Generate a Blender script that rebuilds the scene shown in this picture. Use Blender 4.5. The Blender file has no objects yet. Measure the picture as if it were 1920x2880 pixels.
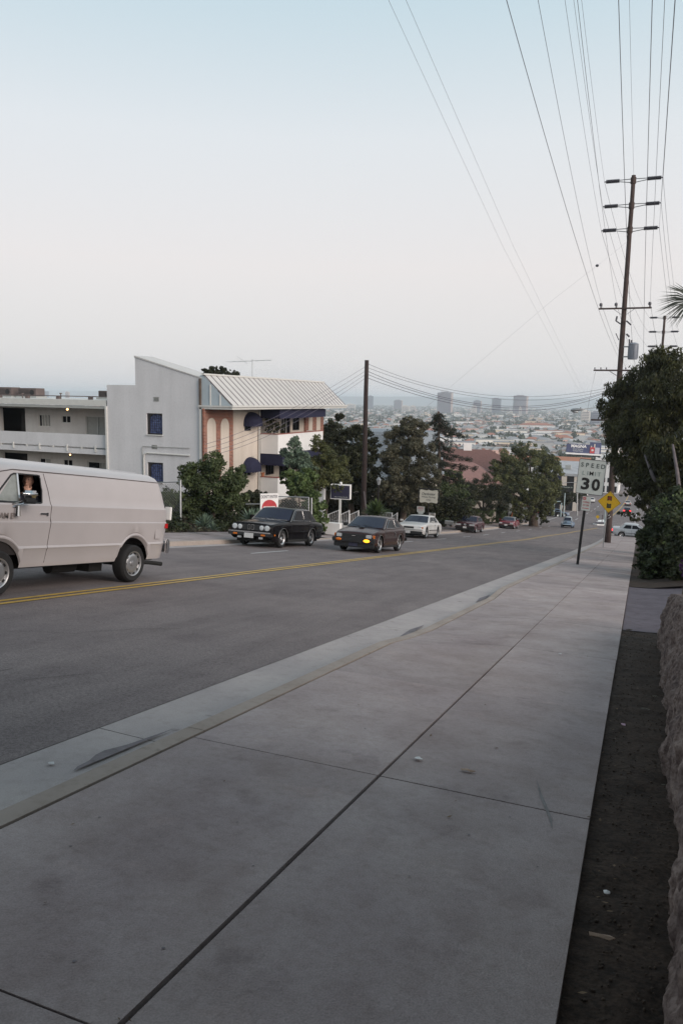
import bpy, bmesh, math, random
import numpy as np
from mathutils import Vector, Matrix
random.seed(7)
rad = math.radians
SC = bpy.context.scene
COL = SC.collection

# ------------------------------------------------------------------ camera, sky, sun, exposure
# eye 1.6 m above the pavement; +Y runs down the street, +X is the right-hand (west) side
CAMR = Matrix(((0.92946432, -0.07168926, 0.36187945),
               (0.36843328, 0.13042652, -0.92045958),
               (0.01878839, 0.98886277, 0.14763951)))
cd = bpy.data.cameras.new('camera'); cam = bpy.data.objects.new('camera', cd); COL.objects.link(cam)
cam.matrix_world = CAMR.to_4x4()
cd.sensor_fit = 'VERTICAL'; cd.sensor_height = 36.0; cd.lens = 2150 / 2880 * 36.0
cd.clip_start = 0.05; cd.clip_end = 40000
SC.camera = cam
SUN_EL, SUN_AZ = 24.0, 110.0        # azimuth from +Y towards +X
w = bpy.data.worlds.new('World'); SC.world = w; w.use_nodes = True
nt = w.node_tree; nt.nodes.clear()
out = nt.nodes.new('ShaderNodeOutputWorld'); bg = nt.nodes.new('ShaderNodeBackground')
sky = nt.nodes.new('ShaderNodeTexSky'); sky.sky_type = 'NISHITA'; sky.sun_disc = False
sky.sun_elevation = rad(SUN_EL); sky.sun_rotation = rad(SUN_AZ); sky.air_density = 1.0; sky.dust_density = 3.0
sky.ozone_density = 1.5
tc = nt.nodes.new('ShaderNodeTexCoord'); sep = nt.nodes.new('ShaderNodeSeparateXYZ')
rmp = nt.nodes.new('ShaderNodeValToRGB'); cr = rmp.color_ramp
cr.elements[0].position = 0.0; cr.elements[0].color = (7.6, 7.6, 7.8, 1)
cr.elements[1].position = 1.0; cr.elements[1].color = (4.3, 5.0, 5.6, 1)
for p, c in ((0.045, (8.4, 8.2, 8.2)), (0.16, (9.2, 8.75, 8.6)), (0.3, (8.5, 8.85, 9.1)), (0.48, (5.6, 7.5, 8.4))):
    e = cr.elements.new(p); e.color = (*c, 1)
mx = nt.nodes.new('ShaderNodeMix'); mx.data_type = 'RGBA'; mx.inputs[0].default_value = 0.88
bg.inputs['Strength'].default_value = 0.1
L = nt.links.new
L(tc.outputs['Generated'], sep.inputs[0]); L(sep.outputs['Z'], rmp.inputs[0])
L(sky.outputs[0], mx.inputs[6]); L(rmp.outputs[0], mx.inputs[7]); L(mx.outputs[2], bg.inputs[0]); L(bg.outputs[0], out.inputs[0])
sl = bpy.data.lights.new('sun', 'SUN'); sl.energy = 3.2; sl.angle = rad(45); sl.color = (1.0, 0.87, 0.78)
so = bpy.data.objects.new('sun', sl); COL.objects.link(so)
sd = Vector((math.sin(rad(SUN_AZ)) * math.cos(rad(SUN_EL)), math.cos(rad(SUN_AZ)) * math.cos(rad(SUN_EL)), math.sin(rad(SUN_EL))))
so.rotation_euler = sd.to_track_quat('Z', 'Y').to_euler(); so.location = (30, 10, 40)
SC.view_settings.view_transform = 'Standard'; SC.view_settings.look = 'None'
SC.view_settings.exposure = 0.0; SC.view_settings.gamma = 1.0; SC.view_settings.use_curve_mapping = False
try:
    SC.cycles.volume_bounces = 1; SC.cycles.max_bounces = 8
except Exception: pass

# ------------------------------------------------------------------ helpers
def at(px, py, D):
    """a point of the place at sight-line depth D (metres), read off the 1920x2880 photograph"""
    v = CAMR @ Vector(((px - 960) / 2150, -(py - 1440) / 2150, -1.0))
    return v * D
KY = [-120, 45, 60, 85, 100, 110, 125, 150, 198, 225, 300, 380, 600, 1200, 3000, 9000, 20000]
KZ = [-1.75 + 120 * .1496, -8.48, -10.68, -14.05, -15.95, -17.2, -18.9, -21.5, -26, -28.2, -34, -39, -46, -52, -60, -68, -70]
def zr(y): return float(np.interp(y, KY, KZ))          # height of the carriageway
def zs(y): return zr(y) + .15                           # height of the pavements
def tag(o, label=None, cat=None, group=None, kind=None):
    if label: o['label'] = label
    if cat: o['category'] = cat
    if group: o['group'] = group
    if kind: o['kind'] = kind
    return o
def empty(name, loc=(0, 0, 0), label=None, cat=None, group=None, kind=None, rz=0, parent=None):
    o = bpy.data.objects.new(name, None); COL.objects.link(o); o.location = loc; o.rotation_euler = (0, 0, rz)
    o.empty_display_size = .2
    if parent is not None: o.parent = parent
    return tag(o, label, cat, group, kind)
def obj(name, me, m=None, parent=None, smooth=False, ang=None):
    if m is not None and not me.materials:
        for k in (m if isinstance(m, (list, tuple)) else [m]): me.materials.append(k)
    o = bpy.data.objects.new(name, me); COL.objects.link(o)
    if parent is not None: o.parent = parent
    if smooth:
        me.polygons.foreach_set('use_smooth', [True] * len(me.polygons))
        if ang: me.set_sharp_from_angle(angle=rad(ang))
    return o
def struct(name, me, m): return tag(obj(name, me, m), kind='structure')
def copy_tree(o, parent=None):
    c = o.copy(); COL.objects.link(c)
    if parent is not None: c.parent = parent
    for ch in list(o.children): copy_tree(ch, c)
    return c
class MB:
    """collects shapes into one mesh"""
    def __init__(s): s.v = []; s.f = []; s.mi = []; s.cm = 0
    def add(s, vs, fs):
        b = len(s.v); s.v += [tuple(v) for v in vs]
        s.f += [tuple(i + b for i in f) for f in fs]; s.mi += [s.cm] * len(fs); return s
    def box(s, c, d, M=None):
        x, y, z = c; a, b, h = d[0] / 2, d[1] / 2, d[2] / 2
        vs = [Vector((x + i * a, y + j * b, z + k * h)) for k in (-1, 1) for j in (-1, 1) for i in (-1, 1)]
        if M is not None: vs = [M @ v for v in vs]
        return s.add(vs, [(0, 2, 3, 1), (4, 5, 7, 6), (0, 1, 5, 4), (2, 6, 7, 3), (0, 4, 6, 2), (1, 3, 7, 5)])
    def bx(s, x0, x1, y0, y1, z0, z1): return s.box(((x0 + x1) / 2, (y0 + y1) / 2, (z0 + z1) / 2), (x1 - x0, y1 - y0, z1 - z0))
    def tube(s, pts, r, n=8, cap=True):
        pts = [Vector(p) for p in pts]; N = len(pts); rs = r if isinstance(r, (list, tuple)) else [r] * N
        b = len(s.v); vs = []
        up = Vector((0.13, 0.2, 1)).normalized()
        for i, p in enumerate(pts):
            t = (pts[min(i + 1, N - 1)] - pts[max(i - 1, 0)])
            if t.length < 1e-9: t = Vector((0, 0, 1))
            t.normalize(); u = t.cross(up)
            if u.length < .15: u = t.cross(Vector((1, 0, 0.1)))
            u.normalize(); q = t.cross(u)
            for k in range(n):
                a = 2 * math.pi * k / n; vs.append(p + (u * math.cos(a) + q * math.sin(a)) * rs[i])
        fs = [(i * n + k, i * n + (k + 1) % n, (i + 1) * n + (k + 1) % n, (i + 1) * n + k) for i in range(N - 1) for k in range(n)]
        if cap: fs += [tuple(range(n))[::-1], tuple((N - 1) * n + k for k in range(n))]
        return s.add(vs, fs)
    def lathe(s, prof, n=24, axis='z', c=(0, 0, 0)):
        vs = []; N = len(prof)
        for r, h in prof:
            for k in range(n):
                a = 2 * math.pi * k / n; p = (r * math.cos(a), r * math.sin(a), h)
                if axis == 'x': p = (p[2], p[0], p[1])
                elif axis == 'y': p = (p[1], p[2], p[0])
                vs.append((p[0] + c[0], p[1] + c[1], p[2] + c[2]))
        fs = [(i * n + k, i * n + (k + 1) % n, (i + 1) * n + (k + 1) % n, (i + 1) * n + k) for i in range(N - 1) for k in range(n)]
        return s.add(vs, fs)
    def prism(s, poly, axis, a, b):
        """2-D polygon extruded along an axis: x -> (y,z), y -> (x,z), z -> (x,y)"""
        def P(p, h): return {'x': (h, p[0], p[1]), 'y': (p[0], h, p[1]), 'z': (p[0], p[1], h)}[axis]
        n = len(poly)
        return s.add([P(p, a) for p in poly] + [P(p, b) for p in poly],
                     [tuple(range(n))[::-1], tuple(range(n, 2 * n))] + [(i, (i + 1) % n, n + (i + 1) % n, n + i) for i in range(n)])
    def ell(s, c, r, n=12, m=8):
        vs = []
        for i in range(m + 1):
            t = math.pi * i / m
            for k in range(n):
                a = 2 * math.pi * k / n
                vs.append((c[0] + r[0] * math.sin(t) * math.cos(a), c[1] + r[1] * math.sin(t) * math.sin(a), c[2] + r[2] * math.cos(t)))
        return s.add(vs, [(i * n + k, (i + 1) * n + k, (i + 1) * n + (k + 1) % n, i * n + (k + 1) % n) for i in range(m) for k in range(n)])
    def mesh(s, name='m', fix=True):
        me = bpy.data.meshes.new(name); me.from_pydata([tuple(v) for v in s.v], [], s.f)
        if max(s.mi or [0]) > 0: me.polygons.foreach_set('material_index', s.mi)
        if fix and len(s.f) < 60000:
            bm = bmesh.new(); bm.from_mesh(me); bmesh.ops.recalc_face_normals(bm, faces=bm.faces); bm.to_mesh(me); bm.free()
        me.update(); return me
    def build(s, name, m=None, parent=None, smooth=False, ang=None, bevel=0):
        me = s.mesh(name)
        if bevel:
            bm = bmesh.new(); bm.from_mesh(me); bmesh.ops.remove_doubles(bm, verts=bm.verts, dist=1e-5)
            bmesh.ops.bevel(bm, geom=[e for e in bm.edges if e.is_manifold and e.calc_face_angle(0) > .5], offset=bevel, segments=2, affect='EDGES', clamp_overlap=True)
            bm.to_mesh(me); bm.free()
        return obj(name, me, m, parent, smooth, ang)
def text_mesh(body, width=None, height=None, extrude=.002, offset=0.0, shear=0.0, spacing=1.0, align='CENTER'):
    cu = bpy.data.curves.new('text', 'FONT'); cu.body = body; cu.align_x = align; cu.align_y = 'CENTER'
    cu.extrude = extrude; cu.offset = offset; cu.shear = shear; cu.space_character = spacing; cu.resolution_u = 3
    o = bpy.data.objects.new('tmp', cu); COL.objects.link(o)
    dg = bpy.context.evaluated_depsgraph_get(); me = bpy.data.meshes.new_from_object(o.evaluated_get(dg))
    bpy.data.objects.remove(o); bpy.data.curves.remove(cu)
    co = np.zeros(len(me.vertices) * 3); me.vertices.foreach_get('co', co); co = co.reshape(-1, 3)
    mn, mxx = co.min(0), co.max(0); sz = mxx - mn; co[:, :2] -= (mn + mxx)[:2] / 2
    sx = width / sz[0] if width else None; sy = height / sz[1] if height else None
    sx = sx or sy; sy = sy or sx; co[:, 0] *= sx; co[:, 1] *= sy
    me.vertices.foreach_set('co', co.ravel()); me.materials.clear(); return me
def place_text(name, me, m, parent, loc, rot=(math.pi / 2, 0, 0)):
    o = obj(name, me, m, parent); o.location = loc; o.rotation_euler = rot; return o

# ------------------------------------------------------------------ materials
def mat(name, col, rough=.7, metal=0.0, var=.12, scale=4.0, bump=0.0, bscale=40.0, coat=0.0, emit=None, estr=1.0, col2=None, detail=5, alpha=1, spec=None):
    m = bpy.data.materials.new(name); m.use_nodes = True; n = m.node_tree; b = n.nodes['Principled BSDF']; K = n.links.new
    b.inputs['Roughness'].default_value = rough; b.inputs['Metallic'].default_value = metal
    if coat: b.inputs['Coat Weight'].default_value = coat; b.inputs['Coat Roughness'].default_value = .06
    if spec is not None: b.inputs['Specular IOR Level'].default_value = spec
    t = n.nodes.new('ShaderNodeTexCoord')
    if var or col2:
        nz = n.nodes.new('ShaderNodeTexNoise'); nz.inputs['Scale'].default_value = scale; nz.inputs['Detail'].default_value = detail
        nz.inputs['Roughness'].default_value = .65
        K(t.outputs['Object'], nz.inputs['Vector'])
        r = n.nodes.new('ShaderNodeValToRGB'); r.color_ramp.elements[0].position = .3; r.color_ramp.elements[1].position = .7
        c2 = col2 or tuple(min(1, c * (1 + var)) for c in col)
        c1 = col if col2 else tuple(c * (1 - var) for c in col)
        r.color_ramp.elements[0].color = (*c1, 1); r.color_ramp.elements[1].color = (*c2, 1)
        K(nz.outputs['Fac'], r.inputs[0]); K(r.outputs[0], b.inputs['Base Color'])
    else: b.inputs['Base Color'].default_value = (*col, 1)
    if bump:
        n2 = n.nodes.new('ShaderNodeTexNoise'); n2.inputs['Scale'].default_value = bscale; n2.inputs['Detail'].default_value = 4
        K(t.outputs['Object'], n2.inputs['Vector']); bp = n.nodes.new('ShaderNodeBump'); bp.inputs['Strength'].default_value = bump
        bp.inputs['Distance'].default_value = .02
        K(n2.outputs['Fac'], bp.inputs['Height']); K(bp.outputs[0], b.inputs['Normal'])
    if emit: b.inputs['Emission Color'].default_value = (*emit, 1); b.inputs['Emission Strength'].default_value = estr
    return m
def ground_mat(name, base, layers, rough=.85, bump=.3, bscale=90, tone=0):
    """layered noise: layers = (scale, lo, hi, multiplier colour)"""
    m = bpy.data.materials.new(name); m.use_nodes = True; n = m.node_tree; b = n.nodes['Principled BSDF']; K = n.links.new
    b.inputs['Roughness'].default_value = rough; b.inputs['Specular IOR Level'].default_value = .25
    t = n.nodes.new('ShaderNodeTexCoord'); cur = n.nodes.new('ShaderNodeRGB'); cur.outputs[0].default_value = (*base, 1); cur = cur.outputs[0]
    for (sc, lo, hi, col, *st) in layers:
        mp = n.nodes.new('ShaderNodeMapping'); K(t.outputs['Object'], mp.inputs[0])
        if st: mp.inputs['Scale'].default_value = st[0]
        nz = n.nodes.new('ShaderNodeTexNoise'); nz.inputs['Scale'].default_value = sc; nz.inputs['Detail'].default_value = 6; nz.inputs['Roughness'].default_value = .6
        K(mp.outputs[0], nz.inputs['Vector']); r = n.nodes.new('ShaderNodeValToRGB')
        r.color_ramp.elements[0].position = lo; r.color_ramp.elements[1].position = hi
        r.color_ramp.elements[0].color = (1, 1, 1, 1); r.color_ramp.elements[1].color = (*col, 1)
        x = n.nodes.new('ShaderNodeMix'); x.data_type = 'RGBA'; x.blend_type = 'MULTIPLY'; x.inputs[0].default_value = 1
        K(nz.outputs['Fac'], r.inputs[0]); K(cur, x.inputs[6]); K(r.outputs[0], x.inputs[7]); cur = x.outputs[2]
    if tone:
        oi = n.nodes.new('ShaderNodeObjectInfo'); mr_ = n.nodes.new('ShaderNodeMapRange'); mr_.inputs['To Min'].default_value = 1 - tone; mr_.inputs['To Max'].default_value = 1 + tone * .6
        hs = n.nodes.new('ShaderNodeHueSaturation'); K(oi.outputs['Random'], mr_.inputs['Value']); K(mr_.outputs[0], hs.inputs['Value']); K(cur, hs.inputs['Color']); cur = hs.outputs[0]
    K(cur, b.inputs['Base Color'])
    n2 = n.nodes.new('ShaderNodeTexNoise'); n2.inputs['Scale'].default_value = bscale; n2.inputs['Detail'].default_value = 4
    K(t.outputs['Object'], n2.inputs['Vector']); bp = n.nodes.new('ShaderNodeBump'); bp.inputs['Strength'].default_value = bump; bp.inputs['Distance'].default_value = .01
    K(n2.outputs['Fac'], bp.inputs['Height']); K(bp.outputs[0], b.inputs['Normal'])
    return m
def leaf_mat(name, dark, light, trans=.25):
    m = bpy.data.materials.new(name); m.use_nodes = True; n = m.node_tree; b = n.nodes['Principled BSDF']; K = n.links.new
    b.inputs['Roughness'].default_value = .6; b.inputs['Specular IOR Level'].default_value = .3
    a = n.nodes.new('ShaderNodeAttribute'); a.attribute_name = 'tint'; r = n.nodes.new('ShaderNodeValToRGB')
    r.color_ramp.elements[0].color = (*dark, 1); r.color_ramp.elements[1].color = (*light, 1)
    K(a.outputs['Fac'], r.inputs[0]); K(r.outputs[0], b.inputs['Base Color'])
    tr = n.nodes.new('ShaderNodeBsdfTranslucent'); K(r.outputs[0], tr.inputs[0]); ms = n.nodes.new('ShaderNodeMixShader'); ms.inputs[0].default_value = trans
    o = n.nodes['Material Output']; K(b.outputs[0], ms.inputs[1]); K(tr.outputs[0], ms.inputs[2]); K(ms.outputs[0], o.inputs[0])
    return m
M = {}
M['asphalt'] = ground_mat('asphalt', (.30, .258, .252), [(.35, .35, .7, (.78, .78, .8)), (2.4, .42, .72, (.76, .75, .76), (1, .07, 1)), (.9, .5, .62, (.88, .87, .88)), (7, .55, .72, (.84, .83, .83)), (45, .42, .6, (.68, .68, .68)), (150, .4, .6, (.58, .58, .58))], bump=.5, bscale=150)
M['concrete'] = ground_mat('concrete', (.42, .365, .356), [(.6, .35, .7, (.76, .74, .76)), (1.7, .42, .68, (.84, .815, .8)), (5, .5, .72, (.88, .86, .85)), (24, .45, .7, (.88, .87, .86)), (140, .4, .62, (.80, .80, .80)), (3.1, .58, .74, (.76, .74, .75)), (.9, .54, .7, (.88, .86, .87), (1, .25, 1)), (2.2, .6, .68, (1.12, 1.1, 1.08))], bump=.35, bscale=120, tone=.1)
M['gutter'] = ground_mat('gutter_concrete', (.40, .365, .355), [(1.2, .4, .7, (.82, .82, .84)), (9, .5, .75, (.86, .85, .84)), (120, .4, .65, (.85, .85, .85)), (3, .66, .72, (.6, .58, .57))], bump=.3)
M['kerb'] = ground_mat('kerb_concrete', (.32, .275, .245), [(1.5, .4, .7, (.84, .82, .8)), (14, .5, .75, (.84, .82, .8)), (4, .64, .7, (.7, .68, .66))], bump=.3)
M['joint'] = mat('joint_dirt', (.02, .016, .015), .95)
M['soil'] = ground_mat('soil', (.05, .032, .022), [(4, .4, .65, (.55, .52, .5)), (30, .45, .6, (.5, .48, .46)), (90, .5, .65, (.55, .5, .5))], bump=1.0, bscale=35)
M['ground'] = mat('dry_ground', (.1, .09, .07), .95, var=.3, scale=.4)
M['plain'] = mat('city_ground', (.12, .125, .11), .95, var=.35, scale=.02)
M['hill'] = mat('far_hill', (.07, .08, .075), .95, var=.2, scale=.004)
M['yellow_paint'] = mat('yellow_paint', (.58, .36, .045), .6, var=.35, scale=7, detail=8, col2=(.32, .22, .07))
M['white_paint'] = mat('white_paint', (.5, .5, .5), .6, var=.3, scale=6)
M['stucco'] = ground_mat('grey_stucco', (.63, .63, .65), [(1.2, .4, .7, (.90, .90, .90), (1, 1, .12)), (.5, .4, .7, (.93, .93, .93)), (9, .45, .7, (.92, .92, .92)), (60, .4, .65, (.92, .92, .92))], bump=.9, bscale=30)
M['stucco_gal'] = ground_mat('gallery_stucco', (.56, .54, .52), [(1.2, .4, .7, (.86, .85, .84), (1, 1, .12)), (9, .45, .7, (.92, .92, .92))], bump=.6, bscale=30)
M['cream'] = ground_mat('cream_stucco', (.60, .54, .48), [(1.4, .4, .7, (.88, .86, .84), (1, 1, .12)), (9, .45, .7, (.92, .92, .92))], bump=.6, bscale=30)
M['white_wall'] = mat('white_wall', (.74, .73, .72), .85, var=.05, scale=2, bump=.2)
M['trim'] = mat('pale_trim', (.55, .55, .53), .6, var=.06)
M['fascia'] = mat('grey_fascia', (.33, .34, .33), .6, var=.1)
M['roof_metal'] = mat('pale_metal_roof', (.50, .485, .47), .5, var=.08, scale=1.2)
M['seam'] = mat('roof_seam', (.13, .11, .12), .6)
M['gable_blue'] = mat('blue_grey_sheet', (.36, .42, .46), .5, var=.06)
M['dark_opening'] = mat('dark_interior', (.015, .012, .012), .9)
M['curtain'] = mat('drawn_curtain', (.33, .33, .31), .8, var=.1, scale=8)
M['glass'] = mat('dark_glass', (.008, .009, .012), .15, var=0, spec=.08)
M['glass_city'] = mat('blue_glass', (.03, .035, .06), .12, var=.5, scale=3)
M['leaded'] = mat('leaded_blue_glass', (.012, .016, .06), .25, var=.6, scale=9, col2=(.13, .17, .33))
M['black_frame'] = mat('black_frame', (.018, .016, .018), .5)
M['navy'] = mat('navy_canvas', (.011, .012, .04), .85, var=.15, scale=5)
M['tile_trim'] = mat('red_tile_coping', (.3, .1, .08), .7, var=.35, scale=12)
M['terracotta'] = mat('terracotta', (.36, .14, .07), .8)
M['wood_pole'] = mat('brown_pole_wood', (.055, .036, .032), .85, var=.3, scale=3, bump=.5, bscale=20)
M['dark_pole'] = mat('dark_pole_wood', (.03, .018, .017), .85, var=.3, scale=3, bump=.4, bscale=20)
M['insulator'] = mat('grey_insulator', (.07, .07, .085), .4)
M['galv'] = mat('galvanised_steel', (.3, .31, .32), .45, .6, var=.15, scale=6)
M['transformer'] = mat('transformer_grey', (.2, .22, .26), .45, var=.08)
M['wire'] = mat('wire', (.1, .09, .12), .6, var=0)
M['sign_white'] = mat('sign_white', (.5, .52, .49), .5, var=.08, scale=6)
M['sign_black'] = mat('sign_black', (.015, .013, .012), .5, var=.2, scale=30)
M['sign_faded'] = mat('faded_sign_green', (.2, .3, .27), .6, var=.4, scale=25, col2=(.08, .1, .09))
M['sign_yellow'] = mat('sign_yellow', (.55, .34, .012), .45, var=.08, scale=6)
M['sign_red'] = mat('sign_red', (.42, .03, .04), .5, var=.15, scale=8)
M['sign_darkred'] = mat('dull_red', (.2, .03, .01), .5)
M['sign_green'] = mat('olive_spot', (.05, .055, .02), .5)
M['sign_navy'] = mat('sign_navy', (.03, .03, .06), .5)
M['post_black'] = mat('black_post', (.012, .01, .01), .7, var=.3, scale=20)
M['chrome'] = mat('chrome', (.62, .62, .63), .12, 1.0, var=0)
M['rubber'] = mat('tyre_rubber', (.012, .012, .013), .85, var=.2, scale=8)
M['alloy'] = mat('alloy_rim', (.42, .42, .43), .3, .8, var=.1)
M['underbody'] = mat('underbody', (.01, .01, .01), .9)
M['trim_metal'] = mat('dull_bright_trim', (.35, .34, .34), .35, .5, var=.05)
M['black_trim'] = mat('black_trim', (.013, .013, .014), .45, var=0)
M['seam_dark'] = mat('panel_gap', (.02, .017, .017), .8, var=0)
M['lamp_glass'] = mat('headlamp_glass', (.55, .58, .6), .1, .4, var=.1, scale=30)
M['amber'] = mat('amber_lens', (.5, .13, .01), .25, var=0)
M['amber_lit'] = mat('amber_lamp_lit', (.9, .4, .02), .3, var=0, emit=(1, .38, .015), estr=3.2)
M['orange_lit'] = mat('orange_lamp_lit', (.9, .3, .02), .3, var=0, emit=(1, .25, .02), estr=5)
M['red_lens'] = mat('red_lens', (.38, .01, .012), .25, var=0)
M['red_lit'] = mat('red_lamp_lit', (.8, .02, .02), .3, var=0, emit=(1, .05, .06), estr=2.6)
M['bulb'] = mat('warm_bulb_lit', (1, .7, .4), .3, var=0, emit=(1, .5, .2), estr=6)
M['plate'] = mat('pale_number_plate', (.5, .5, .5), .4, var=.2, scale=30)
M['skin'] = mat('skin', (.62, .37, .28), .6, var=.06)
M['hair'] = mat('dark_hair', (.03, .018, .012), .8)
M['shirt'] = mat('dark_shirt', (.05, .05, .07), .9)
M['bark'] = mat('bark', (.1, .075, .06), .95, var=.35, scale=4, bump=.6, bscale=15)
M['bark_pale'] = mat('pale_bark', (.13, .11, .115), .95, var=.3, scale=3)
M['red_tile'] = mat('red_brown_roof', (.15, .075, .065), .85, var=.22, scale=3)
M['shingle'] = mat('blue_grey_shingle', (.2, .23, .26), .8, var=.2, scale=5)
M['litter'] = mat('pale_litter', (.6, .6, .6), .8)
M['litter_tan'] = mat('tan_litter', (.33, .24, .18), .8)
M['litter_pink'] = mat('pink_litter', (.5, .33, .42), .8)
L_ = dict(ficus=((.012, .014, .006), (.08, .082, .026)), olive=((.03, .034, .018), (.15, .16, .06)), grey=((.035, .035, .022), (.15, .14, .09)),
          dark=((.011, .013, .007), (.05, .055, .024)), bright=((.03, .05, .015), (.16, .22, .08)), mid=((.02, .03, .012), (.1, .13, .05)),
          sage=((.05, .07, .05), (.2, .27, .19)), ivy=((.008, .012, .006), (.06, .075, .03)), pine=((.008, .012, .008), (.035, .042, .025)),
          city=((.03, .04, .03), (.1, .12, .08)), purple=((.05, .02, .07), (.17, .09, .2)), frond=((.05, .06, .05), (.16, .19, .15)))
for k, (a, b) in L_.items(): M['leaf_' + k] = leaf_mat('leaf_' + k, a, b)

def brick_mat():
    m = bpy.data.materials.new('brick_facing'); m.use_nodes = True; n = m.node_tree; b = n.nodes['Principled BSDF']; K = n.links.new
    t = n.nodes.new('ShaderNodeTexCoord'); mp = n.nodes.new('ShaderNodeMapping'); mp.inputs['Rotation'].default_value = (0, rad(-90), rad(-90))
    sp = n.nodes.new('ShaderNodeSeparateXYZ'); cb = n.nodes.new('ShaderNodeCombineXYZ'); K(t.outputs['Object'], sp.inputs[0]); K(sp.outputs['Y'], cb.inputs[0]); K(sp.outputs['Z'], cb.inputs[1])
    br = n.nodes.new('ShaderNodeTexBrick'); br.inputs['Scale'].default_value = 1; br.inputs['Brick Width'].default_value = .23; br.inputs['Row Height'].default_value = .085; br.inputs['Mortar Size'].default_value = .008
    br.inputs['Color1'].default_value = (.19, .06, .038, 1); br.inputs['Color2'].default_value = (.34, .12, .07, 1); br.inputs['Mortar'].default_value = (.4, .36, .33, 1)
    K(cb.outputs[0], br.inputs['Vector']); K(br.outputs[0], b.inputs['Base Color']); b.inputs['Roughness'].default_value = .9
    bp = n.nodes.new('ShaderNodeBump'); bp.inputs['Distance'].default_value = .01; bp.invert = True; K(br.outputs['Fac'], bp.inputs['Height']); K(bp.outputs[0], b.inputs['Normal'])
    return m
M['brick'] = brick_mat()

# ------------------------------------------------------------------ ground, road, pavements
def sheet(name, edges, m, dz=0.0, nx=1, n=None):
    """edges = [(y, x0, x1)], surface follows the road profile"""
    ys = []
    for (a, b) in zip(edges[:-1], edges[1:]):
        k = max(1, int((b[0] - a[0]) / 2.0)) if b[0] < 160 else max(1, int((b[0] - a[0]) / 12))
        ys += [a[0] + (b[0] - a[0]) * i / k for i in range(k)]
    ys.append(edges[-1][0]); Y = [e[0] for e in edges]
    mb = MB(); vs = []; fs = []
    for y in ys:
        x0 = np.interp(y, Y, [e[1] for e in edges]); x1 = np.interp(y, Y, [e[2] for e in edges])
        for i in range(nx + 1): vs.append((x0 + (x1 - x0) * i / nx, y, zr(y) + dz))
    for j in range(len(ys) - 1):
        for i in range(nx): a = j * (nx + 1) + i; fs.append((a, a + 1, a + nx + 2, a + nx + 1))
    mb.add(vs, fs); me = mb.mesh(name, fix=False); return me
# terrain: one sheet out to the horizon
xs = [-7000, -4500, -2500, -1400, -700, -350, -150, -80, -45, -28, -20, -17.2, -16.4, -13, -9, -5, -3.4, -2.4, -.4, .1, 1.2, 3, 6, 12, 25, 60, 150, 400, 900, 2000, 5000]
ys = [-60, -30, -15] + list(range(-8, 130, 4)) + [140, 160, 180, 198, 225, 260, 300, 340, 380, 450, 600, 800, 1200, 1800, 3000, 5000, 9000, 11800]
def terr(x, y):
    z = zr(y) - .3
    if x <= -16.4: z = zr(y) + .06 if x > -17 else zr(y) + .1
    if y > 108: z = zr(y) - .3
    if x > .05 and y < 108: z = zr(y) + .1
    if x > 6 and y < 90: z += min(3.5, (x - 6) * .25)
    if -60 < x < 3 and y > 170 and y < 420: z -= 0.2
    return z
vs = [(x, y, terr(x, y)) for y in ys for x in xs]; nxx = len(xs)
fs = [(j * nxx + i, j * nxx + i + 1, (j + 1) * nxx + i + 1, (j + 1) * nxx + i) for j in range(len(ys) - 1) for i in range(nxx - 1)]
me = bpy.data.meshes.new('ground'); me.from_pydata(vs, [], fs); me.materials.append(M['ground']); me.materials.append(M['plain'])
me.polygons.foreach_set('material_index', [1 if ys[k // (nxx - 1)] >= 225 else 0 for k in range(len(fs))])
struct('ground', me, None)
YEL = [(-60, -8.15), (26, -8.3), (50, -8.3), (71, -7.8), (93, -6.75), (98, -6.3), (112, -5.4)]
def gx(y): return float(np.interp(y, [-60, 50, 74, 112], [-3.5, -3.5, -3.1, -3.0]))      # asphalt edge on the right
def lx(y): return float(np.interp(y, [-60, 21, 100, 112], [-13.8, -13.8, -14.4, -14.6]))   # foot of the left kerb
struct('road', sheet('road', [(y, lx(y), gx(y)) for y in (-60, 0, 21, 50, 74, 100, 112.2)], M['asphalt'], nx=4), M['asphalt'])
struct('cross_street', sheet('cross_street', [(112, -70, 40), (127, -70, 40)], M['asphalt'], dz=.004, nx=10), M['asphalt'])
struct('lower_road', sheet('lower_road', [(126.6, -18.5, 5), (198, -18.5, 5), (400, -20, 1.0), (900, -24, -12)], M['asphalt'], dz=.012, nx=4), M['asphalt'])
# painted lines
def strip(name, pts, wd, m, dz=.008, label=None):
    ys = [p[0] for p in pts]; return struct(name, sheet(name, [(y, x - wd / 2, x + wd / 2) for y, x in pts], m, dz=dz), m)
strip('yellow_line', [(y, x - .1) for y, x in YEL], .1, M['yellow_paint'])
strip('yellow_line', [(y, x + .1) for y, x in YEL], .1, M['yellow_paint'])
for y0 in [4.3 + 8.2 * k for k in range(-1, 13)]:
    x0 = float(np.interp(y0, [0, 21, 64, 112], [-11.1, -11.13, -11.8, -10.9]))
    strip('lane_dash', [(y0, x0), (y0 + 2.7, x0 - .03)], .1, M['white_paint'])
strip('lane_line', [(127.5, -13.8), (197, -13.7)], .14, M['white_paint'], dz=.02)
strip('lane_line', [(102, -13.9), (110, -13.6)], .15, M['white_paint'], dz=.01)
for k in range(16): strip('lane_dash', [(136 + k * 14, -10.2), (142 + k * 14, -10.2)], .14, M['white_paint'], dz=.02)
strip('yellow_line', [(166, -5.1), (252, -4.3), (420, -4.3)], .22, M['yellow_paint'], dz=.02)
strip('lane_line', [(146, -5.2), (163, -5.2)], .2, M['white_paint'], dz=.02)
for k in range(10): strip('lane_dash', [(140 + k * 16, -.6), (147 + k * 16, -.6)], .14, M['white_paint'], dz=.02)
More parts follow.
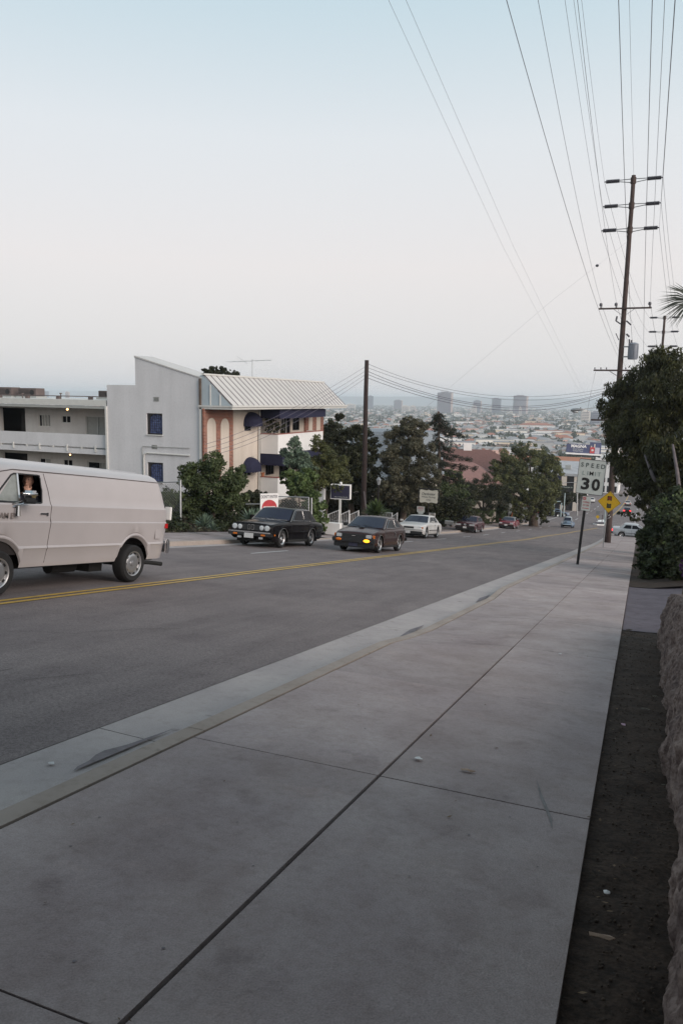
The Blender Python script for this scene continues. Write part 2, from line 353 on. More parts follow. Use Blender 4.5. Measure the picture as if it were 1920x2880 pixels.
struct('stop_line', MB().add([(-5.3, 109.3, zr(109.3) + .012), (-3.2, 109.3, zr(109.3) + .012), (-3.2, 109.9, zr(109.9) + .012), (-5.3, 109.9, zr(109.9) + .012)], [(0, 1, 2, 3)]).mesh('stop_line'), M['white_paint'])
# asphalt cracks: thin dark gaps
def crack(pts, wd, name='road_crack'):
    mb = MB(); P = []
    for i in range(len(pts) - 1):
        a, b = Vector(pts[i]), Vector(pts[i + 1]); k = max(2, int((b - a).length / .12))
        for j in range(k): P.append(a.lerp(b, j / k) + Vector((random.uniform(-.03, .03), random.uniform(-.03, .03))))
    vs = []
    for i, p in enumerate(P):
        q = P[min(i + 1, len(P) - 1)] - P[max(i - 1, 0)]; q = Vector((-q.y, q.x)).normalized() * wd * random.uniform(.3, 1) / 2
        for s in (-1, 1): v = p + q * s; vs.append((v.x, v.y, zr(v.y) + .006))
    mb.add(vs, [(2 * i, 2 * i + 1, 2 * i + 3, 2 * i + 2) for i in range(len(P) - 1)]); return struct(name, mb.mesh(name), M['joint'])
crack([(-6.9, 5.9), (-6.6, 6.5), (-6.0, 6.9), (-5.7, 7.6), (-5.2, 8.1)], .011)
crack([(-5.6, 4.2), (-5.3, 4.6), (-5.2, 5.3)], .009)
crack([(-4.9, 4.9), (-4.5, 5.6), (-4.4, 6.3)], .007)
crack([(-5.2, 12.5), (-4.6, 12.8), (-4.1, 13.4)], .01)
crack([(-6.1, 14.5), (-5.0, 15), (-4.2, 16.2)], .008)
# right pavement: slabs with open joints over dark bedding
def dip(y): return max(0.0, min(1.0, (y - 8.4) / 1.3, (16.6 - y) / 1.3))
def side_z(x, y): return zs(y) - dip(y) * .10 * max(0, min(1, (-1.25 - x) / 1.35))
struct('pavement_bedding', sheet('pavement_bedding', [(-8, -2.62, -.12), (74, -2.62, -.12), (112, -2.7, 1.5)], M['joint'], dz=.02), M['joint'])
walk = empty('sidewalk', (0, 0, 0), kind='structure')
def slab(x0, x1, y0, y1, g, gy):
    mb = MB(); n = 3; vs = []
    X = [x0 + g, x1 - g]; Y = [y0 + gy + (y1 - y0 - 2 * gy) * i / n for i in range(n + 1)]
    for y in Y:
        for x in X: vs.append((x, y, side_z(x, y)))
    for y in (Y[0], Y[-1]):
        for x in X: vs.append((x, y, side_z(x, y) - .12))
    fs = [(2 * i, 2 * i + 1, 2 * i + 3, 2 * i + 2) for i in range(n)]
    b = 2 * (n + 1); fs += [(b, b + 1, 1, 0), (2 * n, 2 * n + 1, b + 3, b + 2), tuple([2 * i for i in range(n + 1)][::-1] + [b, b + 2])[::-1], tuple([2 * i + 1 for i in range(n + 1)][::-1] + [b + 1, b + 3])]
    mb.add(vs, fs); o = mb.build('slab', M['concrete'], walk)
    o.location.z = random.uniform(-.002, .002)
jy = [-6.0, -3.45, -.9, 1.6, 4.03, 6.5, 9.2, 12.1, 16.6] + [16.6 + 2.6 * k for k in range(1, 37)]
for a, b in zip(jy[:-1], jy[1:]):
    near = b < 10
    slab(-2.592, -1.315, a, b, .010 if near else .006, .0045 if near else .005); slab(-1.315, -.12, a, b, .010 if near else .006, .0045 if near else .005)
kerb = empty('kerb', (0, 0, 0), kind='structure')
def kz(y): return zr(y) + .15 - dip(y) * .1
yy = -8.0
while yy < 112:
    y1 = min(yy + (3.05 if yy < 8 or yy > 17 else 1.3), 112); n = 3; vs = []; o = gx(yy) + 3.5
    for i in range(n + 1):
        y = yy + .003 + (y1 - yy - .006) * i / n; r = random.uniform(-.006, .006) if 8 < y < 17 else 0; sx = o + gx(y) - gx(yy) if False else 0
        vs += [(-2.61 + sx, y, kz(y) - .12), (-2.61 + sx, y, kz(y) + r * .5), (-2.74 + sx, y, kz(y)), (-2.765 + sx, y, kz(y) - .02), (-2.80 + sx, y, zr(y) - .03)]
    fs = [(5 * i + k, 5 * i + k + 1, 5 * i + k + 6, 5 * i + k + 5) for i in range(n) for k in range(4)] + [(0, 1, 2, 3, 4), tuple(5 * n + k for k in range(5))[::-1]]
    MB().add(vs, fs).build('kerbstone', M['kerb'], kerb); yy = y1
gut = empty('gutter', (0, 0, 0), kind='structure'); yy = -8.0
while yy < 112:
    y1 = min(yy + 6.1, 112); vs = []; n = 4
    for i in range(n + 1):
        y = yy + .004 + (y1 - yy - .008) * i / n
        vs += [(-2.79, y, zr(y) - .012), (-3.2, y, zr(y) - .002), (gx(y) + .02, y, zr(y) + .006), (gx(y) + .02, y, zr(y) - .08)]
    MB().add(vs, [(4 * i + k, 4 * i + k + 1, 4 * i + k + 5, 4 * i + k + 4) for i in range(n) for k in range(3)]).build('gutter_slab', M['gutter'], gut); yy = y1
struct('gutter_bedding', sheet('gutter_bedding', [(-8, -3.6, -2.5), (112, -3.1, -2.5)], M['joint'], dz=-.05), M['joint'])
# damp stain and broken rut lines in the gutter and driveway lip
def patch(name, pts, m, dz, fn=zr, top=True):
    mb = MB(); c = Vector((sum(p[0] for p in pts) / len(pts), sum(p[1] for p in pts) / len(pts)))
    vs = [(c.x, c.y, fn(c.y) + dz)] + [(p[0], p[1], fn(p[1]) + dz) for p in pts]; n = len(pts)
    mb.add(vs, [(0, i + 1, (i + 1) % n + 1) for i in range(n)]); return struct(name, mb.mesh(name), m)
M['stain'] = mat('dark_damp_stain', (.12, .105, .115), .7, var=.4, scale=12)
M['stain2'] = mat('oil_stain', (.16, .15, .15), .8, var=.3, scale=12)
patch('gutter_stain', [(-3.06, 3.45), (-3.05, 3.7), (-3.045, 4.1), (-3.04, 4.5), (-3.07, 4.25), (-3.095, 4.02), (-3.11, 3.96), (-3.145, 3.84), (-3.135, 3.74), (-3.10, 3.64), (-3.09, 3.52)], M['stain'], .009)
patch('rut_stain', [(-2.86, 9.2), (-2.83, 10.0), (-2.9, 10.9), (-2.95, 10.3)], M['stain'], .004)
patch('rut_stain', [(-2.86, 14.6), (-2.83, 15.6), (-2.9, 16.3), (-2.95, 15.4)], M['stain'], .004)
# right verge of bare soil, driveway, left pavement
def grid(name, x0, x1, y0, y1, nx, ny, fn, m, kind='structure'):
    vs = [(x0 + (x1 - x0) * i / nx, y0 + (y1 - y0) * j / ny) for j in range(ny + 1) for i in range(nx + 1)]
    vs = [(x, y, fn(x, y)) for x, y in vs]; me = bpy.data.meshes.new(name)
    me.from_pydata(vs, [], [(j * (nx + 1) + i, j * (nx + 1) + i + 1, (j + 1) * (nx + 1) + i + 1, (j + 1) * (nx + 1) + i) for j in range(ny) for i in range(nx)])
    me.polygons.foreach_set('use_smooth', [True] * len(me.polygons)); o = obj(name, me, m); return tag(o, kind=kind)
from mathutils import noise as mn
def nz(x, y, z=0, s=1.0, oc=4): return mn.fractal(Vector((x * s, y * s, z * s)), 1.0, 2.0, oc)
grid('soil_strip', -.13, 1.2, -7, 12.4, 24, 260, lambda x, y: zs(y) - .035 + .02 * nz(x, y, 0, 5) + .012 * nz(x, y, 3, 22), M['soil'])
M['drive'] = ground_mat('driveway_asphalt', (.12, .105, .125), [(1.5, .4, .7, (.7, .68, .7)), (6, .5, .7, (.75, .72, .72)), (120, .4, .62, (.75, .75, .75))])
grid('driveway', -.115, 7, 12.2, 21.5, 20, 20, lambda x, y: zs(y) - .03 + max(0, x - .4) * .13 + .01 * nz(x, y, 0, 2), M['drive'])
grid('bank_soil', -.13, 6, 21.0, 112, 12, 60, lambda x, y: zs(y) - .02 + max(0, x - .3) * .18, M['soil'])
struct('left_kerb', (lambda: (lambda vs, n: MB().add(vs, [(4 * i + k, 4 * i + k + 1, 4 * i + k + 5, 4 * i + k + 4) for i in range(n) for k in range(3)]).mesh('left_kerb'))(
    [p for j in range(61) for y in (-8 + 2 * j,) for p in ((lx(y) + .04, y, zr(y) - .05), (lx(y), y, zr(y) + .13 - .1 * max(0, min(1, (y - 31) / 1, (41 - y) / 1))), (lx(y) - .02, y, zr(y) + .15 - .1 * max(0, min(1, (y - 31) / 1, (41 - y) / 1))), (lx(y) - .2, y, zr(y) + .155 - .1 * max(0, min(1, (y - 31) / 1, (41 - y) / 1))))], 60))(), M['kerb'])
struct('left_gutter', sheet('left_gutter', [(y, lx(y) + .02, lx(y) + .5) for y in (-8, 21, 100, 112)], M['gutter'], dz=.006), M['gutter'])
lw = empty('left_sidewalk', (0, 0, 0), kind='structure'); yy = -8.
while yy < 112:
    y1 = yy + 3.0; d = .1 * (1 if 31.5 < yy < 40 else 0)
    MB().add([(lx(yy) - .2, yy + .01, zs(yy) - d), (-16.9, yy + .01, zs(yy)), (-16.9, y1 - .01, zs(y1)), (lx(y1) - .2, y1 - .01, zs(y1) - d)], [(0, 3, 2, 1)]).build('slab', M['concrete'], lw); yy = y1
struct('parking_apron', sheet('parking_apron', [(32.5, -30, -15.3), (43, -27, -15.3)], M['asphalt'], dz=.165, nx=3), M['asphalt'])
struct('parking_apron', sheet('parking_apron', [(57, -30, -14.9), (79, -30, -14.9)], M['asphalt'], dz=.165, nx=3), M['asphalt'])

# ------------------------------------------------------------------ near building on the left (courtyard apartment house)
bld = empty('apartment_building', (-24.2, 39.2, -7.4), 'white stucco apartment house with standing seam mansard roof, arched brick panels and navy awnings', 'building')
def bp(name, mb, m, parent=bld, **k):
    """part of the building, written in place coordinates"""
    mb.v = [(v[0] + 24.2, v[1] - 39.2, v[2] + 7.4) for v in mb.v] if parent is bld else mb.v
    return mb.build(name, m, parent, **k)
def sub(name, mb, m, parent, **k):
    mb.v = [(v[0] + 24.2, v[1] - 39.2, v[2] + 7.4) for v in mb.v]; return mb.build(name, m, parent, **k)
def hole_wall(axis, k, a0, a1, z0, z1, holes, th):
    """wall in the plane axis=k spanning a0..a1, z0..z1 with rectangular openings; th = thickness (signed, inwards)"""
    mb = MB(); A = sorted({a0, a1, *[h[0] for h in holes], *[h[1] for h in holes]}); Z = sorted({z0, z1, *[h[2] for h in holes], *[h[3] for h in holes]})
    for i in range(len(A) - 1):
        for j in range(len(Z) - 1):
            ca, cz = (A[i] + A[i + 1]) / 2, (Z[j] + Z[j + 1]) / 2
            if any(h[0] < ca < h[1] and h[2] < cz < h[3] for h in holes): continue
            if axis == 'y': mb.bx(A[i], A[i + 1], min(k, k + th), max(k, k + th), Z[j], Z[j + 1])
            else: mb.bx(min(k, k + th), max(k, k + th), A[i], A[i + 1], Z[j], Z[j + 1])
    bm = None; return mb
def fuse(o):
    bm = bmesh.new(); bm.from_mesh(o.data); bmesh.ops.remove_doubles(bm, verts=bm.verts, dist=1e-4)
    seen = {}
    for f in list(bm.faces):
        k = tuple(sorted(v.index for v in f.verts)); seen.setdefault(k, []).append(f)
    dead = [f for v in seen.values() if len(v) > 1 for f in v]
    bmesh.ops.delete(bm, geom=dead, context='FACES_ONLY'); bmesh.ops.recalc_face_normals(bm, faces=bm.faces); bm.to_mesh(o.data); bm.free(); return o
W1 = (-28.25, -27.12, -2.42, -1.14); W2 = (-28.25, -27.12, -5.35, -4.12)
V1 = (-27.72, -27.34, -.42, -.16); V2 = (-27.9, -27.52, -3.3, -3.05)
nw = fuse(bp('north_wall', hole_wall('y', 39.2, -31.15, -24.45, -10.5, .53, [W1, W2, V1, V2], .25), M['stucco']))
# raised sloping parapet above the wall
bp('raised_parapet', MB().prism([(-29.02, .53), (-24.45, .53), (-24.45, 1.03), (-29.02, 2.28)], 'y', 39.2, 39.45), M['stucco'])
mr = MB().add([(-29.05, 39.15, 2.3), (-24.3, 39.15, 1.02), (-25.4, 41, 1.37), (-29.0, 41, 2.33), (-29.05, 39.15, 2.22), (-24.3, 39.15, .96), (-25.4, 41, .6), (-29.0, 41, .6)],
              [(0, 1, 2, 3), (4, 5, 6, 7), (0, 1, 5, 4), (1, 2, 6, 5), (2, 3, 7, 6), (3, 0, 4, 7)])
bp('sloping_roof', mr, M['roof_metal'])
bp('roof_deck', MB().bx(-31.1, -24.5, 39.45, 57, .2, .3), M['fascia'])
for i, (x0, x1, z0, z1) in enumerate((W1, W2)):
    f = MB(); f.bx(x0, x1, 39.28, 39.34, z0, z0 + .07).bx(x0, x1, 39.28, 39.34, z1 - .05, z1).bx(x0, x0 + .17, 39.28, 39.34, z0 + .07, z1 - .05).bx(x1 - .05, x1, 39.28, 39.34, z0 + .07, z1 - .05)
    # arch spandrels
    cx = (x0 + .17 + x1 - .05) / 2; hw = (x1 - .05 - x0 - .17) / 2
    for s in (-1, 1):
        arc = [(cx + s * hw * math.cos(a), z1 - .05 - .26 + .26 * math.sin(a)) for a in [k * math.pi / 2 / 6 for k in range(7)]]
        f.prism(arc + [(cx + s * hw, z1 - .05)], 'y', 39.285, 39.33)
    fr = bp('window', f, M['black_frame']); fr['label'] = ['upper arched leaded window', 'lower arched leaded window'][i]
    sub('pane', MB().bx(x0 + .1, x1 - .04, 39.36, 39.38, z0 + .04, z1 - .04), M['leaded'], fr)
    ld = MB()
    for k in range(1, 6): ld.bx(x0 + .17 + k * .15 - .006, x0 + .17 + k * .15 + .006, 39.345, 39.358, z0 + .07, z1 - .1)
    for k in range(1, 8): ld.bx(x0 + .17, x1 - .05, 39.34, 39.352, z0 + .07 + k * .15 - .006, z0 + .07 + k * .15 + .006)
    sub('leading', ld, M['black_frame'], fr)
    sub('sill', MB().bx(x0 - .03, x1 + .03, 39.12, 39.3, z0 - .06, z0 + .0), M['trim'], fr)
for v in (V1, V2):
    g = MB()
    for k in range(4): g.bx(v[0], v[1], 39.18, 39.21, v[2] + k * .07, v[2] + k * .07 + .035)
    g.bx(v[0], v[1], 39.3, 39.32, v[2], v[3]); bp('vent_grille', g, M['fascia'])
bp('conduit', MB().tube([(-25.2, 39.14, -3.58), (-28.2, 39.14, -3.55), (-28.42, 39.14, -3.62), (-28.46, 39.14, -3.9), (-28.46, 39.14, -9)], .05, 6), M['trim'])
bp('conduit', MB().tube([(-25.2, 39.15, -3.14), (-28.5, 39.15, -3.16), (-28.58, 39.15, -3.2), (-28.58, 39.15, -9)], .022, 5), M['fascia'])
bp('corner_board', MB().bx(-31.27, -31.15, 39.1, 39.4, -10, -.8), M['trim'])
bp('downspout', MB().bx(-24.46, -24.30, 39.06, 39.2, -7.2, -.72), M['trim'])
bp('downspout', MB().tube([(-24.1, 45.95, -.95), (-24.08, 45.95, -1.1), (-24.1, 45.95, -1.6), (-24.1, 45.95, -7)], .06, 6), M['trim'])
# street wall with brick-faced bay and arched plaster panels
aw = (44.02, 45.02)
sw = fuse(bp('street_wall', hole_wall('x', -24.2, 39.45, 57.05, -10, -.85, [(44.1, 45.0, -2.25, -1.5), (44.05, 44.95, -5.2, -4.4), (49.4, 51.0, -2.85, -1.35), (51.4, 52.6, -2.45, -1.4), (47.1, 48.4, -5.4, -4.2), (49.2, 50.8, -6, -4.2), (51.3, 53.3, -5.4, -4.2)], -.25), M['cream']))
def arch_panel(y0, y1, ztop, zbot, parent, name='arch_panel'):
    c = (y0 + y1) / 2; r = (y1 - y0) / 2
    poly = [(y0, zbot), (y1, zbot)] + [(c + r * math.cos(a), ztop - r + r * math.sin(a)) for a in [k * math.pi / 12 for k in range(13)]]
    return bp(name, MB().prism(poly, 'x', -24.08, -24.135), M['cream'])
def brick_bay(y0, y1, arches, zb, zt):
    mb = MB()
    mb.bx(-24.19, -24.1, y0, y1, zb, zt); return bp('brick_facing', mb, M['brick'])
brick_bay(39.0, 42.44, None, -9.5, -.76)
arch_panel(39.34, 40.33, -1.33, -8.5, None); arch_panel(40.9, 41.9, -1.38, -8.5, None)
brick_bay(53.4, 57.0, None, -3, -.85)
arch_panel(54.05, 54.75, -.9, -3, None); arch_panel(55.55, 56.3, -.9, -3, None)
# windows on the street wall
def swin(y0, y1, z0, z1, parts=1, m='glass', name='window', fr=.05, label=None):
    f = MB(); f.bx(-24.3, -24.24, y0, y1, z0, z0 + fr).bx(-24.3, -24.24, y0, y1, z1 - fr, z1).bx(-24.3, -24.24, y0, y0 + fr, z0 + fr, z1 - fr).bx(-24.3, -24.24, y1 - fr, y1, z0 + fr, z1 - fr)
    for k in range(1, parts): c = y0 + (y1 - y0) * k / parts; f.bx(-24.29, -24.25, c - fr / 2, c + fr / 2, z0 + fr, z1 - fr)
    o = bp(name, f, M['black_frame'] if m != 'curtain' else M['trim']); sub('pane', MB().bx(-24.34, -24.32, y0, y1, z0, z1), M[m], o)
    if label: o['label'] = label
    return o
swin(44.1, 45.0, -2.25, -1.5); swin(44.05, 44.95, -5.2, -4.4)
o = swin(49.4, 51.0, -2.85, -1.35, 4, name='sliding_door')
for k in range(3): sub('blind', MB().bx(-24.315, -24.30, 49.62 + k * .42, 49.8 + k * .42, -2.8, -1.4), M['curtain'], o)
swin(51.4, 52.6, -2.45, -1.4, 2); swin(47.1, 48.4, -5.4, -4.2, 3); swin(49.2, 50.8, -6, -4.2, 2, name='sliding_door'); swin(51.3, 53.3, -5.4, -4.2, 3)
# domed awnings
def dome_awning(y0, y1, ztop, zbot, label):
    vs = []; n, m_ = 12, 8; c = (y0 + y1) / 2; r = (y1 - y0) / 2; h = ztop - zbot
    mb = MB()
    for i in range(m_ + 1):
        t = math.pi / 2 * i / m_
        for k in range(n + 1):
            a = math.pi * k / n; rr = math.sin(t) * r; vs.append((-24.19 + .75 * math.sin(a) * math.sin(t), c + rr * math.cos(a), zbot + h * math.cos(t) ** .9))
    mb.add(vs, [(i * (n + 1) + k, i * (n + 1) + k + 1, (i + 1) * (n + 1) + k + 1, (i + 1) * (n + 1) + k) for i in range(m_) for k in range(n)])
    o = bp('dome_awning', mb, M['navy'], smooth=False); o['label'] = label
    v = MB()
    for k in range(n):   # scalloped valance
        a0, a1 = math.pi * k / n, math.pi * (k + 1) / n; p0 = (-24.19 + .75 * math.sin(a0), c + r * math.cos(a0)); p1 = (-24.19 + .75 * math.sin(a1), c + r * math.cos(a1)); mm = ((p0[0] + p1[0]) / 2, (p0[1] + p1[1]) / 2)
        v.add([(p0[0], p0[1], zbot), (p1[0], p1[1], zbot), (p1[0], p1[1], zbot - .1), (mm[0], mm[1], zbot - .16), (p0[0], p0[1], zbot - .1)], [(0, 1, 2, 3, 4)])
    sub('valance', v, M['navy'], o)
dome_awning(43.95, 45.85, -1.02, -1.82, 'upper navy domed awning'); dome_awning(43.8, 45.7, -3.98, -4.8, 'lower navy domed awning')
# balconies and long awnings
def balcony(zt, zb, label, cop=True):
    b = MB().bx(-24.0, -22.7, 45.95, 46.07, zb, zt).bx(-22.82, -22.7, 46.07, 53.6, zb, zt).bx(-24.0, -22.82, 53.48, 53.6, zb, zt).bx(-24.0, -22.82, 46.07, 53.48, zb, zb + .2)
    o = bp('balcony', b, M['white_wall']); o['label'] = label
    if cop:
        t = MB(); y = 45.93
        while y < 53.6: t.bx(-22.86, -22.67, y, min(y + .29, 53.62), zt, zt + .05); y += .31
        x = -24
        while x < -22.9: t.bx(x, x + .28, 45.92, 46.1, zt, zt + .05); x += .31
        c = sub('coping', t, M['tile_trim'], o); c['kind'] = 'stuff'
    return o
balcony(-2.5, -3.8, 'upper white balcony'); balcony(-5.4, -6.9, 'lower white balcony')
def long_awning(z0, z1, proj, label):
    mb = MB(); f = -22.6 + proj
    mb.add([(-24.0, 45.96, z0), (f, 45.9, z0 - .03), (f, 53.7, z0 - .03), (-24, 53.7, z0), (f, 45.9, z1), (f, 53.7, z1), (-24, 45.96, z1), (-24, 53.7, z1)], [(0, 1, 2, 3), (1, 4, 5, 2), (0, 6, 4, 1), (3, 2, 5, 7)])
    o = bp('long_awning', mb, M['navy']); o['label'] = label; v = MB(); y = 45.9
    while y < 53.65:
        v.add([(f, y, z1), (f, y + .26, z1), (f, y + .26, z1 - .05), (f, y + .13, z1 - .1), (f, y, z1 - .05)], [(0, 1, 2, 3, 4)]); y += .26
    x = -24
    while x < f - .1: v.add([(x, 45.93, z1), (x + .25, 45.93, z1), (x + .25, 45.93, z1 - .05), (x + .12, 45.93, z1 - .1), (x, 45.93, z1 - .05)], [(0, 1, 2, 3, 4)]); x += .25
    sub('valance', v, M['navy'], o)
long_awning(-.82, -1.36, .05, 'upper navy awning'); long_awning(-3.82, -4.5, .25, 'lower navy awning')
# mansard roof: a panel per pair of seams
Y0, Y1 = 39.2, 57.1; rz0, ez = 1.2, -.55; rx, ex = -24.2, -22.3
NP = 27; dy = (Y1 - Y0) / NP
for k in range(NP):
    a, b = Y0 + k * dy, Y0 + (k + 1) * dy
    # eave is cut back at the north gable and flares at the south end
    p = bp('roof_panel', MB().add([(rx, a + .03, rz0), (rx, b - .03, rz0), (ex, b - .03, ez), (ex, a + .03, ez), (rx - .03, a + .03, rz0 - .05), (rx - .03, b - .03, rz0 - .05), (ex - .03, b - .03, ez - .05), (ex - .03, a + .03, ez - .05)],
        [(0, 1, 2, 3), (4, 7, 6, 5), (0, 3, 7, 4), (1, 5, 6, 2), (0, 4, 5, 1), (3, 2, 6, 7)]), M['roof_metal'])
for k in range(NP + 1):
    y = Y0 + k * dy
    mb = MB().add([(rx, y - .028, rz0 - .03), (rx, y + .028, rz0 - .03), (ex, y + .028, ez - .03), (ex, y - .028, ez - .03), (rx + .015, y - .022, rz0 + .02), (rx + .015, y + .022, rz0 + .02), (ex + .015, y + .022, ez + .02), (ex + .015, y - .022, ez + .02)],
        [(0, 3, 2, 1), (4, 5, 6, 7), (0, 4, 7, 3), (1, 2, 6, 5), (0, 1, 5, 4), (3, 7, 6, 2)])
    bp('roof_seam', mb, M['seam'])
bp('ridge_cap', MB().bx(-24.32, -24.12, 39.1, 57.15, 1.17, 1.27), M['trim'])
bp('roof_gable', MB().prism([(-24.45, 1.15), (-24.25, 1.15), (-22.38, -.58), (-24.45, -.58)], 'y', 39.18, 39.24), M['gable_blue'])
for x, h in ((-23.75, .62), (-23.1, .06)): bp('gable_batten', MB().bx(x - .03, x + .03, 39.13, 39.18, -.57, h), M['trim'])
bp('roof_gable', MB().prism([(-24.45, 1.15), (-24.25, 1.15), (-22.38, -.58), (-24.45, -.58)], 'y', 57.1, 57.14), M['gable_blue'])
bp('eave_gutter', MB().bx(-22.34, -22.16, 38.98, 57.35, -.66, -.555).bx(-24.5, -22.34, 39.0, 39.12, -.66, -.585), M['trim'])
bp('eave_fascia', MB().bx(-22.36, -22.24, 39.05, 57.3, -.8, -.67).bx(-24.5, -22.36, 39.06, 39.15, -.8, -.67), M['trim'])
bp('soffit', MB().bx(-24.2, -22.36, 39.16, 57.2, -.8, -.76), M['fascia'])
bp('rain_stain', MB().bx(-24.46, -24.36, 39.05, 39.19, -.6, .95), M['bark'])
bp('south_wall', MB().bx(-34, -24.46, 56.8, 57.05, -12, .2), M['cream'])
# numbers beside the downspout
place_text('house_number', text_mesh('23', width=.3, extrude=.004), M['fascia'], bld, (.01, 45.2 - 39.2, -4.05 + 7.4), (math.pi / 2, 0, math.pi / 2))
pot = MB().lathe([(.0, 0), (.09, 0), (.13, .22), (.15, .22), (.15, .25), (.11, .25), (.1, .16), (0, .16)], 12, c=(-23.85, 46.0, -5.35)).build('flower_pot', M['terracotta'])
tag(pot, 'terracotta flower pot on the corner of the lower balcony wall', 'flower pot')

# gallery wing to the left
gal = empty('gallery_wing', (-31.3, 39.4, -8), 'long two storey gallery wing with exterior corridors left of the grey stucco wall', 'building')
def gp(name, mb, m, parent=gal, **k):
    mb.v = [(v[0] + 31.3, v[1] - 39.4, v[2] + 8) for v in mb.v]; return mb.build(name, m, parent, **k)
XL = -52
gp('roof', MB().bx(XL, -31.28, 39.5, 50, -.5, -.42), M['trim'])
gp('roof_edge', MB().bx(XL, -31.28, 39.25, 39.5, -.78, -.42), M['trim'])
gp('fascia_board', MB().bx(XL, -31.28, 39.28, 39.42, -.96, -.8), M['fascia'])
gp('ceiling', MB().bx(XL, -31.28, 39.42, 41, -.93, -.87), M['stucco_gal'])
gp('balcony_wall', MB().bx(XL, -31.28, 39.4, 39.52, -3.42, -2.6), M['stucco'])
gp('floor_edge', MB().bx(XL, -31.28, 39.4, 39.6, -3.85, -3.52).bx(XL, -31.28, 39.6, 41, -3.8, -3.62), M['stucco'])
for x in (-32.3, -34.55, -36.8, -39.0, -41.2):
    gp('bracket', MB().bx(x - .05, x + .05, 39.34, 39.4, -3.7, -3.3), M['trim'])
for x in (-33.4, -35.7, -37.9, -40.1): gp('bracket', MB().bx(x - .05, x + .05, 39.38, 39.46, -3.53, -3.4), M['trim'])
hs = [(-41.6, -39.45, -3.6, -1.1), (-38.3, -37.3, -2.3, -1.5), (-36.34, -35.6, -2.0, -1.52), (-34.36, -32.5, -3.6, -1.5),
      (-41.6, -39.4, -6.6, -4.2), (-38.37, -37.4, -4.98, -4.45), (-36.35, -35.55, -4.98, -4.45), (-34.3, -32.4, -5.4, -4.5)]
fuse(gp('corridor_wall', hole_wall('y', 41.0, XL, -31.15, -9.5, -.87, hs, .2), M['stucco_gal']))
gp('end_wall', MB().bx(-31.35, -31.28, 39.6, 41, -9.5, -.95), M['stucco_gal'])
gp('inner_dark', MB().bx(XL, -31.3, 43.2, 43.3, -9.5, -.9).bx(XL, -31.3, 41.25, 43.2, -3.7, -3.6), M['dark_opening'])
def gwin(h, m, split=1):
    f = MB(); x0, x1, z0, z1 = h; e = .04
    f.bx(x0, x1, 41.05, 41.1, z1 - e, z1).bx(x0, x1, 41.05, 41.1, z0, z0 + e).bx(x0, x0 + e, 41.05, 41.1, z0 + e, z1 - e).bx(x1 - e, x1, 41.05, 41.1, z0 + e, z1 - e)
    for k in range(1, split + 1): c = x0 + (x1 - x0) * k / (split + 1); f.bx(c - e / 2, c + e / 2, 41.06, 41.1, z0 + e, z1 - e)
    o = gp('window', f, M['trim'])
    for k in range(split + 1):
        a = x0 + (x1 - x0) * k / (split + 1); b = x0 + (x1 - x0) * (k + 1) / (split + 1); mm = m[k % len(m)] if isinstance(m, tuple) else m
        gp2 = MB().bx(a + .01, b - .01, 41.12, 41.14, z0, z1); gp2.v = [(v[0] + 31.3, v[1] - 39.4, v[2] + 8) for v in gp2.v]; gp2.build('pane', M[mm], o)
gwin(hs[1], ('glass', 'curtain', 'curtain', 'curtain'), 3); gwin(hs[2], 'glass'); gwin(hs[3], ('curtain', 'curtain'), 1)
gwin(hs[5], ('glass', 'curtain')); gwin(hs[6], ('glass', 'glass')); gwin(hs[7], ('glass', 'curtain'))
gp('door', MB().bx(-39.9, -39.5, 41.1, 41.15, -3.6, -1.3), M['dark_opening']); gp('door', MB().bx(-39.9, -39.5, 41.1, 41.15, -6.6, -4.4), M['dark_opening'])
for (x, z, r) in ((-34.6, -1.06, .065), (-34.5, -3.97, .05)):
    o = gp('ceiling_lamp', MB().ell((x, 39.6, z), (r, r, r), 10, 6), M['bulb'])
# things on the flat roof
def condenser(x0, x1, z0, z1, y, label, dark='underbody'):
    t = empty('rooftop_unit', ((x0 + x1) / 2, y, z0), label, 'air conditioner', 'rooftop air conditioners')
    wd, h = x1 - x0, z1 - z0
    c = MB().bx(-wd / 2, wd / 2, 0, .9, 0.06, h).build('casing', M['fan_case'], t, bevel=.02)
    for k in range(5): MB().bx(-wd / 2 + .06, wd / 2 * .3, -.015, -.002, .12 + k * h / 7, .12 + k * h / 7 + .035).build('louvre', M['black_trim'], t)
    MB().lathe([(.0, 0), (h * .3, 0), (h * .3, .02), (0, .02)], 16, 'y', (wd * .28, -.022, h * .52)).build('fan_grille', M['black_trim'], t)
    MB().bx(-wd / 2 - .1, wd / 2 + .1, -.1, 1, -.1, .058).build('platform', M['fascia'], t)
M['fan_case'] = mat('brown_metal_case', (.11, .085, .08), .7, var=.2, scale=2)
condenser(-45.2, -43.55, -.36, .32, 44, 'brown rooftop air conditioner at the far left edge of the picture'); condenser(-42.9, -41.25, -.36, .28, 44, 'wide dark rooftop air conditioner, the middle one of three'); condenser(-35.7, -34.75, -.34, .18, 44, 'small square rooftop air conditioner beside the grey stucco wall')
pipe = MB().tube([(-46, 40.4, -.22), (-31.6, 40.4, -.22)], .03, 6)
for x in (-44, -41, -38.6, -36, -33.4): pipe.bx(x - .12, x + .12, 40.3, 40.5, -.42, -.25)
tag(pipe.build('roof_pipe', M['fan_case']), 'long dark pipe on blocks along the flat gallery roof', 'pipe')
for x, h in ((-39.9, .3), (-36.6, .36)):
    tag(MB().tube([(x, 41.3, -.42), (x, 41.3, -.42 + h)], .04, 6).tube([(x, 41.3, -.45 + h), (x, 41.3, -.38 + h)], .09, 8).build('vent_pipe', M['fan_case']), 'short vent pipe on the gallery roof, %s' % ('left one' if x < -38 else 'right one nearer the stucco wall'), 'vent pipe')
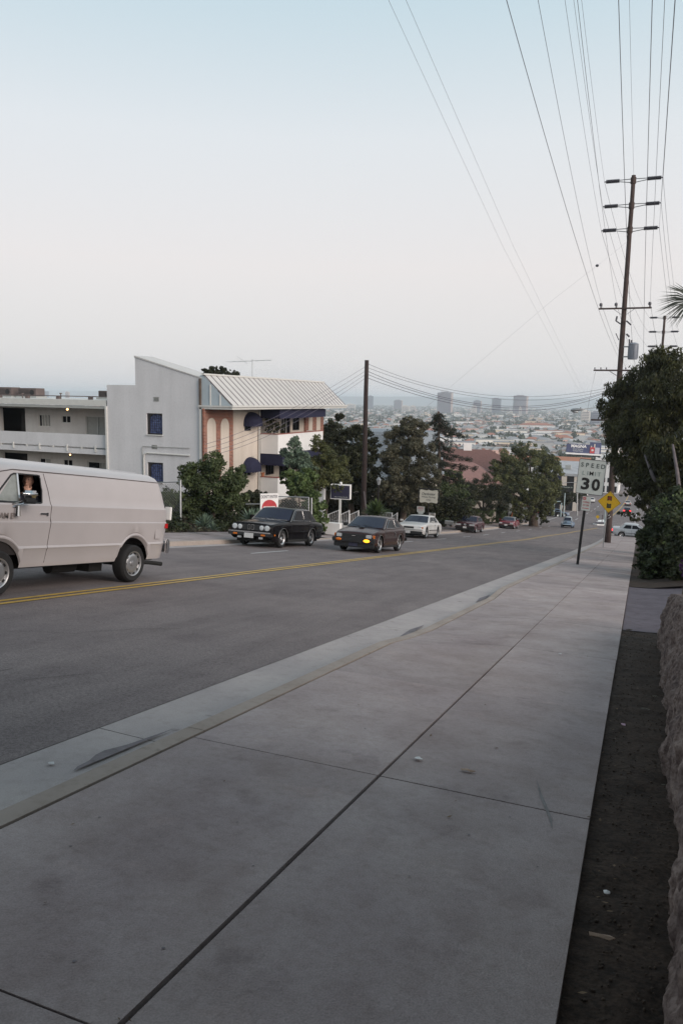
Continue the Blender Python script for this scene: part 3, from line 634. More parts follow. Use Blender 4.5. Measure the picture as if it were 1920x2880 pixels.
an = empty('antenna', (-25.2, 47.0, .3), 'bare television antenna standing on the roof in front of a dark tree top', 'antenna')
MB().tube([(0, 0, -.2), (0, 0, 2.2)], .018, 5).build('mast', M['galv'], an); MB().tube([(-2.0, .4, 2.02), (1.6, -.3, 2.12)], .012, 4).build('boom', M['galv'], an)
e = MB()
for k in range(7): x = -1.8 + k * .5; e.tube([(x, -.45, 2.02 + .03 * k * .5), (x, .45, 2.02 + .03 * k * .5)], .008, 4)
e.tube([(-1.2, 0, 2.4), (-.5, .2, 1.9)], .01, 4).build('elements', M['galv'], an)

# ------------------------------------------------------------------ vegetation
def leaves(name, clumps, n, size, m, parent=None, aspect=.5, droop=0.0, seed=1, fill=.55, up=.35, stuff=False):
    """clumps: list of (x, y, z, r) ; n leaf faces spread through them"""
    rg = np.random.default_rng(seed); c = np.array([k[:3] for k in clumps], float); r = np.array([k[3] for k in clumps], float)
    p = r ** 2; p /= p.sum(); idx = rg.choice(len(c), n, p=p)
    d = rg.normal(size=(n, 3)); d /= np.linalg.norm(d, axis=1)[:, None]; rr = (fill + (1 - fill) * rg.random(n)) * r[idx] * (rg.random(n) ** .2)
    P = c[idx] + d * rr[:, None] * np.array([1, 1, .8])
    nrm = d * .6 + rg.normal(size=(n, 3)) * .55 + np.array([0, 0, up]); nrm /= np.linalg.norm(nrm, axis=1)[:, None]
    t = rg.normal(size=(n, 3)) * (1 - droop) + np.array([0, 0, -1.0]) * droop * 1.6; t -= nrm * (t * nrm).sum(1)[:, None]; t /= np.linalg.norm(t, axis=1)[:, None] + 1e-9
    b = np.cross(nrm, t); s = size * (.6 + .8 * rg.random(n))[:, None]
    v = np.empty((n, 4, 3)); v[:, 0] = P - t * s * .5; v[:, 1] = P + b * s * aspect * .5; v[:, 2] = P + t * s * .5; v[:, 3] = P - b * s * aspect * .5
    me = bpy.data.meshes.new(name); me.vertices.add(n * 4); me.vertices.foreach_set('co', v.ravel()); me.loops.add(n * 4); me.loops.foreach_set('vertex_index', np.arange(n * 4, dtype=np.int32))
    me.polygons.add(n); me.polygons.foreach_set('loop_start', np.arange(0, n * 4, 4, dtype=np.int32)); me.update(calc_edges=True)
    ct = rg.random(len(c)); tint = np.clip(.55 * ct[idx] + .45 * rg.random(n), 0, 1).astype(np.float32)
    a = me.attributes.new('tint', 'FLOAT', 'FACE'); a.data.foreach_set('value', tint)
    return obj(name, me, m, parent)
def blobs(bl, k, rs=.33, seed=3, surf=.6):
    """split ellipsoids (x,y,z,rx,ry,rz) into small clumps"""
    rg = random.Random(seed); o = []; k = int(k * 2.0); rs *= 1.12
    for (x, y, z, a, b, c) in bl:
        for i in range(k):
            while True:
                d = Vector((rg.uniform(-1, 1), rg.uniform(-1, 1), rg.uniform(-1, 1)))
                if .05 < d.length < 1: break
            l = d.length; d = d.normalized() * (surf + (1 - surf) * rg.random() if rg.random() < .75 else l * .7)
            o.append((x + d.x * a, y + d.y * b, z + d.z * c, min(a, b, c) * rs * rg.uniform(.6, 1.35)))
    return o
def branches(base, tips, r0, m, parent, name='trunk', fork=.5, seed=1):
    rg = random.Random(seed); mb = MB(); B = Vector(base); cen = sum((Vector(t) for t in tips), Vector()) / len(tips); F = B.lerp(cen, fork)
    mb.tube([B - Vector((0, 0, .3)), B.lerp(F, .5) + Vector((rg.uniform(-.1, .1), rg.uniform(-.1, .1), 0)), F], [r0 * 1.25, r0, r0 * .75], 9)
    for t in tips:
        t = Vector(t); q = F.lerp(t, .5) + Vector((rg.uniform(-.3, .3), rg.uniform(-.3, .3), rg.uniform(0, .3)))
        mb.tube([F - Vector((0, 0, .1)), q, t], [r0 * .6, r0 * .35, r0 * .1], 6)
    return mb.build(name, m, parent, smooth=True)
def tree(name, base, bl, k, n, size, lm, label, cat='tree', group=None, trunk=.2, seed=1, aspect=.5, droop=0, rs=.33, fork=.45, bark='bark', surf=.6, up=.35):
    """bl in place coordinates (x,y,z,rx,ry,rz)"""
    t = empty(name, base, label, cat, group); B = Vector(base); loc = [(b[0] - B.x, b[1] - B.y, b[2] - B.z, *b[3:]) for b in bl]
    leaves('crown', blobs(loc, k, rs, seed, surf), n, size, M['leaf_' + lm], t, aspect, droop, seed, up=up)
    if trunk: branches((0, 0, 0), [(b[0], b[1], b[2]) for b in loc], trunk, M[bark], t, fork=fork, seed=seed)
    return t
def pb(px, py, D, rx, ry=None, rz=None):
    """ellipsoid seen at a pixel with radii in pixels (rx across, rz up)"""
    p = at(px, py, D); k = D / 2150; rz = rz if rz is not None else rx
    return (p.x, p.y, p.z, rx * k, (ry if ry is not None else rx) * k, rz * k)
def gnd(px, py, D, up=.1): p = at(px, py, D); return (p.x, p.y, zr(p.y) + up)
# right-hand tree over the pavement
tree('street_tree', (2.4, 43.5, zr(43.5) + .6),
     [pb(1730, 1135, 46, 52, 90, 55), pb(1790, 1090, 45, 60, 95, 60), pb(1860, 1040, 42, 60, 90, 62), pb(1900, 1120, 40, 85, 110, 90), pb(1745, 1210, 45, 58, 95, 50),
      pb(1820, 1200, 41, 85, 110, 85), pb(1770, 1290, 42, 62, 80, 60), pb(1860, 1300, 38, 80, 95, 70), pb(1830, 1370, 38, 55, 70, 50), pb(1940, 1300, 36, 80, 90, 120), pb(1790, 1345, 40, 45, 60, 35)],
     26, 64000, .22, 'ficus', 'dense dark evergreen street tree with hanging leaves overhanging the right pavement', trunk=.22, seed=5, aspect=.34, droop=.65, rs=.36, bark='bark_pale', fork=.4)
o = MB(); a_, b_, c_ = at(1878, 1420, 37), at(1835, 1340, 37), at(1812, 1280, 38); o.tube([a_, b_, c_], [.11, .09, .05], 7)
tag(o.build('tree_trunk', M['bark_pale'], smooth=True), 'bare grey slanting trunk leaning left out of the ivy below the street tree', 'tree trunk')
o = MB(); o.tube([at(1912, 1410, 33), at(1903, 1330, 33.5), at(1890, 1250, 34)], [.09, .08, .05], 7)
tag(o.build('tree_trunk', M['bark_pale'], smooth=True), 'thin upright grey trunk at the right edge above the ivy', 'tree trunk')
# low twigs hanging in front of the far road
leaves_c = blobs([pb(1755, 1445, 40, 22, 20, 8), pb(1790, 1455, 40, 25, 20, 14), pb(1810, 1420, 39, 30, 30, 30), pb(1765, 1390, 42, 25, 25, 14)], 8, .3, 9)
tag(leaves('hanging_branch', leaves_c, 1500, .16, M['leaf_ficus'], None, .4, .4, 8), 'low leafy twigs of the street tree hanging before the far roadway', 'branch')
# ivy hedge
ivy = empty('ivy_hedge', (1.6, 27, zs(27)), 'ivy covered hedge mound spilling to the edge of the right pavement', 'hedge')
bl = [pb(1845, 1590, 23.5, 50, 60, 50), pb(1835, 1530, 26, 45, 90, 50), pb(1880, 1500, 25, 70, 110, 75), pb(1900, 1440, 26, 60, 120, 60), pb(1925, 1560, 22, 60, 90, 80), pb(1838, 1600, 27, 40, 130, 30), pb(1870, 1450, 32, 55, 140, 50), pb(1850, 1530, 36, 50, 200, 40)]
leaves('foliage', blobs([(b[0] - 1.6, b[1] - 27, b[2] - zs(27), *b[3:]) for b in bl], 30, .34, 4), 26000, .13, M['leaf_ivy'], ivy, .8, .3, 11)
fl = leaves('foliage', blobs([(b[0] - 1.6, b[1] - 27, b[2] - zs(27), b[3] * 1.02, b[4] * 1.02, b[5] * 1.02) for b in bl[:4]], 24, .2, 8), 1300, .10, M['leaf_bright'], ivy, .8, .3, 12)
fl['label'] = 'fresh pale ivy leaves'
tag(leaves('purple_flower_bush', blobs([pb(1926, 1590, 17.5, 16, 18, 34)], 10, .3, 3), 420, .06, M['leaf_purple'], None, .8, .3, 14), 'purple flowering bush at the right edge above the stone wall', 'bush')
tag(MB().bx(0, .9, 0, 2.2, 0, .75).build('block_wall', M['white_wall']), 'low white block wall end between the ivy and the street tree', 'wall').location = (at(1803, 1515, 43).x, at(1803, 1515, 43).y, at(1803, 1515, 43).z - .5)
# palm frond entering at the right edge
pf = empty('palm_tree', (0, 0, 0), 'palm frond with stiff grey green leaflets entering at the right edge of the sky', 'palm')
c0 = at(1950, 845, 30); mb = MB(); rg = random.Random(4)
for k in range(34):
    a = rad(-55 + 110 * k / 33 + rg.uniform(-3, 3)); l = 1.05 + .35 * math.cos(a) + rg.uniform(-.1, .1); d = CAMR @ Vector((-math.cos(a), math.sin(a) * .9, rg.uniform(-.25, .25))); d.normalize(); s = d.cross(CAMR @ Vector((0, 0, 1))).normalized() * .022
    e_ = c0 + d * l + Vector((0, 0, -.12 * l * l)); m_ = c0 + d * l * .5
    mb.add([c0 - s * .4, m_ - s, e_, m_ + s, c0 + s * .4], [(0, 1, 2, 3, 4)])
mb.build('frond', M['leaf_frond'], pf); MB().tube([c0 + Vector((1.4, .3, -.5)), c0 + Vector((.5, .1, 0)), c0], [.05, .035, .02], 6).build('stalk', M['bark'], pf)
MB().tube([(c0.x + 1.9, c0.y + .4, zs(c0.y) - .3), (c0.x + 1.6, c0.y + .4, c0.z - .6)], [.28, .2], 10).build('trunk', M['bark'], pf)
# rough stone retaining wall beside the verge
def rock(u, v):
    """u along the street (m), v 0..1 up and over"""
    y = u; base = zs(y) - .15; h = .95 - .25 * max(0, (y - 9.5)) ** 1.0 * .25
    x0 = float(np.interp(y, [-3, 2, 2.6, 3.8, 6, 8.2, 11.4], [.19, .21, .235, .285, .335, .37, .39])) + .02 * math.sin(y * 2.1)
    if v < .75: t = v / .75; x = x0 + .14 * t * t; z = base + h * t
    else: t = (v - .75) / .25; x = x0 + .14 + 1.4 * t; z = base + h + .05 * t
    k = mn.fractal(Vector((y * 1.7, z * 2.4, 1)), 1, 2, 3); f = mn.fractal(Vector((y * 7, z * 6, 5)), .7, 2.3, 5); g = abs(mn.noise(Vector((y * 9 + z * 2, z * 3.2, 9)))); c = mn.cell(Vector((y * 3.1, z * 3.4, 0)))
    d = .045 * k + .035 * f + .05 * (.35 - g) + .012 * c; e = max(0, (y - 11.0) / .6)
    return (x - d + e * e * .5, y, z + d * .2 - e * .15)
NU, NV = 950, 56
vs = [rock(-3 + 14.7 * i / NU, j / NV) for i in range(NU + 1) for j in range(NV + 1)]
me = bpy.data.meshes.new('rock'); me.from_pydata(vs, [], [(i * (NV + 1) + j, i * (NV + 1) + j + 1, (i + 1) * (NV + 1) + j + 1, (i + 1) * (NV + 1) + j) for i in range(NU) for j in range(NV)])
me.polygons.foreach_set('use_smooth', [True] * len(me.polygons))
M['rock'] = ground_mat('rough_stone', (.25, .2, .18), [(3, .4, .65, (.6, .58, .6)), (14, .42, .62, (.5, .47, .48)), (50, .45, .6, (.65, .62, .6))], bump=1.0, bscale=45)
tag(obj('stone_wall', me, M['rock']), 'rough pitted brown stone retaining wall along the bare soil verge', 'wall')
tag(MB().tube([(.80, 11.9, zs(11.9) - .2), (.84, 11.9, at(1905, 1595, 11.6).z)], [.2, .17], 12).build('palm_stump', M['bark'], smooth=True), 'dark brown stump behind the far end of the stone wall', 'stump')
# unseen tree crowns added behind and above the photographer to shade the near pavement
tree('shade_tree', (3.4, -3.0, 1.0), [(1.8, -3.6, 3.6, 2.6, 2.4, 1.8), (3.6, -.5, 3.6, 2.4, 2.6, 2.0), (.2, -5.5, 3.8, 2.8, 2.4, 1.8), (-2.6, -4.2, 3.4, 2.8, 2.0, 1.5), (-5.6, -4.6, 3.6, 2.6, 2.2, 1.5), (3.0, 2.6, 3.4, 1.6, 2.4, 1.6), (0, -3.2, 2.9, 3, 1.2, 1.0)], 32, 34000, .28, 'ficus', 'unseen broad dark tree added behind the photographer to shade the near pavement', trunk=.25, seed=33, rs=.4)

tree('shade_tree', (2.6, -1.5, -.8), [(-1.6, .2, 3.7, 2.6, 2.2, .9), (1.2, .6, 3.6, 2.2, 2.4, .9), (-4.2, -.4, 3.9, 2.2, 2.0, .9)], 40, 26000, .26, 'ficus', 'unseen tree crown added right above the photographer to shade the near pavement', trunk=.18, seed=41, rs=.55)
hd_ = [(1.9 + .35 * math.sin(k_ * 2.1), -8 + k_ * .5, -.1 + 1.9 * (k2 / 5) - .0 * k_, .62) for k_ in range(24) for k2 in range(-4, 6)]  # unseen hedge added beside the camera to keep low sun off the foreground
tag(leaves('shade_hedge', [(a, b, c - .12 * b, d) for a, b, c, d in hd_], 42000, .16, M['leaf_ivy'], None, .6, .2, 36), 'unseen tall dark hedge added right beside the photographer to shade the near pavement', 'hedge')
# left-hand planting
tree('oleander_bush', gnd(607, 1478, 36, .1), [pb(600, 1370, 36, 75, 80, 70), pb(560, 1340, 36, 45, 60, 50), pb(650, 1390, 35.5, 50, 60, 60), pb(590, 1300, 36.5, 40, 50, 32), pb(545, 1420, 36, 45, 50, 45), pb(665, 1340, 36, 30, 40, 35), pb(520, 1330, 36, 25, 30, 30)],
     26, 26000, .13, 'mid', 'large round dark green bush before the corner of the grey stucco wall', 'bush', trunk=.12, seed=7, aspect=.45, rs=.3)
tag(leaves('clipped_hedge', blobs([pb(478, 1415, 35, 45, 40, 40), pb(430, 1420, 35, 50, 40, 40), pb(380, 1425, 36, 50, 40, 40)], 26, .35, 5), 9000, .12, M['leaf_mid'], None, .6, .2, 15), 'leafy green hedge behind the rear of the van', 'hedge')
bank = []
rg = random.Random(6)
for k in range(150):
    y = rg.uniform(20, 34); x = rg.uniform(-21.5, -17.1); bank.append((x, y, zr(y) + .15 + (-17 - x) * .22 + rg.uniform(0, .25), rg.uniform(.25, .5)))
tag(leaves('ivy_bank', bank, 16000, .12, M['leaf_ivy'], None, .8, .2, 17), 'low ivy ground cover on the bank above the left pavement', 'ground cover', kind='stuff')
grid('bank_earth', -23, -16.9, 16, 36, 10, 10, lambda x, y: zr(y) + .12 + (-16.9 - x) * .2, M['soil'])
tag(leaves('dry_leaf_litter', [(rg.uniform(-17.6, -17.0), rg.uniform(20, 30), 0, .2) for _ in range(1)] and [(x_, y_, zr(y_) + .2, .22) for x_, y_ in [(rg.uniform(-17.5, -17.0), rg.uniform(21, 28)) for _ in range(40)]], 1500, .09, M['leaf_grey'], None, .8, 0, 18), 'dry brown leaves along the foot of the ivy bank', 'leaves', kind='stuff')
def agave(px, py, D, r, n, label, lm='sage', seed=1, name='agave'):
    p = at(px, py, D); t = empty(name, (p.x, p.y, p.z), label, 'plant'); rg = random.Random(seed); mb = MB(); k = r * D / 2150
    for i in range(n):
        a = rg.uniform(0, 6.283); el = rad(rg.uniform(5, 85)); l = k * rg.uniform(.8, 1.2); d = Vector((math.cos(a) * math.cos(el), math.sin(a) * math.cos(el), math.sin(el))); s = d.cross(Vector((0, 0, 1))).normalized() * k * .085
        m1 = d * l * .45 + Vector((0, 0, .02)); mb.add([-s * .4, m1 - s, d * l - Vector((0, 0, l * .08)), m1 + s, s * .4], [(0, 1, 2, 3, 4)])
    me = mb.mesh('blades', fix=False); at_ = me.attributes.new('tint', 'FLOAT', 'FACE'); at_.data.foreach_set('value', [rg.random() for _ in range(len(me.polygons))])
    obj('blades', me, M['leaf_' + lm], t); return t
agave(575, 1482, 30.5, 42, 70, 'grey green agave clump at the foot of the large round bush', seed=1)
agave(600, 1492, 30, 26, 40, 'small pale agave right beside the agave clump', seed=2)
agave(705, 1470, 32, 44, 60, 'spiky agave clump left of the round red and white sign', seed=3)
agave(728, 1462, 33, 36, 50, 'spiky agave directly behind the roof of the black sedan', seed=4)
# chain-link fence left of the bush
def fence_mesh(pts, h, parent, gap=.12, r=.006):
    mb = MB()
    for a, b in zip(pts[:-1], pts[1:]):
        a, b = Vector(a), Vector(b); Lh = (b - a).length; n = int(Lh / gap)
        for k in range(-int(h / gap), n + 1):
            for s in (1, -1):
                t0, t1 = k * gap, k * gap + h
                if s < 0: t0, t1 = t1, t0
                z0, z1 = 0, h
                def cl(t, z, T, Z):
                    if t < 0: f = (0 - t) / (T - t); return 0, z + (Z - z) * f
                    if t > Lh: f = (Lh - t) / (T - t); return Lh, z + (Z - z) * f
                    return t, z
                A = cl(t0, z0, t1, z1); B_ = cl(t1, z1, t0, z0)
                d = (b - a) / Lh; p = a + d * A[0] + Vector((0, 0, A[1])); q = a + d * B_[0] + Vector((0, 0, B_[1]))
                if (p - q).length > .05: mb.tube([p, q], r, 3, cap=False)
    return mb
cf = empty('chain_link_fence', (0, 0, 0), 'galvanised chain link fence running behind the van to a post beside the bush', 'fence')
p0, p1 = at(508, 1350, 33), at(508, 1455, 33); q0 = at(300, 1362, 34)
MB().tube([p1 - Vector((0, 0, .4)), p0], .045, 8).build('post', M['galv'], cf); MB().tube([q0, p0 - Vector((0, 0, .08))], .028, 6).build('top_rail', M['galv'], cf)
fm = fence_mesh([(q0.x, q0.y, q0.z - 1.55), (p0.x, p0.y, p0.z - 1.65)], 1.5, cf); o = fm.build('wire_mesh', M['galv'], cf); o['kind'] = 'stuff'
# gate frame and vines behind the black sedan
gf = empty('chain_link_gate', (0, 0, 0), 'chain link gate in a galvanised frame overgrown with dark vines behind the black sedan', 'gate')
g0, g1, g2, g3 = at(772, 1396, 38), at(868, 1399, 38), at(868, 1510, 38), at(772, 1510, 38)
for a, b, nme in ((g0, g1, 'top_rail'), (g1, g2, 'post'), (g0, g3, 'post'), (at(690, 1418, 38), at(772, 1417, 38), 'side_rail'), (at(868, 1460, 38), at(775, 1460, 38), 'middle_rail')): MB().tube([a, b], .032, 6).build(nme, M['galv'], gf)
o = fence_mesh([(g3.x, g3.y, g3.z), (g2.x, g2.y, g2.z)], (g0.z - g3.z) * .98, gf, .14).build('wire_mesh', M['galv'], gf); o['kind'] = 'stuff'
MB().tube([at(876, 1400, 38.2), at(876, 1512, 38.2)], .04, 6).build('post', M['galv'], gf)
tag(leaves('dark_shrubs', blobs([pb(745, 1440, 41, 60, 50, 45), pb(690, 1420, 41, 45, 40, 35), pb(810, 1450, 41, 60, 50, 50), pb(720, 1395, 42, 40, 40, 18), pb(850, 1480, 41, 40, 40, 40)], 24, .34, 12), 17000, .14, M['leaf_dark'], None, .6, .2, 21), 'dark shrubs growing behind the chain link gate', 'shrub')
tag(leaves('dark_thicket', blobs([pb(px_, 1425, 66, 46, 40, 34) for px_ in range(900, 1300, 42)], 18, .42, 77), 24000, .22, M['leaf_dark'], None, .6, .2, 78), 'continuous dark undergrowth beneath the left hand trees', 'shrub')
tag(leaves('climbing_vine', blobs([pb(845, 1370, 39.5, 42, 35, 40), pb(880, 1420, 39, 38, 30, 40), pb(900, 1460, 39, 22, 25, 50), pb(815, 1345, 40, 30, 30, 22), pb(860, 1340, 40.5, 35, 30, 22), pb(885, 1440, 40.5, 24, 20, 36), pb(870, 1395, 42, 26, 20, 18), pb(905, 1478, 40.2, 20, 20, 24)], 24, .3, 13), 15000, .13, M['leaf_bright'], None, .7, .3, 22), 'bright green climbing vine smothering the fence corner behind the black sedan', 'vine')
tag(MB().bx(0, .95, 0, .25, -2.2, 0).build('block_wall', M['stucco']), 'grey rendered wall end between the vine and the sign board', 'wall').location = at(868, 1373, 44)
tag(MB().bx(0, 1.2, 0, .3, -.6, 0).build('kerb_wall', M['white_wall']), 'low pale wall stub at the foot of the vine behind the black sedan', 'wall').location = at(895, 1468, 40)
tree('young_tree', gnd(845, 1470, 44), [pb(835, 1290, 44, 32, 40, 32), pb(828, 1250, 44, 18, 25, 26), pb(865, 1330, 43.5, 36, 40, 30), pb(800, 1272, 44.5, 14, 18, 12), pb(855, 1290, 43.5, 18, 20, 20)], 24, 9000, .13, 'sage', 'airy pale green young tree in front of the white balcony', seed=8, rs=.32, trunk=.07)
tree('young_tree', gnd(915, 1470, 45), [pb(915, 1310, 45, 48, 50, 48), pb(892, 1250, 45, 20, 25, 26), pb(945, 1345, 45, 40, 45, 38), pb(880, 1350, 44, 40, 40, 38), pb(960, 1300, 46, 20, 25, 20), pb(948, 1372, 43.2, 26, 8, 12)], 26, 17000, .14, 'olive', 'leafy olive green tree right of the balcony and above the sign board', seed=9, rs=.32, trunk=.09)
tree('spreading_dark_tree', gnd(990, 1465, 62), [pb(935, 1215, 64, 42, 60, 34), pb(990, 1225, 62, 50, 70, 34), pb(1035, 1265, 61, 38, 60, 34), pb(960, 1290, 60, 55, 70, 45), pb(1020, 1330, 60, 55, 60, 50), pb(955, 1370, 60, 50, 60, 55), pb(1045, 1390, 60, 42, 50, 50), pb(930, 1250, 62, 40, 50, 35), pb(955, 1172, 66, 13, 16, 12)],
     22, 36000, .2, 'dark', 'broad layered dark tree directly behind the near brown pole', seed=10, rs=.3, trunk=.25)
tree('feathery_tree', gnd(1130, 1465, 61), [pb(1130, 1240, 62, 52, 60, 50), pb(1165, 1215, 62, 40, 50, 36), pb(1105, 1290, 61, 45, 55, 45), pb(1180, 1280, 61, 48, 60, 50), pb(1140, 1340, 60, 62, 60, 55), pb(1195, 1350, 60, 42, 50, 50), pb(1100, 1380, 59, 40, 50, 40), pb(1165, 1400, 60, 55, 50, 45), pb(1150, 1195, 63, 25, 30, 26)],
     26, 62000, .15, 'grey', 'feathery grey olive tree with a wispy top, left of the tiered cedar', seed=12, rs=.26, trunk=.25, droop=.3)
tree('garden_shrub', gnd(1270, 1470, 74), [pb(1245, 1400, 72, 45, 50, 50), pb(1290, 1420, 74, 42, 50, 42), pb(1270, 1360, 76, 40, 50, 40), pb(1225, 1440, 70, 40, 40, 30)], 20, 14000, .2, 'mid', 'rounded dark green shrubs below the cedar', 'shrub', seed=13, trunk=.1)
tag(leaves('balcony_plants', blobs([(-23.3, 46.5, -2.1, .5, .5, .55), (-23.5, 46.4, -1.7, .35, .4, .4), (-23.2, 47.2, -2.2, .4, .5, .4)], 14, .4, 3), 1100, .12, M['leaf_dark'], None, .6, .3, 4), 'dark potted plants filling the corner of the upper balcony', 'potted plants')
M['stain3'] = mat('dark_oil_patch', (.10, .085, .09), .8, var=.35, scale=6)
def blotch(name, x, y, a, b, m, dz, fn, seed):
    rr = random.Random(seed); patch(name, [(x + a * math.cos(t) * rr.uniform(.6, 1.1), y + b * math.sin(t) * rr.uniform(.6, 1.1)) for t in [k * 2 * math.pi / 16 for k in range(16)]], m, dz, fn)
blotch('oil_stain', -4.35, 2.75, .1, .32, M['stain3'], .006, zr, 3); blotch('oil_stain', -4.15, 3.1, .04, .14, M['stain3'], .006, zr, 4)
# tiered cedar
ce = empty('cedar_tree', gnd(1238, 1465, 72), 'dark cedar with tiered horizontal branches above the red tiled roof', 'tree'); cb_ = ce.location; tp = at(1232, 1163, 72) - cb_
MB().tube([(0, 0, -.2), (tp.x * .5, tp.y * .5, tp.z * .55), tp], [.28, .17, .03], 8).build('trunk', M['bark'], ce, smooth=True)
cl = []; rg = random.Random(21); bm_ = MB(); cx_ = CAMR @ Vector((1, 0, 0)); cz_ = CAMR @ Vector((0, 0, 1))
for (py, xl, xr) in ((1175, 1218, 1248), (1190, 1190, 1262), (1205, 1215, 1290), (1222, 1220, 1315), (1248, 1205, 1280), (1262, 1215, 1305), (1285, 1220, 1325), (1310, 1215, 1340), (1332, 1225, 1300), (1350, 1230, 1325)):
    for k in range(9):
        t = rg.random(); px = xl + (xr - xl) * t; dz = rg.uniform(-1, 1) * (1.4 if py > 1200 else .5) * 1.3; droop_ = abs(px - 1235) * .10
        a = at(px, py + droop_ + rg.uniform(-3, 3), 72) - cb_ + cz_ * dz; cl += [(a.x, a.y, a.z, rg.uniform(.26, .46))]
        tz = a.z + .5; f = tz / tp.z; bm_.tube([(tp.x * f, tp.y * f, tz), a], [.06, .02], 4, cap=False)
        mid = Vector((tp.x * f, tp.y * f, tz)).lerp(a, .6); cl.append((mid.x, mid.y, mid.z, .28))
bm_.build('limbs', M['bark'], ce); leaves('crown', [(c[0], c[1], c[2], c[3]) for c in cl], 16000, .15, M['leaf_pine'], ce, .35, 0, 23, up=.9)
# big ficus and darker tree near the corner
tree('large_ficus', gnd(1500, 1462, 98), [pb(1480, 1310, 100, 75, 80, 52), pb(1430, 1320, 98, 50, 70, 50), pb(1540, 1340, 100, 42, 70, 48), pb(1490, 1270, 104, 48, 60, 26), pb(1460, 1385, 96, 60, 70, 45), pb(1530, 1400, 98, 38, 60, 48), pb(1500, 1370, 94, 45, 60, 40), pb(1410, 1370, 96, 40, 60, 40), pb(1555, 1375, 100, 22, 50, 30), pb(1450, 1425, 95, 55, 50, 30), pb(1510, 1435, 97, 48, 50, 26), pb(1400, 1330, 99, 34, 50, 36), pb(1545, 1305, 102, 30, 50, 30)],
     26, 60000, .24, 'olive', 'very large rounded olive green tree at the street corner', seed=15, rs=.24, trunk=.5, surf=.72)
tree('pine_mound', gnd(1360, 1465, 90), [pb(1360, 1370, 90, 55, 60, 40), pb(1320, 1390, 88, 38, 50, 35), pb(1400, 1400, 90, 42, 55, 42), pb(1350, 1415, 88, 60, 55, 35)], 24, 26000, .2, 'dark', 'dark drooping tree between the cedar and the large corner tree', seed=16, rs=.26, trunk=.25, droop=.6, aspect=.3)
def hedge_box(px0, px1, py0, py1, D, dep, label, seed):
    a, b = at(px0, py0, D), at(px1, py1, D); rg = np.random.default_rng(seed); cl = []
    for k in range(240):
        t, u, v = rg.random(3); face = rg.integers(0, 3)
        x = a.x + (b.x - a.x) * t; z = b.z + (a.z - b.z) * u; y = a.y + v * dep
        if face == 0: y = a.y
        elif face == 1: z = a.z
        cl.append((x, y, z, .22))
    t = empty('trimmed_hedge', (a.x, a.y, b.z), label, 'hedge', 'trimmed box hedges'); cl = [(c[0] - a.x, c[1] - a.y, c[2] - b.z, c[3]) for c in cl]
    leaves('foliage', cl, 9000, .11, M['leaf_mid'], t, .7, .1, seed)
hedge_box(1292, 1386, 1436, 1470, 88, 2.5, 'long box trimmed hedge behind the maroon sedan', 31); hedge_box(1394, 1412, 1432, 1470, 90, 2.5, 'short end of trimmed hedge left of the back of a stop sign', 32)
tag(leaves('dark_hedge', blobs([pb(1330, 1455, 95, 60, 50, 16), pb(1450, 1455, 97, 45, 40, 16), pb(1520, 1465, 99, 30, 30, 8), pb(1250, 1455, 72, 45, 40, 20)], 20, .4, 14), 9000, .18, M['leaf_dark'], None, .6, .2, 24), 'low dark hedge at the foot of the corner trees', 'hedge')
tag(leaves('dark_hedge', blobs([pb(1180, 1445, 66, 60, 40, 20), pb(1105, 1440, 62, 45, 40, 25), pb(1145, 1425, 66, 50, 40, 18)], 20, .4, 15), 9000, .17, M['leaf_dark'], None, .6, .2, 25), 'low dark hedge behind the white sedan', 'hedge')
agave(1058, 1448, 49, 46, 150, 'bright green feathery yucca right of the near brown pole', 'bright', 6, 'yucca'); agave(1042, 1448, 50, 34, 90, 'smaller yucca touching the near brown pole', 'bright', 7, 'yucca')
# trees behind the building
tree('umbrella_pine', (at(612, 1100, 75).x, at(612, 1100, 75).y, zr(70)), [pb(605, 1042, 75, 34, 40, 15), pb(635, 1050, 75, 34, 40, 12), pb(655, 1052, 75, 20, 25, 6), pb(590, 1052, 75, 22, 30, 10)], 22, 9000, .16, 'dark', 'flat topped dark pine showing above the metal roof', seed=18, rs=.32, trunk=.2)

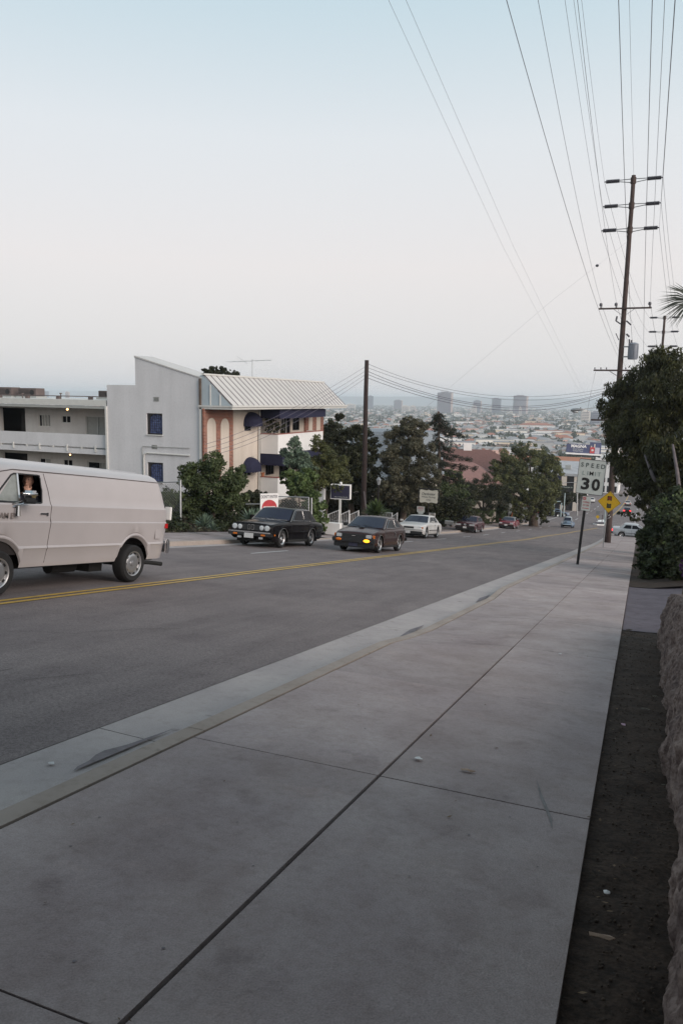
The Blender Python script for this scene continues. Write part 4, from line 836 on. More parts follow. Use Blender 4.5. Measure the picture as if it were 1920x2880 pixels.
# ------------------------------------------------------------------ vehicles
def road_frame(x, y, fy, yaw=0.0):
    """matrix of a vehicle standing on the slope, facing fy (+1 down the street, -1 up); local +y = forwards"""
    s = (zr(y + 1.5) - zr(y - 1.5)) / 3; f = Vector((math.sin(yaw), fy * math.cos(yaw), 0)); f.z = s * f.y; f.normalize()
    n = Vector((0, -s, 1)).normalized(); r = f.cross(n); r.normalize(); n = r.cross(f)
    m = Matrix((r, f, n)).transposed().to_4x4(); m.translation = Vector((x, y, zr(y) + .01)); return m
WH = {}
def wheel(parent, x, y, r, w_, style, side):
    k = (round(r, 3), round(w_, 3), style)
    if k not in WH:
        t = MB().lathe([(r * .66, -w_ / 2 + .01), (r * .9, -w_ / 2), (r * .985, -w_ * .38), (r, -w_ * .25), (r, w_ * .25), (r * .985, w_ * .38), (r * .9, w_ / 2), (r * .66, w_ / 2 - .01)], 32, 'x').mesh('tyre')
        q = MB().lathe([(0, w_ / 2 - .06), (r * .12, w_ / 2 - .035), (r * .2, w_ / 2 - .05), (r * .3, w_ / 2 - .07), (r * .52, w_ / 2 - .05), (r * .6, w_ / 2 - .015), (r * .66, w_ / 2 - .008), (r * .68, w_ / 2 - .03), (r * .66, -w_ / 2 + .02), (0, -w_ / 2 + .03)], 32, 'x').mesh('rim')
        h = MB(); n = {'spoke': 5, 'disc': 10, 'cap': 0, 'mesh': 14, 'hub': 10}[style]
        if style == 'hub': q = MB().lathe([(0, w_ / 2 - .005), (r * .14, w_ / 2 - .008), (r * .16, w_ / 2 - .03), (r * .4, w_ / 2 - .022), (r * .52, w_ / 2 - .035), (r * .57, w_ / 2 - .05), (r * .61, w_ / 2 - .012), (r * .66, w_ / 2 - .004), (r * .68, w_ / 2 - .03), (r * .66, -w_ / 2 + .02), (0, -w_ / 2 + .03)], 32, 'x').mesh('rim')
        for i in range(n):
            a = 2 * math.pi * i / n; c, s = math.cos(a), math.sin(a); rr = r * .46; rr = r * (.56 if style == 'hub' else .46); hw = {'spoke': .085, 'disc': .035, 'mesh': .018, 'hub': .02}[style] * r / .32; hh = {'spoke': .05, 'disc': .03, 'mesh': .045, 'hub': .016}[style]
            Mx = Matrix.Translation((w_ / 2 - .052, rr * c, rr * s)) @ Matrix.Rotation(a, 4, 'X'); h.box((.016 if style == 'hub' else 0, 0, 0), (.02, hh * 2, hw * 2), Mx)
        WH[k] = (t, q, h.mesh('slots') if n else None)
    t, q, h = WH[k]; W = empty('wheel', (x, y, r), parent=parent); W.rotation_euler = (0, 0, 0 if side > 0 else math.pi)
    obj('tyre', t, M['rubber'], W, True, 40); obj('rim', q, M['alloy'], W, True, 40)
    if h: tag(obj('rim_slots', h, M['black_trim'], W), kind='stuff')
    return W
def car(name, label, sp, mtx, paint, group='cars driving up the hill towards the camera', cat='car'):
    T = empty(name, (0, 0, 0), label, cat, group); T.matrix_world = mtx
    Hf, Hr, HW = sp['front'], sp['rear'], sp['hw']; ya, yb, r = sp['ya'], sp['yb'], sp['r']; ra = r + .07
    top = sp['top']; TY = [p[0] for p in top]; TZ = [p[1] for p in top]; ztf = lambda y: float(np.interp(y, TY, TZ))
    bot = sp.get('bot', [(Hr, .36), (Hr + .5, .24), (Hf - .5, .22), (Hf, .34)]); zbf = lambda y: float(np.interp(y, [p[0] for p in bot], [p[1] for p in bot]))
    cols = set(np.linspace(Hr, Hf, 26).round(4))
    for c in (ya, yb):
        cols = {q for q in cols if abs(q - c) > ra + .02}
        cols |= {round(c - ra - .002, 4), round(c + ra + .002, 4)} | {round(c + ra * math.cos(a), 4) for a in np.linspace(0, math.pi, 15)}
    cols |= {Hr + .04, Hf - .04, Hr + .13, Hf - .13}; cols = sorted(cols)
    mb = MB(); vs = []; T_ = [0, .1, .38, .52, .56, .86, 1.0]; XF = [.945, .975, .995, 1.0, .988, .985, .965]
    for y in cols:
        e = min(y - Hr, Hf - y); k = 1 - sp.get('pr', .1) * max(0, 1 - e / .55) ** 2
        zt = ztf(y) - (.05 if e < .02 else 0); zb = zbf(y)
        for c in (ya, yb):
            if abs(y - c) < ra: zb = max(zb, r + math.sqrt(ra * ra - (y - c) ** 2))
        arch = any(abs(abs(y - c) - 0) < ra for c in (ya, yb)); zsx = zt - .07
        row = []
        for t, xf in zip(T_, XF): row.append((HW * k * (xf + (.012 if arch and t == 0 else 0)), zb + t * (max(zsx, zb + .03) - zb)))
        row += [(HW * k * .91, zt - .015), (HW * k * .7, zt + .012), (HW * k * .35, zt + .03), (0, zt + .035)]
        full = [(-a, b) for a, b in row] + [(a, b) for a, b in row[:-1][::-1]]
        vs += [(a, y, b) for a, b in full]
    n = len(vs) // len(cols)
    mb.add(vs, [(i * n + k, (i + 1) * n + k, (i + 1) * n + k + 1, i * n + k + 1) for i in range(len(cols) - 1) for k in range(n - 1)] + [tuple(range(n)), tuple((len(cols) - 1) * n + k for k in range(n))[::-1]])
    mb.build('body', paint, T, True, 38)
    MB().bx(-HW + .2, HW - .2, Hr + .25, Hf - .2, .17, .62).bx(-HW + .03, HW - .03, yb + r + .12, ya - r - .12, .19, .3).build('chassis', M['underbody'], T)
    # greenhouse
    g = sp['cabin']; (y0, z0), (y1, z1), (y2, z2), (y3, z3) = g['p']; gb, gr_ = HW * g.get('wb', .93), HW * g.get('wr', .72)
    ny = [(y0, z0, gb), (y1, z1, gr_), (y1 - .18, z1 + .03, gr_), ((y1 + y2) / 2, z1 + .045, gr_), (y2 + .15, z2 + .03, gr_), (y2, z2, gr_), (y3, z3, gb * .97)]
    xsn = [-1, -.93, -.6, -.2, .2, .6, .93, 1]; mb = MB(); vs = []
    for i, (y, z, hw) in enumerate(ny):
        for s in xsn:
            b = 1 - s * s; vs.append((s * hw, y + (.09 * b if i in (0, 1) else -.05 * b if i in (5, 6) else 0), z + (.03 * b if 0 < i < 6 else 0) - (.03 if abs(s) == 1 and 0 < i < 6 else 0)))
    fs = [(i * 8 + k, i * 8 + k + 1, (i + 1) * 8 + k + 1, (i + 1) * 8 + k) for i in range(6) for k in range(7)]
    fs += [(0, 8, 16, 24, 32, 40, 48), (7, 55, 47, 39, 31, 23, 15)]; mb.add(vs, fs); mb.build('cabin', sp.get('roof_paint', paint), T, True, 35)
    def xs_(z, base, roofz): return gb + (gr_ - gb) * (z - base) / (roofz - base)
    for wn in g['win']:
        for s in (-1, 1):
            P = [(s * (xs_(z, z0, z1) + .008), y, z) for y, z in wn[1]]
            MB().add(P + [(p[0] - s * .004, p[1], p[2]) for p in P], [tuple(range(len(P))), tuple(range(len(P), 2 * len(P)))[::-1]]).build('side_window', M['glass'], T)
            if sp.get('trim') and wn[0] == 'front':
                q_ = [(s * gb * 1.0, y0 + .02, z0), (s * gr_ * 1.01, y1 + .02, z1 - .02), (s * gr_ * 1.01, y1 - .2, z1 - .0), (s * gr_ * 1.01, y2 + .1, z2 - .0), (s * gr_ * 1.01, y2, z2 - .02), (s * gb * .97, y3, z3)]
                MB().tube(q_, .010, 5).build('drip_rail', M['trim_metal'], T)
            if sp.get('trim'):
                P2 = [Vector(p) for p in P]; MB().tube(P2 + [P2[0]], .006, 4).build('window_trim', M['chrome'], T)
    for nme, (ya_, za_), (yb_, zb_), bul in (('windscreen', (y0, z0), (y1, z1), .09), ('rear_window', (y3, z3), (y2, z2), -.05)):
        P = []; F = []; N = 8
        for j, t in enumerate((.06, .5, .93)):
            y, z, hw = ya_ + (yb_ - ya_) * t, za_ + (zb_ - za_) * t, (gb * (.97 if bul < 0 else 1)) + (gr_ - gb) * t
            for k in range(N + 1):
                s = -1 + 2 * k / N; s *= .91; b = 1 - s * s; P.append((s * hw, y + bul * b + (.016 if bul > 0 else -.016), z + .03 * b * t + .012))
        MB().add(P, [(j * (N + 1) + k, j * (N + 1) + k + 1, (j + 1) * (N + 1) + k + 1, (j + 1) * (N + 1) + k) for j in range(2) for k in range(N)]).build(nme, M['glass_ws'], T, True)
    for s in (-1, 1):
        if sp.get('trim'):
            for yc in (ya, yb): MB().tube([(s * HW * .985, yc + (ra + .005) * math.cos(a), r + (ra + .005) * math.sin(a)) for a in [rad(8 + 164 * i / 14) for i in range(15)]], .006, 5).build('arch_lip', M['trim_metal'], T)
        for yc in (ya, yb): wheel(T, s * (HW - sp.get('wi', .13)), yc, r, sp.get('tw', .19), sp.get('rim', 'disc'), s)
        for yd in sp.get('seams', []):
            z_ = ztf(yd) - .05; MB().add([(s * HW * 1.003, yd - .006, .3), (s * HW * 1.003, yd + .006, .3), (s * HW * 1.003, yd + .006, .62), (s * HW * 1.003, yd - .006, .62), (s * HW * .985, yd + .006, z_), (s * HW * .985, yd - .006, z_)], [(0, 1, 2, 3), (3, 2, 4, 5)]).build('door_seam', M['seam_dark'], T)
        for yd in sp.get('handles', []): MB().bx(s * (HW + .004) - .014, s * (HW + .004) + .014, yd - .08, yd + .08, ztf(yd) - .17, ztf(yd) - .135).build('door_handle', sp.get('handle', M['chrome']), T, bevel=.005)
        if sp.get('strip'): z_, m_ = sp['strip']; MB().bx(s * HW * .995 - .012, s * HW * .995 + .012, yb + ra + .03, ya - ra - .03, z_ - .02, z_ + .02).build('side_moulding', m_, T)
        if sp.get('mirror') is not None and (s in sp.get('mirror_sides', (-1, 1))):
            MB().bx(s * (HW + .1) - .1, s * (HW + .1) + .1, y0 - .32, y0 - .22, z0 + .03, z0 + .15).build('wing_mirror', sp['mirror'], T, bevel=.02)
    return T
M['glass_ws'] = mat('windscreen_glass', (.012, .016, .034), .08, var=0, spec=.45)
M['paint_black'] = mat('black_paint', (.006, .005, .006), .16, var=.15, scale=2, spec=.17)
M['paint_brown'] = mat('dark_brown_paint', (.028, .012, .012), .25, var=.15, scale=2, spec=.4)
M['paint_white'] = mat('white_paint_car', (.62, .6, .58), .35, var=.05, coat=.4)
M['paint_maroon'] = mat('maroon_paint', (.06, .018, .024), .25, var=.1, spec=.4)
M['paint_red'] = mat('red_paint', (.2, .02, .035), .25, var=.1, coat=.7)
M['paint_blue'] = mat('dull_blue_paint', (.09, .13, .19), .4, var=.1, coat=.3)
M['paint_pale'] = mat('pale_blue_grey_paint', (.3, .33, .36), .35, var=.08, coat=.4)
M['paint_silver'] = mat('silver_grey_paint', (.3, .29, .28), .4, .2, var=.08, coat=.4)

def plate(T, y, z, wd=.31, ht=.15, m='plate', x=0.0, text=True):
    p = MB().bx(x - wd / 2, x + wd / 2, y - .008, y, z - ht / 2, z + ht / 2).build('number_plate', M[m], T); return p
def lampc(T, x, y, z, r, m='lamp_glass', d=.04, name='headlight'):
    o = MB().lathe([(0, .0), (r * .6, .012), (r, 0), (r * 1.12, .0), (r * 1.12, -d), (0, -d)], 20, 'y', (x, y, z)).build(name, M[m], T, True, 40); return o
def boxp(T, name, m, x0, x1, y0, y1, z0, z1, bevel=.008): return MB().bx(x0, x1, y0, y1, z0, z1).build(name, m, T, bevel=bevel)

# 1 black German-style sedan: quad round lamps, chrome bumper
sp = dict(front=2.36, rear=-2.36, hw=.85, ya=1.43, yb=-1.2, r=.315, pr=.045,
    top=[(-2.36, .80), (-2.3, .9), (-1.55, .97), (-1.2, .98), (.75, .96), (1.3, .93), (2.0, .87), (2.3, .83), (2.36, .80)],
    bot=[(-2.36, .45), (-2.1, .26), (2.1, .24), (2.36, .34)],
    cabin=dict(p=((.80, .94), (.25, 1.38), (-1.12, 1.385), (-1.58, .98)), wb=.95, wr=.80, win=[
        ('front', [(.63, .985), (.2, 1.335), (-.32, 1.345), (-.34, .975)]), ('rear', [(-.40, .975), (-.39, 1.345), (-.86, 1.345), (-1.0, .975)]), ('quarter', [(-1.05, .98), (-.93, 1.33), (-1.07, 1.32), (-1.32, .99)])]),
    seams=[.78, -.36, -1.08], handles=[-.22, -.98], strip=(.58, M['chrome']), rim='mesh', mirror=M['paint_black'], mirror_sides=(1,), tw=.19, trim=True)
T1 = car('black_sedan', 'black four door sedan with four round headlights and chrome trim in the kerb lane', sp, road_frame(-12.72, 25.9, -1), M['paint_black'])
boxp(T1, 'grille', M['black_trim'], -.72, .72, 2.3, 2.375, .60, .78)
for s in (-1, 1):
    boxp(T1, 'kidney_grille', M['chrome'], s * .075 - .055, s * .075 + .055, 2.37, 2.392, .60, .79, .01); boxp(T1, 'kidney_insert', M['black_trim'], s * .075 - .04, s * .075 + .04, 2.392, 2.397, .62, .775, 0)
    lampc(T1, s * .64, 2.40, .69, .085); lampc(T1, s * .43, 2.40, .69, .075)
    boxp(T1, 'indicator', M['amber'], s * .55 - .08, s * .55 + .08, 2.49, 2.505, .41, .47, 0); boxp(T1, 'fog_lamp', M['lamp_glass'], s * .42 - .08, s * .42 + .08, 2.38, 2.42, .29, .36, .01)
    boxp(T1, 'side_marker', M['amber'], s * .845 - .006, s * .845 + .006, 2.12, 2.2, .43, .49, 0)
boxp(T1, 'bumper', M['chrome'], -.84, .84, 2.3, 2.5, .50, .545, .015); boxp(T1, 'bumper_rubber', M['black_trim'], -.845, .845, 2.28, 2.495, .39, .498, .02)
boxp(T1, 'rear_bumper', M['black_trim'], -.85, .85, -2.5, -2.3, .42, .53, .02); boxp(T1, 'rear_bumper_chrome', M['chrome'], -.852, .852, -2.5, -2.1, .532, .56, .01)
boxp(T1, 'cowl_strip', M['chrome'], -.72, .72, .93, .96, .985, 1.0, .004)
plate(T1, 2.515, .40, .36, .17)
for x in (-.3, .15): MB().tube([(x, .98, 1.0), (x + .38, .86, 1.06)], .009, 4).build('wiper', M['black_trim'], T1)
# 2 dark brown hatchback with lit amber lamp
sp = dict(front=2.12, rear=-2.08, hw=.81, ya=1.28, yb=-1.2, r=.3, pr=.07,
    top=[(-2.08, .70), (-1.98, .9), (-1.5, .93), (.72, .90), (1.4, .85), (2.02, .74), (2.12, .70)],
    cabin=dict(p=((.92, .885), (.2, 1.30), (-.8, 1.31), (-1.95, .9)), wb=.95, wr=.78, win=[
        ('front', [(.62, .93), (.08, 1.24), (-.42, 1.25), (-.45, .92)]), ('rear', [(-.55, .95), (-.53, 1.24), (-.8, 1.24), (-1.32, .96)])]),
    seams=[.75, -.5], handles=[-.35], rim='spoke', mirror=M['black_trim'], mirror_sides=(1,), tw=.185, trim=True)
T2 = car('brown_hatchback', 'dark brown hatchback with a glowing amber lamp in its bumper beside the yellow line', sp, road_frame(-9.75, 28.1, -1), M['paint_brown'])
boxp(T2, 'grille', M['black_trim'], -.5, .5, 2.06, 2.125, .53, .68); boxp(T2, 'bumper', M['black_trim'], -.82, .82, 1.98, 2.24, .36, .53, .03); boxp(T2, 'rear_bumper', M['black_trim'], -.8, .8, -2.2, -2.0, .4, .54, .03)
boxp(T2, 'air_dam', M['black_trim'], -.78, .78, 1.95, 2.12, .18, .355, .02)
for s in (-1, 1):
    boxp(T2, 'headlight', M['lamp_glass'], s * .58 - .11, s * .58 + .11, 2.08, 2.13, .535, .665, .01); boxp(T2, 'side_indicator', M['amber'], s * .745 - .045, s * .745 + .045, 2.0, 2.09, .54, .66, .01)
    MB().ell((s * .55, 2.25, .445), (.12, .035, .055), 16, 10).build('bumper_lamp', M['amber_lit' if s < 0 else 'amber'], T2, True)
MB().bx(-.17, .17, 2.12, 2.14, .22, .35).build('number_plate', M['sign_navy'], T2); boxp(T2, 'badge', M['chrome'], -.07, .07, 2.13, 2.138, .6, .62, 0); boxp(T2, 'door_lock_plate', M['chrome'], -.83, -.805, -.48, -.4, .62, .74, .01)
for x in (-.3, .15): MB().tube([(x, 1.0, .95), (x + .4, .9, 1.0)], .009, 4).build('wiper', M['black_trim'], T2)
MB().bx(-.1, .1, 1.2, 1.42, .905, .93).build('bonnet_scoop', M['black_trim'], T2, bevel=.01)
# 3 white sedan
sp = dict(front=2.55, rear=-2.5, hw=.92, ya=1.55, yb=-1.25, r=.33, pr=.12,
    top=[(-2.5, .72), (-2.42, .86), (-1.75, .96), (.95, .95), (1.7, .89), (2.4, .78), (2.55, .70)],
    cabin=dict(p=((1.0, .93), (.25, 1.36), (-1.05, 1.37), (-1.72, .97)), wb=.92, wr=.72, win=[('front', [(.72, .99), (.2, 1.31), (-.33, 1.32), (-.34, .98)]), ('rear', [(-.42, .98), (-.41, 1.32), (-.95, 1.32), (-1.3, 1.0)])]),
    seams=[.8, -.38], handles=[-.25, -1.1], strip=(.5, M['black_trim']), rim='disc', mirror=M['paint_white'], tw=.2)
T3 = car('white_sedan', 'white rounded American sedan partly hidden behind the brown hatchback', sp, road_frame(-13.05, 46.9, -1), M['paint_white'])
boxp(T3, 'bumper', M['paint_white'], -.9, .9, 2.45, 2.68, .42, .56, .04); boxp(T3, 'bumper_strip', M['chrome'], -.9, .9, 2.66, 2.695, .5, .54, .01); boxp(T3, 'air_dam', M['black_trim'], -.85, .85, 2.4, 2.6, .25, .415, .02)
boxp(T3, 'grille', M['black_trim'], -.32, .32, 2.48, 2.56, .58, .7); plate(T3, 2.7, .36)
for s in (-1, 1): boxp(T3, 'headlight', M['lamp_glass'], s * .57 - .22, s * .57 + .22, 2.42, 2.545, .59, .71, .02); boxp(T3, 'indicator', M['amber'], s * .83 - .04, s * .83 + .04, 2.36, 2.5, .6, .7, .01)
# 4 maroon sedan
sp = dict(front=2.3, rear=-2.3, hw=.86, ya=1.4, yb=-1.2, r=.31, pr=.07,
    top=[(-2.3, .8), (-2.24, .93), (-1.6, .97), (.9, .95), (1.5, .9), (2.2, .82), (2.3, .78)],
    cabin=dict(p=((.92, .93), (.3, 1.37), (-1.1, 1.38), (-1.55, .98)), wb=.93, wr=.75, win=[('front', [(.7, .99), (.24, 1.32), (-.3, 1.33), (-.31, .98)]), ('rear', [(-.4, .98), (-.39, 1.33), (-1.0, 1.33), (-1.3, 1.0)])]),
    seams=[.7, -.35], rim='disc', mirror=M['black_trim'], mirror_sides=(1,), strip=(.5, M['black_trim']))
T4 = car('maroon_sedan', 'boxy maroon sedan with wide headlights following the white sedan', sp, road_frame(-13.75, 66.0, -1), M['paint_maroon'])
boxp(T4, 'bumper', M['black_trim'], -.86, .86, 2.2, 2.42, .4, .54, .03); boxp(T4, 'air_dam', M['black_trim'], -.82, .82, 2.2, 2.35, .22, .395, .02); boxp(T4, 'grille', M['black_trim'], -.35, .35, 2.26, 2.32, .6, .75); plate(T4, 2.44, .45)
for s in (-1, 1): boxp(T4, 'headlight', M['lamp_glass'], s * .58 - .22, s * .58 + .22, 2.24, 2.33, .6, .74, .01)
lampc(T4, 0, 2.34, .68, .09, 'chrome', name='badge')
# 5 red coupe
sp = dict(front=2.3, rear=-2.25, hw=.84, ya=1.38, yb=-1.15, r=.31, pr=.09,
    top=[(-2.25, .74), (-2.15, .88), (-1.5, .93), (.8, .9), (1.5, .85), (2.2, .76), (2.3, .72)],
    cabin=dict(p=((.85, .88), (.2, 1.24), (-.8, 1.25), (-1.5, .93)), wb=.92, wr=.72, win=[('front', [(.6, .93), (.15, 1.2), (-.4, 1.2), (-.42, .93)]), ('rear', [(-.5, .93), (-.49, 1.2), (-.75, 1.2), (-1.1, .95)])]),
    rim='mesh', mirror=M['paint_red'], roof_paint=M['paint_silver'])
T5 = car('red_coupe', 'small red coupe with pale roof in the kerb lane near the corner trees', sp, road_frame(-13.5, 85.8, -1), M['paint_red'])
boxp(T5, 'bumper', M['chrome'], -.84, .84, 2.22, 2.4, .47, .54, .02); boxp(T5, 'air_dam', M['black_trim'], -.8, .8, 2.1, 2.3, .2, .46, .02); boxp(T5, 'grille', M['black_trim'], -.4, .4, 2.27, 2.31, .57, .69); plate(T5, 2.42, .42)
for s in (-1, 1): lampc(T5, s * .68, 2.32, .63, .075); lampc(T5, s * .5, 2.32, .63, .075)
# 6 beetle-shaped car
bt = empty('blue_beetle_car', (0, 0, 0), 'small round backed dull blue car with curved fenders driving up the inner lane', 'car', 'cars driving up the hill towards the camera'); bt.matrix_world = road_frame(-8.75, 104.5, -1)
def hull(prof, wf, m, name, par, nsec=13):
    """prof: (y, zbottom, ztop); wf(y) half width"""
    mb = MB(); vs = []; N = len(prof)
    for (y, zb, zt) in prof:
        W = wf(y)
        for k in range(nsec): a = math.pi * k / (nsec - 1); vs.append((W * math.copysign(abs(math.cos(a)) ** .6, math.cos(a)), y, zb + (zt - zb) * abs(math.sin(a)) ** .75))
    mb.add(vs, [(i * nsec + k, (i + 1) * nsec + k, (i + 1) * nsec + k + 1, i * nsec + k + 1) for i in range(N - 1) for k in range(nsec - 1)]); return mb.build(name, m, par, True, 50)
hull([(-2.0, .4, .42), (-1.9, .36, .75), (-1.4, .3, 1.08), (-.6, .28, 1.3), (.3, .28, 1.2), (.62, .28, .95), (1.3, .3, .86), (1.8, .34, .65), (1.98, .38, .42)], lambda y: .62 - .12 * abs(y / 2) ** 3, M['paint_blue'], 'body', bt)
hull([(-1.2, .85, .9), (-.95, .85, 1.32), (-.2, .85, 1.5), (.3, .85, 1.42), (.72, .84, .9)], lambda y: .56, M['paint_pale'], 'roof', bt)
for s in (-1, 1):
    for yc, tag_ in ((1.3, 'front_fender'), (-1.15, 'rear_fender')): MB().ell((s * .62, yc, .42), (.19, .52, .36), 14, 8).build(tag_, M['paint_blue'], bt, True)
    lampc(bt, s * .6, 1.78, .62, .085, d=.1)
    for yc in (1.22, -1.18): wheel(bt, s * .66, yc, .31, .15, 'cap', s)
    MB().add([(s * .565, .5, .95), (s * .55, .2, 1.35), (s * .55, -.25, 1.38), (s * .565, -.28, .95)], [(0, 1, 2, 3)]).build('side_window', M['glass'], bt)
MB().add([(-.45, .72, .97), (.45, .72, .97), (.4, .47, 1.33), (-.4, .47, 1.33)], [(0, 1, 2, 3)]).build('windscreen', M['glass_ws'], bt)
MB().tube([(-.78, 2.0, .42), (-.5, 2.1, .44), (.5, 2.1, .44), (.78, 2.0, .42)], .045, 8).build('bumper', M['chrome'], bt); MB().bx(-.02, .02, 1.2, 1.95, .66, .9).build('bonnet_trim', M['chrome'], bt)
MB().bx(-.5, .5, -1.7, 1.7, .18, .4).build('chassis', M['underbody'], bt); MB().bx(-.66, .66, .69, .705, .93, .95).build('cowl', M['paint_blue'], bt)
# 7 pale blue-grey sedan turning in behind the tall pole
sp = dict(front=2.15, rear=-2.17, hw=.83, ya=1.25, yb=-1.22, r=.29, pr=.06,
    top=[(-2.17, .86), (-2.1, .97), (-1.5, .99), (.8, .95), (1.5, .9), (2.1, .8), (2.15, .74)],
    cabin=dict(p=((.85, .94), (.25, 1.38), (-.95, 1.39), (-1.42, .99)), wb=.93, wr=.76, win=[('front', [(.62, .99), (.2, 1.33), (-.22, 1.34), (-.23, .98)]), ('rear', [(-.31, .98), (-.3, 1.34), (-.85, 1.33), (-1.1, 1.0)])]),
    rim='disc', strip=(.52, M['black_trim']), seams=[.7, -.27, -.95], mirror=M['black_trim'])
T7 = car('pale_sedan', 'pale blue grey sedan turning right into the side road behind the tall wooden pole', sp, Matrix.Identity(4), M['paint_pale'], group=None)
wp = at(1745, 1509, 80); T7.matrix_world = Matrix.Translation((wp.x + 1.25, wp.y + .8, zr(wp.y) + .02)) @ Matrix.Rotation(rad(-90), 4, 'Z')
for s in (-1, 1): boxp(T7, 'tail_light', M['red_lit' if s > 0 else 'red_lens'], s * .68 - .13, s * .68 + .13, -2.2, -2.12, .66, .84, .01)
boxp(T7, 'bumper', M['black_trim'], -.84, .84, -2.28, -2.1, .38, .56, .03)
# lower road traffic
def far_car(name, label, x, y, fy, paint, lamps, roof=None, group='cars on the lower road', yaw=0.0):
    s2 = dict(front=2.25, rear=-2.25, hw=.86, ya=1.35, yb=-1.3, r=.32, pr=.08, top=[(-2.25, .74), (-2.2, .92), (-1.5, .97), (.9, .94), (2.1, .84), (2.25, .72)],
        cabin=dict(p=((.95, .92), (.3, 1.36), (-1.0, 1.37), (-1.55, .96)), wb=.92, wr=.74, win=[('f', [(.7, .99), (.24, 1.31), (-.3, 1.32), (-.31, .98)]), ('r', [(-.4, .98), (-.39, 1.32), (-.9, 1.32), (-1.2, 1.0)])]), rim='cap')
    if roof: s2['roof_paint'] = roof
    t = car(name, label, s2, road_frame(x, y, fy, yaw), paint, group); e = 2.27 if lamps.startswith('h') else -2.27; d = .03 if e > 0 else -.03
    boxp(t, 'bumper', M['black_trim'] if 'c' not in lamps else M['chrome'], -.86, .86, min(e, e + 5 * d), max(e, e + 5 * d), .4, .54, .02)
    for s in (-1, 1):
        if lamps[0] == 'h': boxp(t, 'headlight', M['orange_lit'] if 'o' in lamps and s > 0 else M['lamp_glass'], s * .62 - .16, s * .62 + .16, 2.2, 2.32, .58, .72 if not ('o' in lamps and s > 0) else .82, .01)
        else: boxp(t, 'tail_light', M['red_lit' if 'l' in lamps else 'red_lens'], s * .62 - .2, s * .62 + .2, -2.33, -2.2, .58, .8, .01)
    return t
far_car('dark_car', 'dark car with one glowing orange light beyond the crossing', -14.3, 183, -1, M['paint_black'], 'ho')
far_car('white_car', 'white car seen from the front just past the sign post, far down the road', -13.2, 232, -1, M['paint_white'], 't')
far_car('pale_car', 'pale car half hidden behind the red and white parking sign', -16.0, 222, -1, M['paint_silver'], 'h', group=None)
far_car('dark_car', 'small dark car farthest down the road beneath the speed limit sign', -15.2, 292, 1, M['paint_black'], 't')
far_car('braking_car', 'pale topped car with two bright red brake lights beyond the crossing', -2.6, 181, 1, M['paint_black'], 'tl', M['paint_silver'])
far_car('white_hatchback', 'tiny white car beyond the brake lights at the edge of the tree', -3.2, 226, 1, M['paint_white'], 't')
for (px, py, D, lb, pt) in ((1545, 1441, 140, 'black parked car behind the pale blue poles, left one', 'paint_black'), (1563, 1442, 141, 'dark blue parked car behind the pale blue poles, right one', 'paint_blue')):
    q = at(px, py, D); far_car('parked_car', lb, q.x, q.y, 1, M[pt], 't', group='cars parked at the corner', yaw=rad(72))
